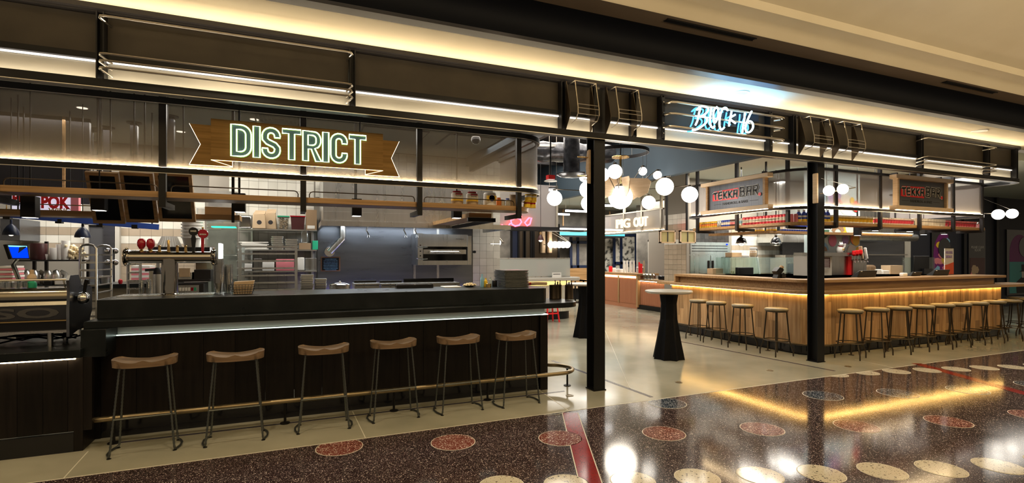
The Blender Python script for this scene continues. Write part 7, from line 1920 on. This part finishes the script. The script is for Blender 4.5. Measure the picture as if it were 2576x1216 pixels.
# menu light boxes
for px0, px1, l in ((1661, 1699, 'left square menu light box with yellow frame'), (1711, 1750, 'right square menu light box with yellow frame')):
    Y = 8.72; x0, x1 = XA(px0, Y), XA(px1, Y); z0, z1 = ZA(px0, 612, Y), ZA(px0, 580, Y)
    t = thing('menu_light_box', l, 'menu board', ((x0 + x1) / 2, Y, z0)); f_ = .026
    MB().box(x0, x1, Y + .01, Y + .04, z0, z1).build('panel', mat('menu_cream' + str(px0), (.42, .36, .16), .5), t)
    for a, b, c, e in ((x0, x0 + f_, z0, z1), (x1 - f_, x1, z0, z1), (x0, x1, z0, z0 + f_), (x0, x1, z1 - f_, z1)): MB().box(a, b, Y - .01, Y + .05, c, e).build('frame_rail', 'yellow' if False else 'ply', t)
    MB().box((x0 + x1) / 2 - .01, (x0 + x1) / 2 + .01, Y, Y + .01, z0 + f_, z1).build('divider', 'ink', t)
    MB().box((x0 + x1) / 2 - .02, (x0 + x1) / 2 + .02, Y + .02, Y + .05, z1, 3.45).build('hanger', 'steel_black', t)
# tiled pillar with fire hose, porthole door
PY = 13.4
tp_ = struct(MB().box(XA(1671, PY), XA(1727, PY), PY, PY + .8, 0, 3.45), 'wall_pillar', 'grout', smooth=0)
tiles(tp_, XA(1671, PY), XA(1727, PY), .7, 2.65, PY, .135, lambda z: 'tile_white' if (z > 2.12 or 1.86 < z < 1.94) else 'tile_beige', hgt=.135)
q = on(1709, 672, Y=PY - .03); t = thing('fire_hose_reel', 'small red fire hose reel on the tiled pillar', 'hose reel', (q.x, PY - .03, q.z - .08))
MB().lathe([(.06, -.03), (.10, -.02), (.10, .0), (.001, 0)], (q.x, PY - .04, q.z), 20, axis='y').build('reel', 'red_paint', t); MB().lathe([(.03, -.04), (.001, -.04)], (q.x, PY - .04, q.z), 12, axis='y').build('hub', 'white_plastic', t)
q = on(1718, 673, Y=PY - .03); single(MB().box(q.x - .03, q.x + .03, PY - .03, PY - .01, q.z - .06, q.z + .06), 'call_point', 'brown_box', 'small brown switch plate beside the fire hose reel', 'switch')
Yd = 15.4; x0, x1 = XA(1634, Yd), XA(1671, Yd)
struct(MB().box(XA(1622, Yd) - .3, XA(1690, Yd), Yd + .02, Yd + .1, 0, 3.45), 'wall_porthole', 'wall_mottled', smooth=0)
d2 = thing('door_2', 'pale steel door with six round portholes behind the coral counter', 'door', ((x0 + x1) / 2, Yd, 0)); d2['kind'] = 'structure'
MB().box(x0 - .06, x0, Yd - .03, Yd + .02, 0, 2.2).build('jamb', 'quartz', d2); MB().box(x0 - .06, x1 + .1, Yd - .03, Yd + .02, 2.13, 2.2).build('head', 'quartz', d2)
lf = MB().box(x0, x1 + .1, Yd - .0, Yd + .03, 0, 2.13).build('leaf', mat('door_steel', (.30, .36, .40), .35, .5), d2)
for px in (1650, 1660, 1670):
    for py in (638, 655): q = on(px, py, Y=Yd - .01); MB().lathe([(.055, -.012), (.07, 0), (.001, 0)], (q.x, Yd, q.z), 18, axis='y').build('porthole', mat('port_glow', (.3, .5, .6), .2, emit=(.55, .8, 1), es=1.0) if 'port_glow' not in M else 'port_glow', lf)
# navy framed panels on the far wall
def navy_frame(px0, px1, py0, py1, Y, lab, cols, rows, fill):
    x0, x1, z0, z1 = ext(px0, px1, py0, py1, Y)
    t = thing('navy_panel_screen', lab, 'screen', ((x0 + x1) / 2, Y, z0)); z0 = 0.0
    MB().box(x0, x1, Y + .04, Y + .07, z0, z1).build('infill', fill, t)
    w = (x1 - x0)
    for c in cols: MB().box(x0 + w * c - .05, x0 + w * c + .05, Y, Y + .06, z0, z1).build('stile', 'navy', t)
    H_ = z1 - .9
    for r_ in rows: MB().box(x0, x1, Y, Y + .055, .9 + H_ * r_ - .05, .9 + H_ * r_ + .05).build('rail', 'navy', t)
    MB().box(x0, x1, Y, Y + .055, 0, .95).build('plinth', 'navy', t)
navy_frame(1437, 1490, 590, 688, 17.0, 'navy framed screen with frosted panels on the far wall left of the near column', (0, .32, 1), (0, .2, .8, 1), 'wall_mottled')
navy_frame(1546, 1623, 592, 688, 17.0, 'navy framed screen over black and white street art on the far wall', (0, .22, .70, 1), (.28, 1), 'wall_poster')
navy_frame(1518, 1546, 596, 688, 17.2, 'narrow poster-covered panel left of the navy screen', (1,), (1,), 'wall_poster')
t = thing('cyan_light_cove', 'long cyan and white light cove high on the far wall', 'light', (9, 16.5, 2.5))
MB().box(6.5, 11.6, 16.4, 16.45, 2.56, 2.62).build('white_line', 'led_white', t); MB().box(6.5, 11.6, 16.4, 16.44, 2.36, 2.50).build('cyan_band', mat('cyan_band', (.05, .25, .32), .5, emit=(.08, .55, .70), es=.6), t)
MB().box(6.5, 11.6, 16.42, 16.5, 2.30, 2.70).build('board', 'steel_dark', t); 
for x in (7, 9, 11): MB().box(x - .02, x + .02, 16.5, 16.54, 2.3, 3.3).build('hanger', 'shelf_oak', t)
# benches and tables far away
for k, px in enumerate((1447, 1468, 1526)):
    x = XA(px, 15.5); z = .78; t = thing('dining_table', ['small wooden table far behind the white counter', 'small wooden table left of the near column, far back', 'small wooden table right of the near column, far back'][k], 'table', (x, 15.5, 0))
    MB().box(x - .35, x + .35, 15.2, 15.8, z - .03, z).build('table_top', 'oak_slab', t); MB().cyl((x, 15.5, 0), (x, 15.5, z), .03, 8).build('pedestal', 'steel_black', t); MB().lathe([(.2, 0), (.2, .02), (.001, .02)], (x, 15.5, 0), 14).build('foot', 'steel_black', t)
t = thing('banquette', 'long tan banquette seat along the far wall', 'bench', (8.5, 16.6, 0)); MB().box(6.6, 10.2, 16.5, 16.95, .42, .5).build('seat', 'kraft', t); MB().box(6.6, 10.2, 16.85, 16.98, .5, 1.15).build('back', 'shelf_oak', t); MB().box(6.65, 10.15, 16.6, 16.9, 0, .42).build('base', 'steel_black', t)

# ---------------------------------------------------------------- white ribbed counter behind the near bar
wc = thing('ribbed_white_counter', 'white ribbed counter with pale stone top beyond the near bar', 'counter', (5, 11.8, 0))
wpath = [(3.0, 11.55), (6.25, 11.55)] + arc(6.25, 11.95, .40, -90, 0, 6)[1:] + [(6.65, 12.3)]
mb = MB()
for p_, d_ in along(wpath, .052):
    n_ = Vector((d_.y, -d_.x)); a = p_; b = p_ + d_ * .034
    mb.hexa([(a.x, a.y, .2), (b.x, b.y, .2), (b.x + n_.x * .015, b.y + n_.y * .015, .2), (a.x + n_.x * .015, a.y + n_.y * .015, .2), (a.x, a.y, .86), (b.x, b.y, .86), (b.x + n_.x * .015, b.y + n_.y * .015, .86), (a.x + n_.x * .015, a.y + n_.y * .015, .86)])
mb.build('rib_cladding', 'rib_white', wc, kind='stuff', smooth=0)
MB().sweep(wpath, [(0, .2), (0, .88), (-.04, .88), (-.04, .2)]).build('panel', 'rib_white', wc); MB().sweep(wpath, [(-.02, 0), (-.02, .2), (-.06, .2), (-.06, 0)]).build('toe_kick', 'black_plastic', wc)
MB().sweep(wpath, [(.02, .87), (.02, .97), (-.02, .97), (-.02, .87)]).build('light_band', mat('amber_band', (.5, .35, .1), .5, emit=(1, .66, .22), es=1.2), wc)
MB().prism([(3.0, 11.4), (6.5, 11.4)] + arc(6.5, 11.75, .35, -90, 30, 8)[1:] + [(6.6, 12.4), (3.0, 12.4)], lambda u, v, t_: (u, v, t_), .98, 1.06).build('top', 'quartz', wc, bev=.01)
t = thing('frosted_screen', 'hex patterned frosted glass screen standing on the white counter', 'screen', (5.5, 11.9, 1.06))
x0, x1 = XA(1250, 11.9), XA(1434, 11.9); MB().box(x0, x1, 11.9, 11.92, 1.06, ZA(1340, 651, 11.9)).build('pane', scrim('frosted', (.60, .62, .58), .62, .4, .1), t); MB().box(x0, x1, 11.89, 11.93, ZA(1340, 651, 11.9), ZA(1340, 651, 11.9) + .02).build('top_trim', 'steel', t)
MB().box(x0, x1, 11.88, 11.94, 1.06, 1.08).build('base_trim', 'steel', t)
for px0, px1, py, m_, l in ((1361, 1379, 660, 'pink', 'pinkish container stack behind the frosted screen'), (1379, 1400, 661, 'grey_tray', 'grey box stack behind the frosted screen, left'), (1402, 1424, 661, 'grey_tray', 'grey box stack behind the frosted screen, right')): boxed(px0, px1, py, 0, 12.05, .2, m_, 'box_stack', l, 'boxes', 1.06)
x0, x1, z0, z1 = ext(1389, 1412, 686, 0, 11.7, 1.06); t = thing('counter_card', 'small white notice card on the white counter', 'card', ((x0 + x1) / 2, 11.7, 1.06)); MB().box(x0, x1, 11.7, 11.71, 1.06, z1).build('card', 'white_paper', t); MB().box(x0 + .03, x1 - .03, 11.697, 11.70, z1 - .05, z1 - .035).build('text_line', 'ink', t)
# its canopy with red neon
oc = thing('grey_mesh_canopy', 'grey mesh canopy with a partly hidden red neon script beyond the near bar', 'canopy', (5, 12.2, 2.31))
MB().box(2.95, 6.35, 12.0, 12.04, 2.36, 3.45).build('mesh_panel', 'gauze_bar', oc); MB().box(2.95, 6.38, 11.96, 12.06, 2.30, 2.36).build('lower_beam', 'steel_dark', oc); MB().box(6.32, 6.38, 11.98, 12.08, 2.3, 3.45).build('corner_post', 'rail_steel', oc); MB().box(6.33, 6.36, 12.08, 14.0, 2.36, 3.45).build('mesh_panel', 'gauze_bar', oc)
MB().prism([(3.0, 11.55), (6.9, 11.55), (7.1, 11.75), (7.0, 11.95), (3.0, 11.95)], lambda u, v, t_: (u, v, t_), 2.24, 2.275).build('shelf', 'steel_dark', oc)
Yn = 11.94
for s_ in ([(1262, 566), (1268, 570), (1277, 571), (1284, 562)], [(1290, 548), (1285, 556), (1288, 565), (1296, 569), (1306, 567), (1312, 559), (1308, 551), (1298, 548), (1289, 553)], [(1312, 545), (1300, 548)], [(1330, 549), (1320, 561), (1326, 568), (1333, 564), (1337, 549), (1330, 549)]):
    MB().tube([on(a, b, Y=Yn) for a, b in s_], .022, 8).build('neon_tube', 'neon_red', oc)
# wood pendants and bubble lamps
for px, py, l in ((1243, 603, 'left small wood-topped cone pendant over the white counter'), (1360, 605, 'right small wood-topped cone pendant over the white counter')):
    Y = 11.3; x = XA(px, Y); z = ZA(px, py, Y); s = mpp(px, Y); t = thing('cone_pendant', l, 'lamp', (x, Y, z))
    MB().lathe([(8.5 * s, 0), (8 * s, 3 * s), (5.5 * s, 9 * s), (2.5 * s, 14 * s)], (x, Y, z), 20).build('shade', 'maroon', t); MB().lathe([(2.5 * s, 14 * s), (3.2 * s, 17 * s), (2.2 * s, 21 * s), (.001, 21 * s)], (x, Y, z), 12).build('wood_top', 'shelf_oak', t)
    MB().ball((x, Y, z + .01), .05, 12).build('bulb', 'led_soft', t); MB().cyl((x, Y, z + 20 * s), (x, Y, 4.25), .006, 6).build('cord', 'black_plastic', t)
def bubble(px0, px1, n, py, r_px, Y, lab, bpx):
    p0, p1_ = on(px0, py, Y=Y), on(px1, py, Y=Y); t = thing('bubble_lamp', lab, 'lamp', tuple(p0)); s = mpp(px0, Y)
    for k in range(n): MB().ball(p0.lerp(p1_, k / max(n - 1, 1)), r_px * s, 18).build('globe', 'opal_edge', t)
    MB().tube([p0 + Vector((-.25, 0, 0)), p1_ + Vector((.2, 0, 0))], .012, 6).build('arm', 'bronze_dark', t)
    for b in bpx: q = on(b, py, Y=Y + .15); MB().box(q.x - .05, q.x + .05, Y + .1, 14.165, q.z - .25, q.z + .75).build('wooden_bracket', 'ply', t); MB().tube([Vector((q.x, Y + .1, q.z + .5)), p1_ + Vector((.2, 0, 0))], .004, 5).build('stay_wire', 'rail_steel', t)
bubble(1386, 1427, 5, 616, 8.5, 13.95, 'row of five glowing bubbles on a horizontal arm over the white counter', (1366, 1383))
bubble(1225, 1252, 3, 611, 8.5, 13.95, 'row of glowing bubbles partly hidden by the tiled kitchen wall', (1230,))
# mirrored panels behind
t = thing('smoked_mirror_wall', 'dark smoked mirror panels in black frames behind the white counter', 'mirror', (5, 14, 0)); Y = 14.2
for a, b in ((1225, 1286), (1304, 1318), (1320, 1336), (1342, 1405)): 
    x0, x1 = XA(a, Y), XA(b, Y); MB().box(x0, x1, Y, Y + .02, .4, 2.55).build('panel', 'wall_mottled' if a < 1300 else 'bronze_dark', t)
    for x in (x0, x1): MB().box(x - .03, x + .03, Y - .03, Y + .03, 0, 2.6).build('frame', 'steel_black', t)
MB().box(XA(1286, Y), XA(1303, Y), Y, Y + .05, 0, 2.6).build('navy_post', 'navy', t)
# red stool
p = on(1396, 808, Z=0); rs2 = thing('red_stool', 'small red metal stool under the end of the near ledge', 'stool', (5.75, 11.25, 0))
for a, b in ((-.17, -.15), (.17, -.15), (.15, .15), (-.15, .15)): MB().bar((5.75 + a * .7, 11.2 + b * .7, .46), (5.75 + a, 11.2 + b, 0), .03, .03).build('leg', 'red_paint', rs2)
MB().box(5.60, 5.90, 11.06, 11.34, .45, .48).build('seat', 'red_paint', rs2); MB().box(5.62, 5.88, 11.05, 11.08, .2, .23).build('rung', 'red_paint', rs2)

# ---------------------------------------------------------------- chandelier of opal globes
CC = Vector((5.62, 8.05, 0))
ch = thing('globe_chandelier', 'large chandelier of opal globes with plywood fins round a brass stem', 'chandelier', (CC.x, CC.y, 2.5))
def cz(py): return 1.6 + (645 - py) / 1296 * 9.6
def on9(px, py, dy=0): 
    r = (px - 1288) / 1296; fw = 9.6 + dy; return Vector((ST * fw + r * fw * CT, CT * fw - r * fw * ST, 1.6 + (645 - py) / 1296 * fw))
c0_ = on9(1561, 496)
CC = Vector((c0_.x, c0_.y, 0))
MB().ball(c0_, 30 / 1296 * 9.6, 36).build('centre_globe', 'opal', ch)
MB().lathe([(.16, 0), (.165, .01), (.16, .02), (.001, .02)], (CC.x, CC.y, cz(397)), 32).build('ceiling_plate', 'brass', ch)
MB().cyl((CC.x, CC.y, cz(472)), (CC.x, CC.y, cz(397)), .022, 14).build('stem', 'brass', ch); MB().lathe([(.10, -.03), (.12, 0), (.06, .04), (.02, .05)], (CC.x, CC.y, cz(470)), 24).build('globe_cap', 'bronze_dark', ch)
MB().cyl((CC.x, CC.y, cz(390)), (CC.x, CC.y, 4.25), .012, 8).build('drop_rod', 'steel_black', ch)
ring = [(CC.x + .52 * math.cos(R(a)), CC.y + .52 * math.sin(R(a)), cz(383)) for a in range(0, 360, 10)]
MB().sweep([(q[0], q[1]) for q in ring], [(.0, cz(383) - .03), (.0, cz(383) + .03), (-.015, cz(383) + .03), (-.015, cz(383) - .03)], closed=True).build('suspension_ring', 'steel_dark', ch)
for a in range(0, 360, 60): MB().cyl((CC.x + .51 * math.cos(R(a)), CC.y + .51 * math.sin(R(a)), cz(383)), (CC.x + .50 * math.cos(R(a)), CC.y + .50 * math.sin(R(a)), cz(452)), .003, 5).build('wire', 'rail_steel', ch)
for a in range(0, 360, 120): MB().cyl((CC.x + .51 * math.cos(R(a + 30)), CC.y + .51 * math.sin(R(a + 30)), cz(383)), (CC.x + .51 * math.cos(R(a + 30)), CC.y + .51 * math.sin(R(a + 30)), 4.25), .004, 5).build('wire', 'rail_steel', ch)
for k in range(6): # plywood fins
    a = R(60 * k + 12); d = Vector((math.cos(a), math.sin(a), 0)); n_ = Vector((-d.y, d.x, 0)); zb, zt8 = cz(492), cz(448)
    outl = [(.14, cz(468)), (.03, zt8 - .0), (.50, zt8 - .04), (.56, zt8 - .10), (.50, zb + .02), (.34, zb - .06), (.24, zb - .01)]
    mb = MB(); mb.prism(outl, lambda u, v, t_: tuple(Vector((CC.x, CC.y, 0)) + d * u + n_ * t_ + Vector((0, 0, v))), -.006, .006); mb.build('plywood_fin', 'ply', ch)
for k, (px, py, rp, dy) in enumerate(((1672, 470, 22, -.3), (1735, 490, 20, .0), (1632, 510, 17, .6), (1547, 432, 18, -.7), (1516, 440, 17, -.6), (1480, 477, 22, -.2), (1481, 512, 19, .3), (1395, 499, 19, .2), (1617, 431, 10.5, .8), (1654, 441, 10.5, .6), (1468, 447, 10.5, .5))):
    q = on9(px, py, dy); r_ = rp / 1296 * (9.6 + dy); g = MB().ball(q, r_, 28).build('globe', 'opal', ch)
    hub = Vector((CC.x, CC.y, cz(478))); d = (q - hub); d.z = 0; L_ = d.length; d.normalize()
    z = q.z + (r_ + .015 if k % 2 else -.0); e_ = Vector((q.x, q.y, q.z + r_ * .98))
    MB().tube([hub + d * .25, hub + d * (L_ * .6) + Vector((0, 0, (e_.z - hub.z) * .5)), e_ + Vector((0, 0, .03)) , e_ + d * .10 + Vector((0, 0, .03))], .009, 6).build('arm', 'bronze_dark', ch)
    MB().lathe([(.035, -.02), (.03, .03), (.001, .03)], e_, 12).build('socket', 'bronze_dark', g)
l = bpy.data.lights.new('chandelier_light', 'POINT'); l.energy = 38; l.color = (1, .9, .75); l.shadow_soft_size = .3
o = bpy.data.objects.new('chandelier_light', l); o.location = (CC.x, CC.y, 2.25); COL.objects.link(o)

# ---------------------------------------------------------------- services under the black ceiling
for k, (y, z) in enumerate(((6.6, 4.1), (8.6, 4.1), (10.6, 4.1), (12.6, 4.1))):
    single(MB().box(3.06, 6.85, y - .04, y + .04, z, z + .14), 'ceiling_beam', 'steel_dark', ['first', 'second', 'third', 'fourth'][k] + ' dark cross beam under the black hall ceiling, counted from the shopfront', 'beam')
t = thing('diagonal_tie', 'pale steel strap running into the depth above the chandelier', 'brace', (4.6, 6, 3.7)); MB().bar((4.35, 5.5, 3.86), (5.5, 8.6, 3.86), .07, .02).build('strap', 'rail_steel', t)
t = thing('crossing_tie', 'thin pale steel strap from the left bulkhead to the beams', 'brace', (4, 7, 3.4)); MB().bar((3.06, 7.2, 3.30), (5.1, 9.5, 3.9), .04, .04).build('strap', 'rail_steel', t)
t = thing('edge_channel', 'dark steel channel along the left edge of the open ceiling', 'beam', (3.1, 8, 3.2)); MB().box(3.055, 3.12, 5.4, 12.4, 3.2, 3.3).build('channel', 'steel_dark', t)
def duct(pts, r_, lab):
    q = [Vector(p) for p in pts]; dn = []
    for a, b in zip(q, q[1:]): dn += [a.lerp(b, i / 14) for i in range(14)]
    dn.append(q[-1]); rs = [r_ * (1 + .06 * math.sin(i * 1.9) + .03 * math.sin(i * 5.1)) for i in range(len(dn))]
    return single(MB().tube(dn, r_, 18, rs=rs), 'foil_duct', 'duct_foil', lab, 'duct')
duct([(3.2, 6.2, 3.75), (4.2, 6.0, 3.85), (5.6, 6.3, 3.85), (6.6, 7.3, 3.8)], .22, 'long crumpled foil duct just behind the fascia between the columns')
duct([(3.3, 9.6, 3.75), (4.6, 9.3, 3.7), (6.4, 9.6, 3.85)], .2, 'crumpled foil duct further back over the chandelier')
t = thing('ceiling_diffuser', 'round ceiling diffuser under a foil duct left of the near column', 'vent', (4.6, 9.0, 3.1)); q = on9(1438, 447)
MB().lathe([(.10, 0), (.22, .02), (.28, .05), (.28, .07), (.16, .10), (.15, .5), (.15, .9)], (q.x, q.y, q.z), 28).build('body', 'duct_foil', t)
q = on9(1385, 452, -1); t = thing('red_sprinkler_box', 'small red box lamp hanging left of the near column', 'fixture', tuple(q)); MB().box(q.x - .06, q.x + .06, q.y - .05, q.y + .05, q.z, q.z + .07).build('box', 'red_paint', t); MB().lathe([(.10, -.02), (.11, -.03), (.001, -.035)], q, 20).build('disc', 'white_plastic', t); MB().cyl((q.x, q.y, q.z + .07), (q.x, q.y, 4.25), .012, 6).build('rod', 'steel_black', t)
for k, (px0, py0, px1, py1, Y) in enumerate(((1423, 530, 1480, 533, 12.5), (1402, 538, 1432, 541, 13.5), (1512, 516, 1540, 519, 11.5), (1682, 505, 1722, 498, 10.5), (1382, 478, 1400, 468, 9.5))):
    a, b = on(px0, py0, Y=Y), on(px1, py1, Y=Y); a.z = b.z = (a.z + b.z) / 2 if k < 3 else a.z
    t = thing('linear_lamp', ['long thin white ceiling tube light left of the near column', 'short thin white ceiling tube light beside the mesh canopy corner', 'thin white tube light right of the near column', 'thin white tube light left of the bar canopy', 'short bright tube light above the left chandelier globe'][k], 'lamp', tuple(a))
    MB().bar(a, b, .05, .05).build('tube', 'fluoro', t); MB().bar(a + Vector((0, 0, .04)), b + Vector((0, 0, .04)), .06, .03).build('housing', 'steel_black', t)
    for q in (a, b): MB().cyl((q.x, q.y, q.z + .05), (q.x, q.y, 3.45 if a.x > 7 else (3.3 if Y > 14.5 else 4.25)), .004, 5).build('wire', 'rail_steel', t)
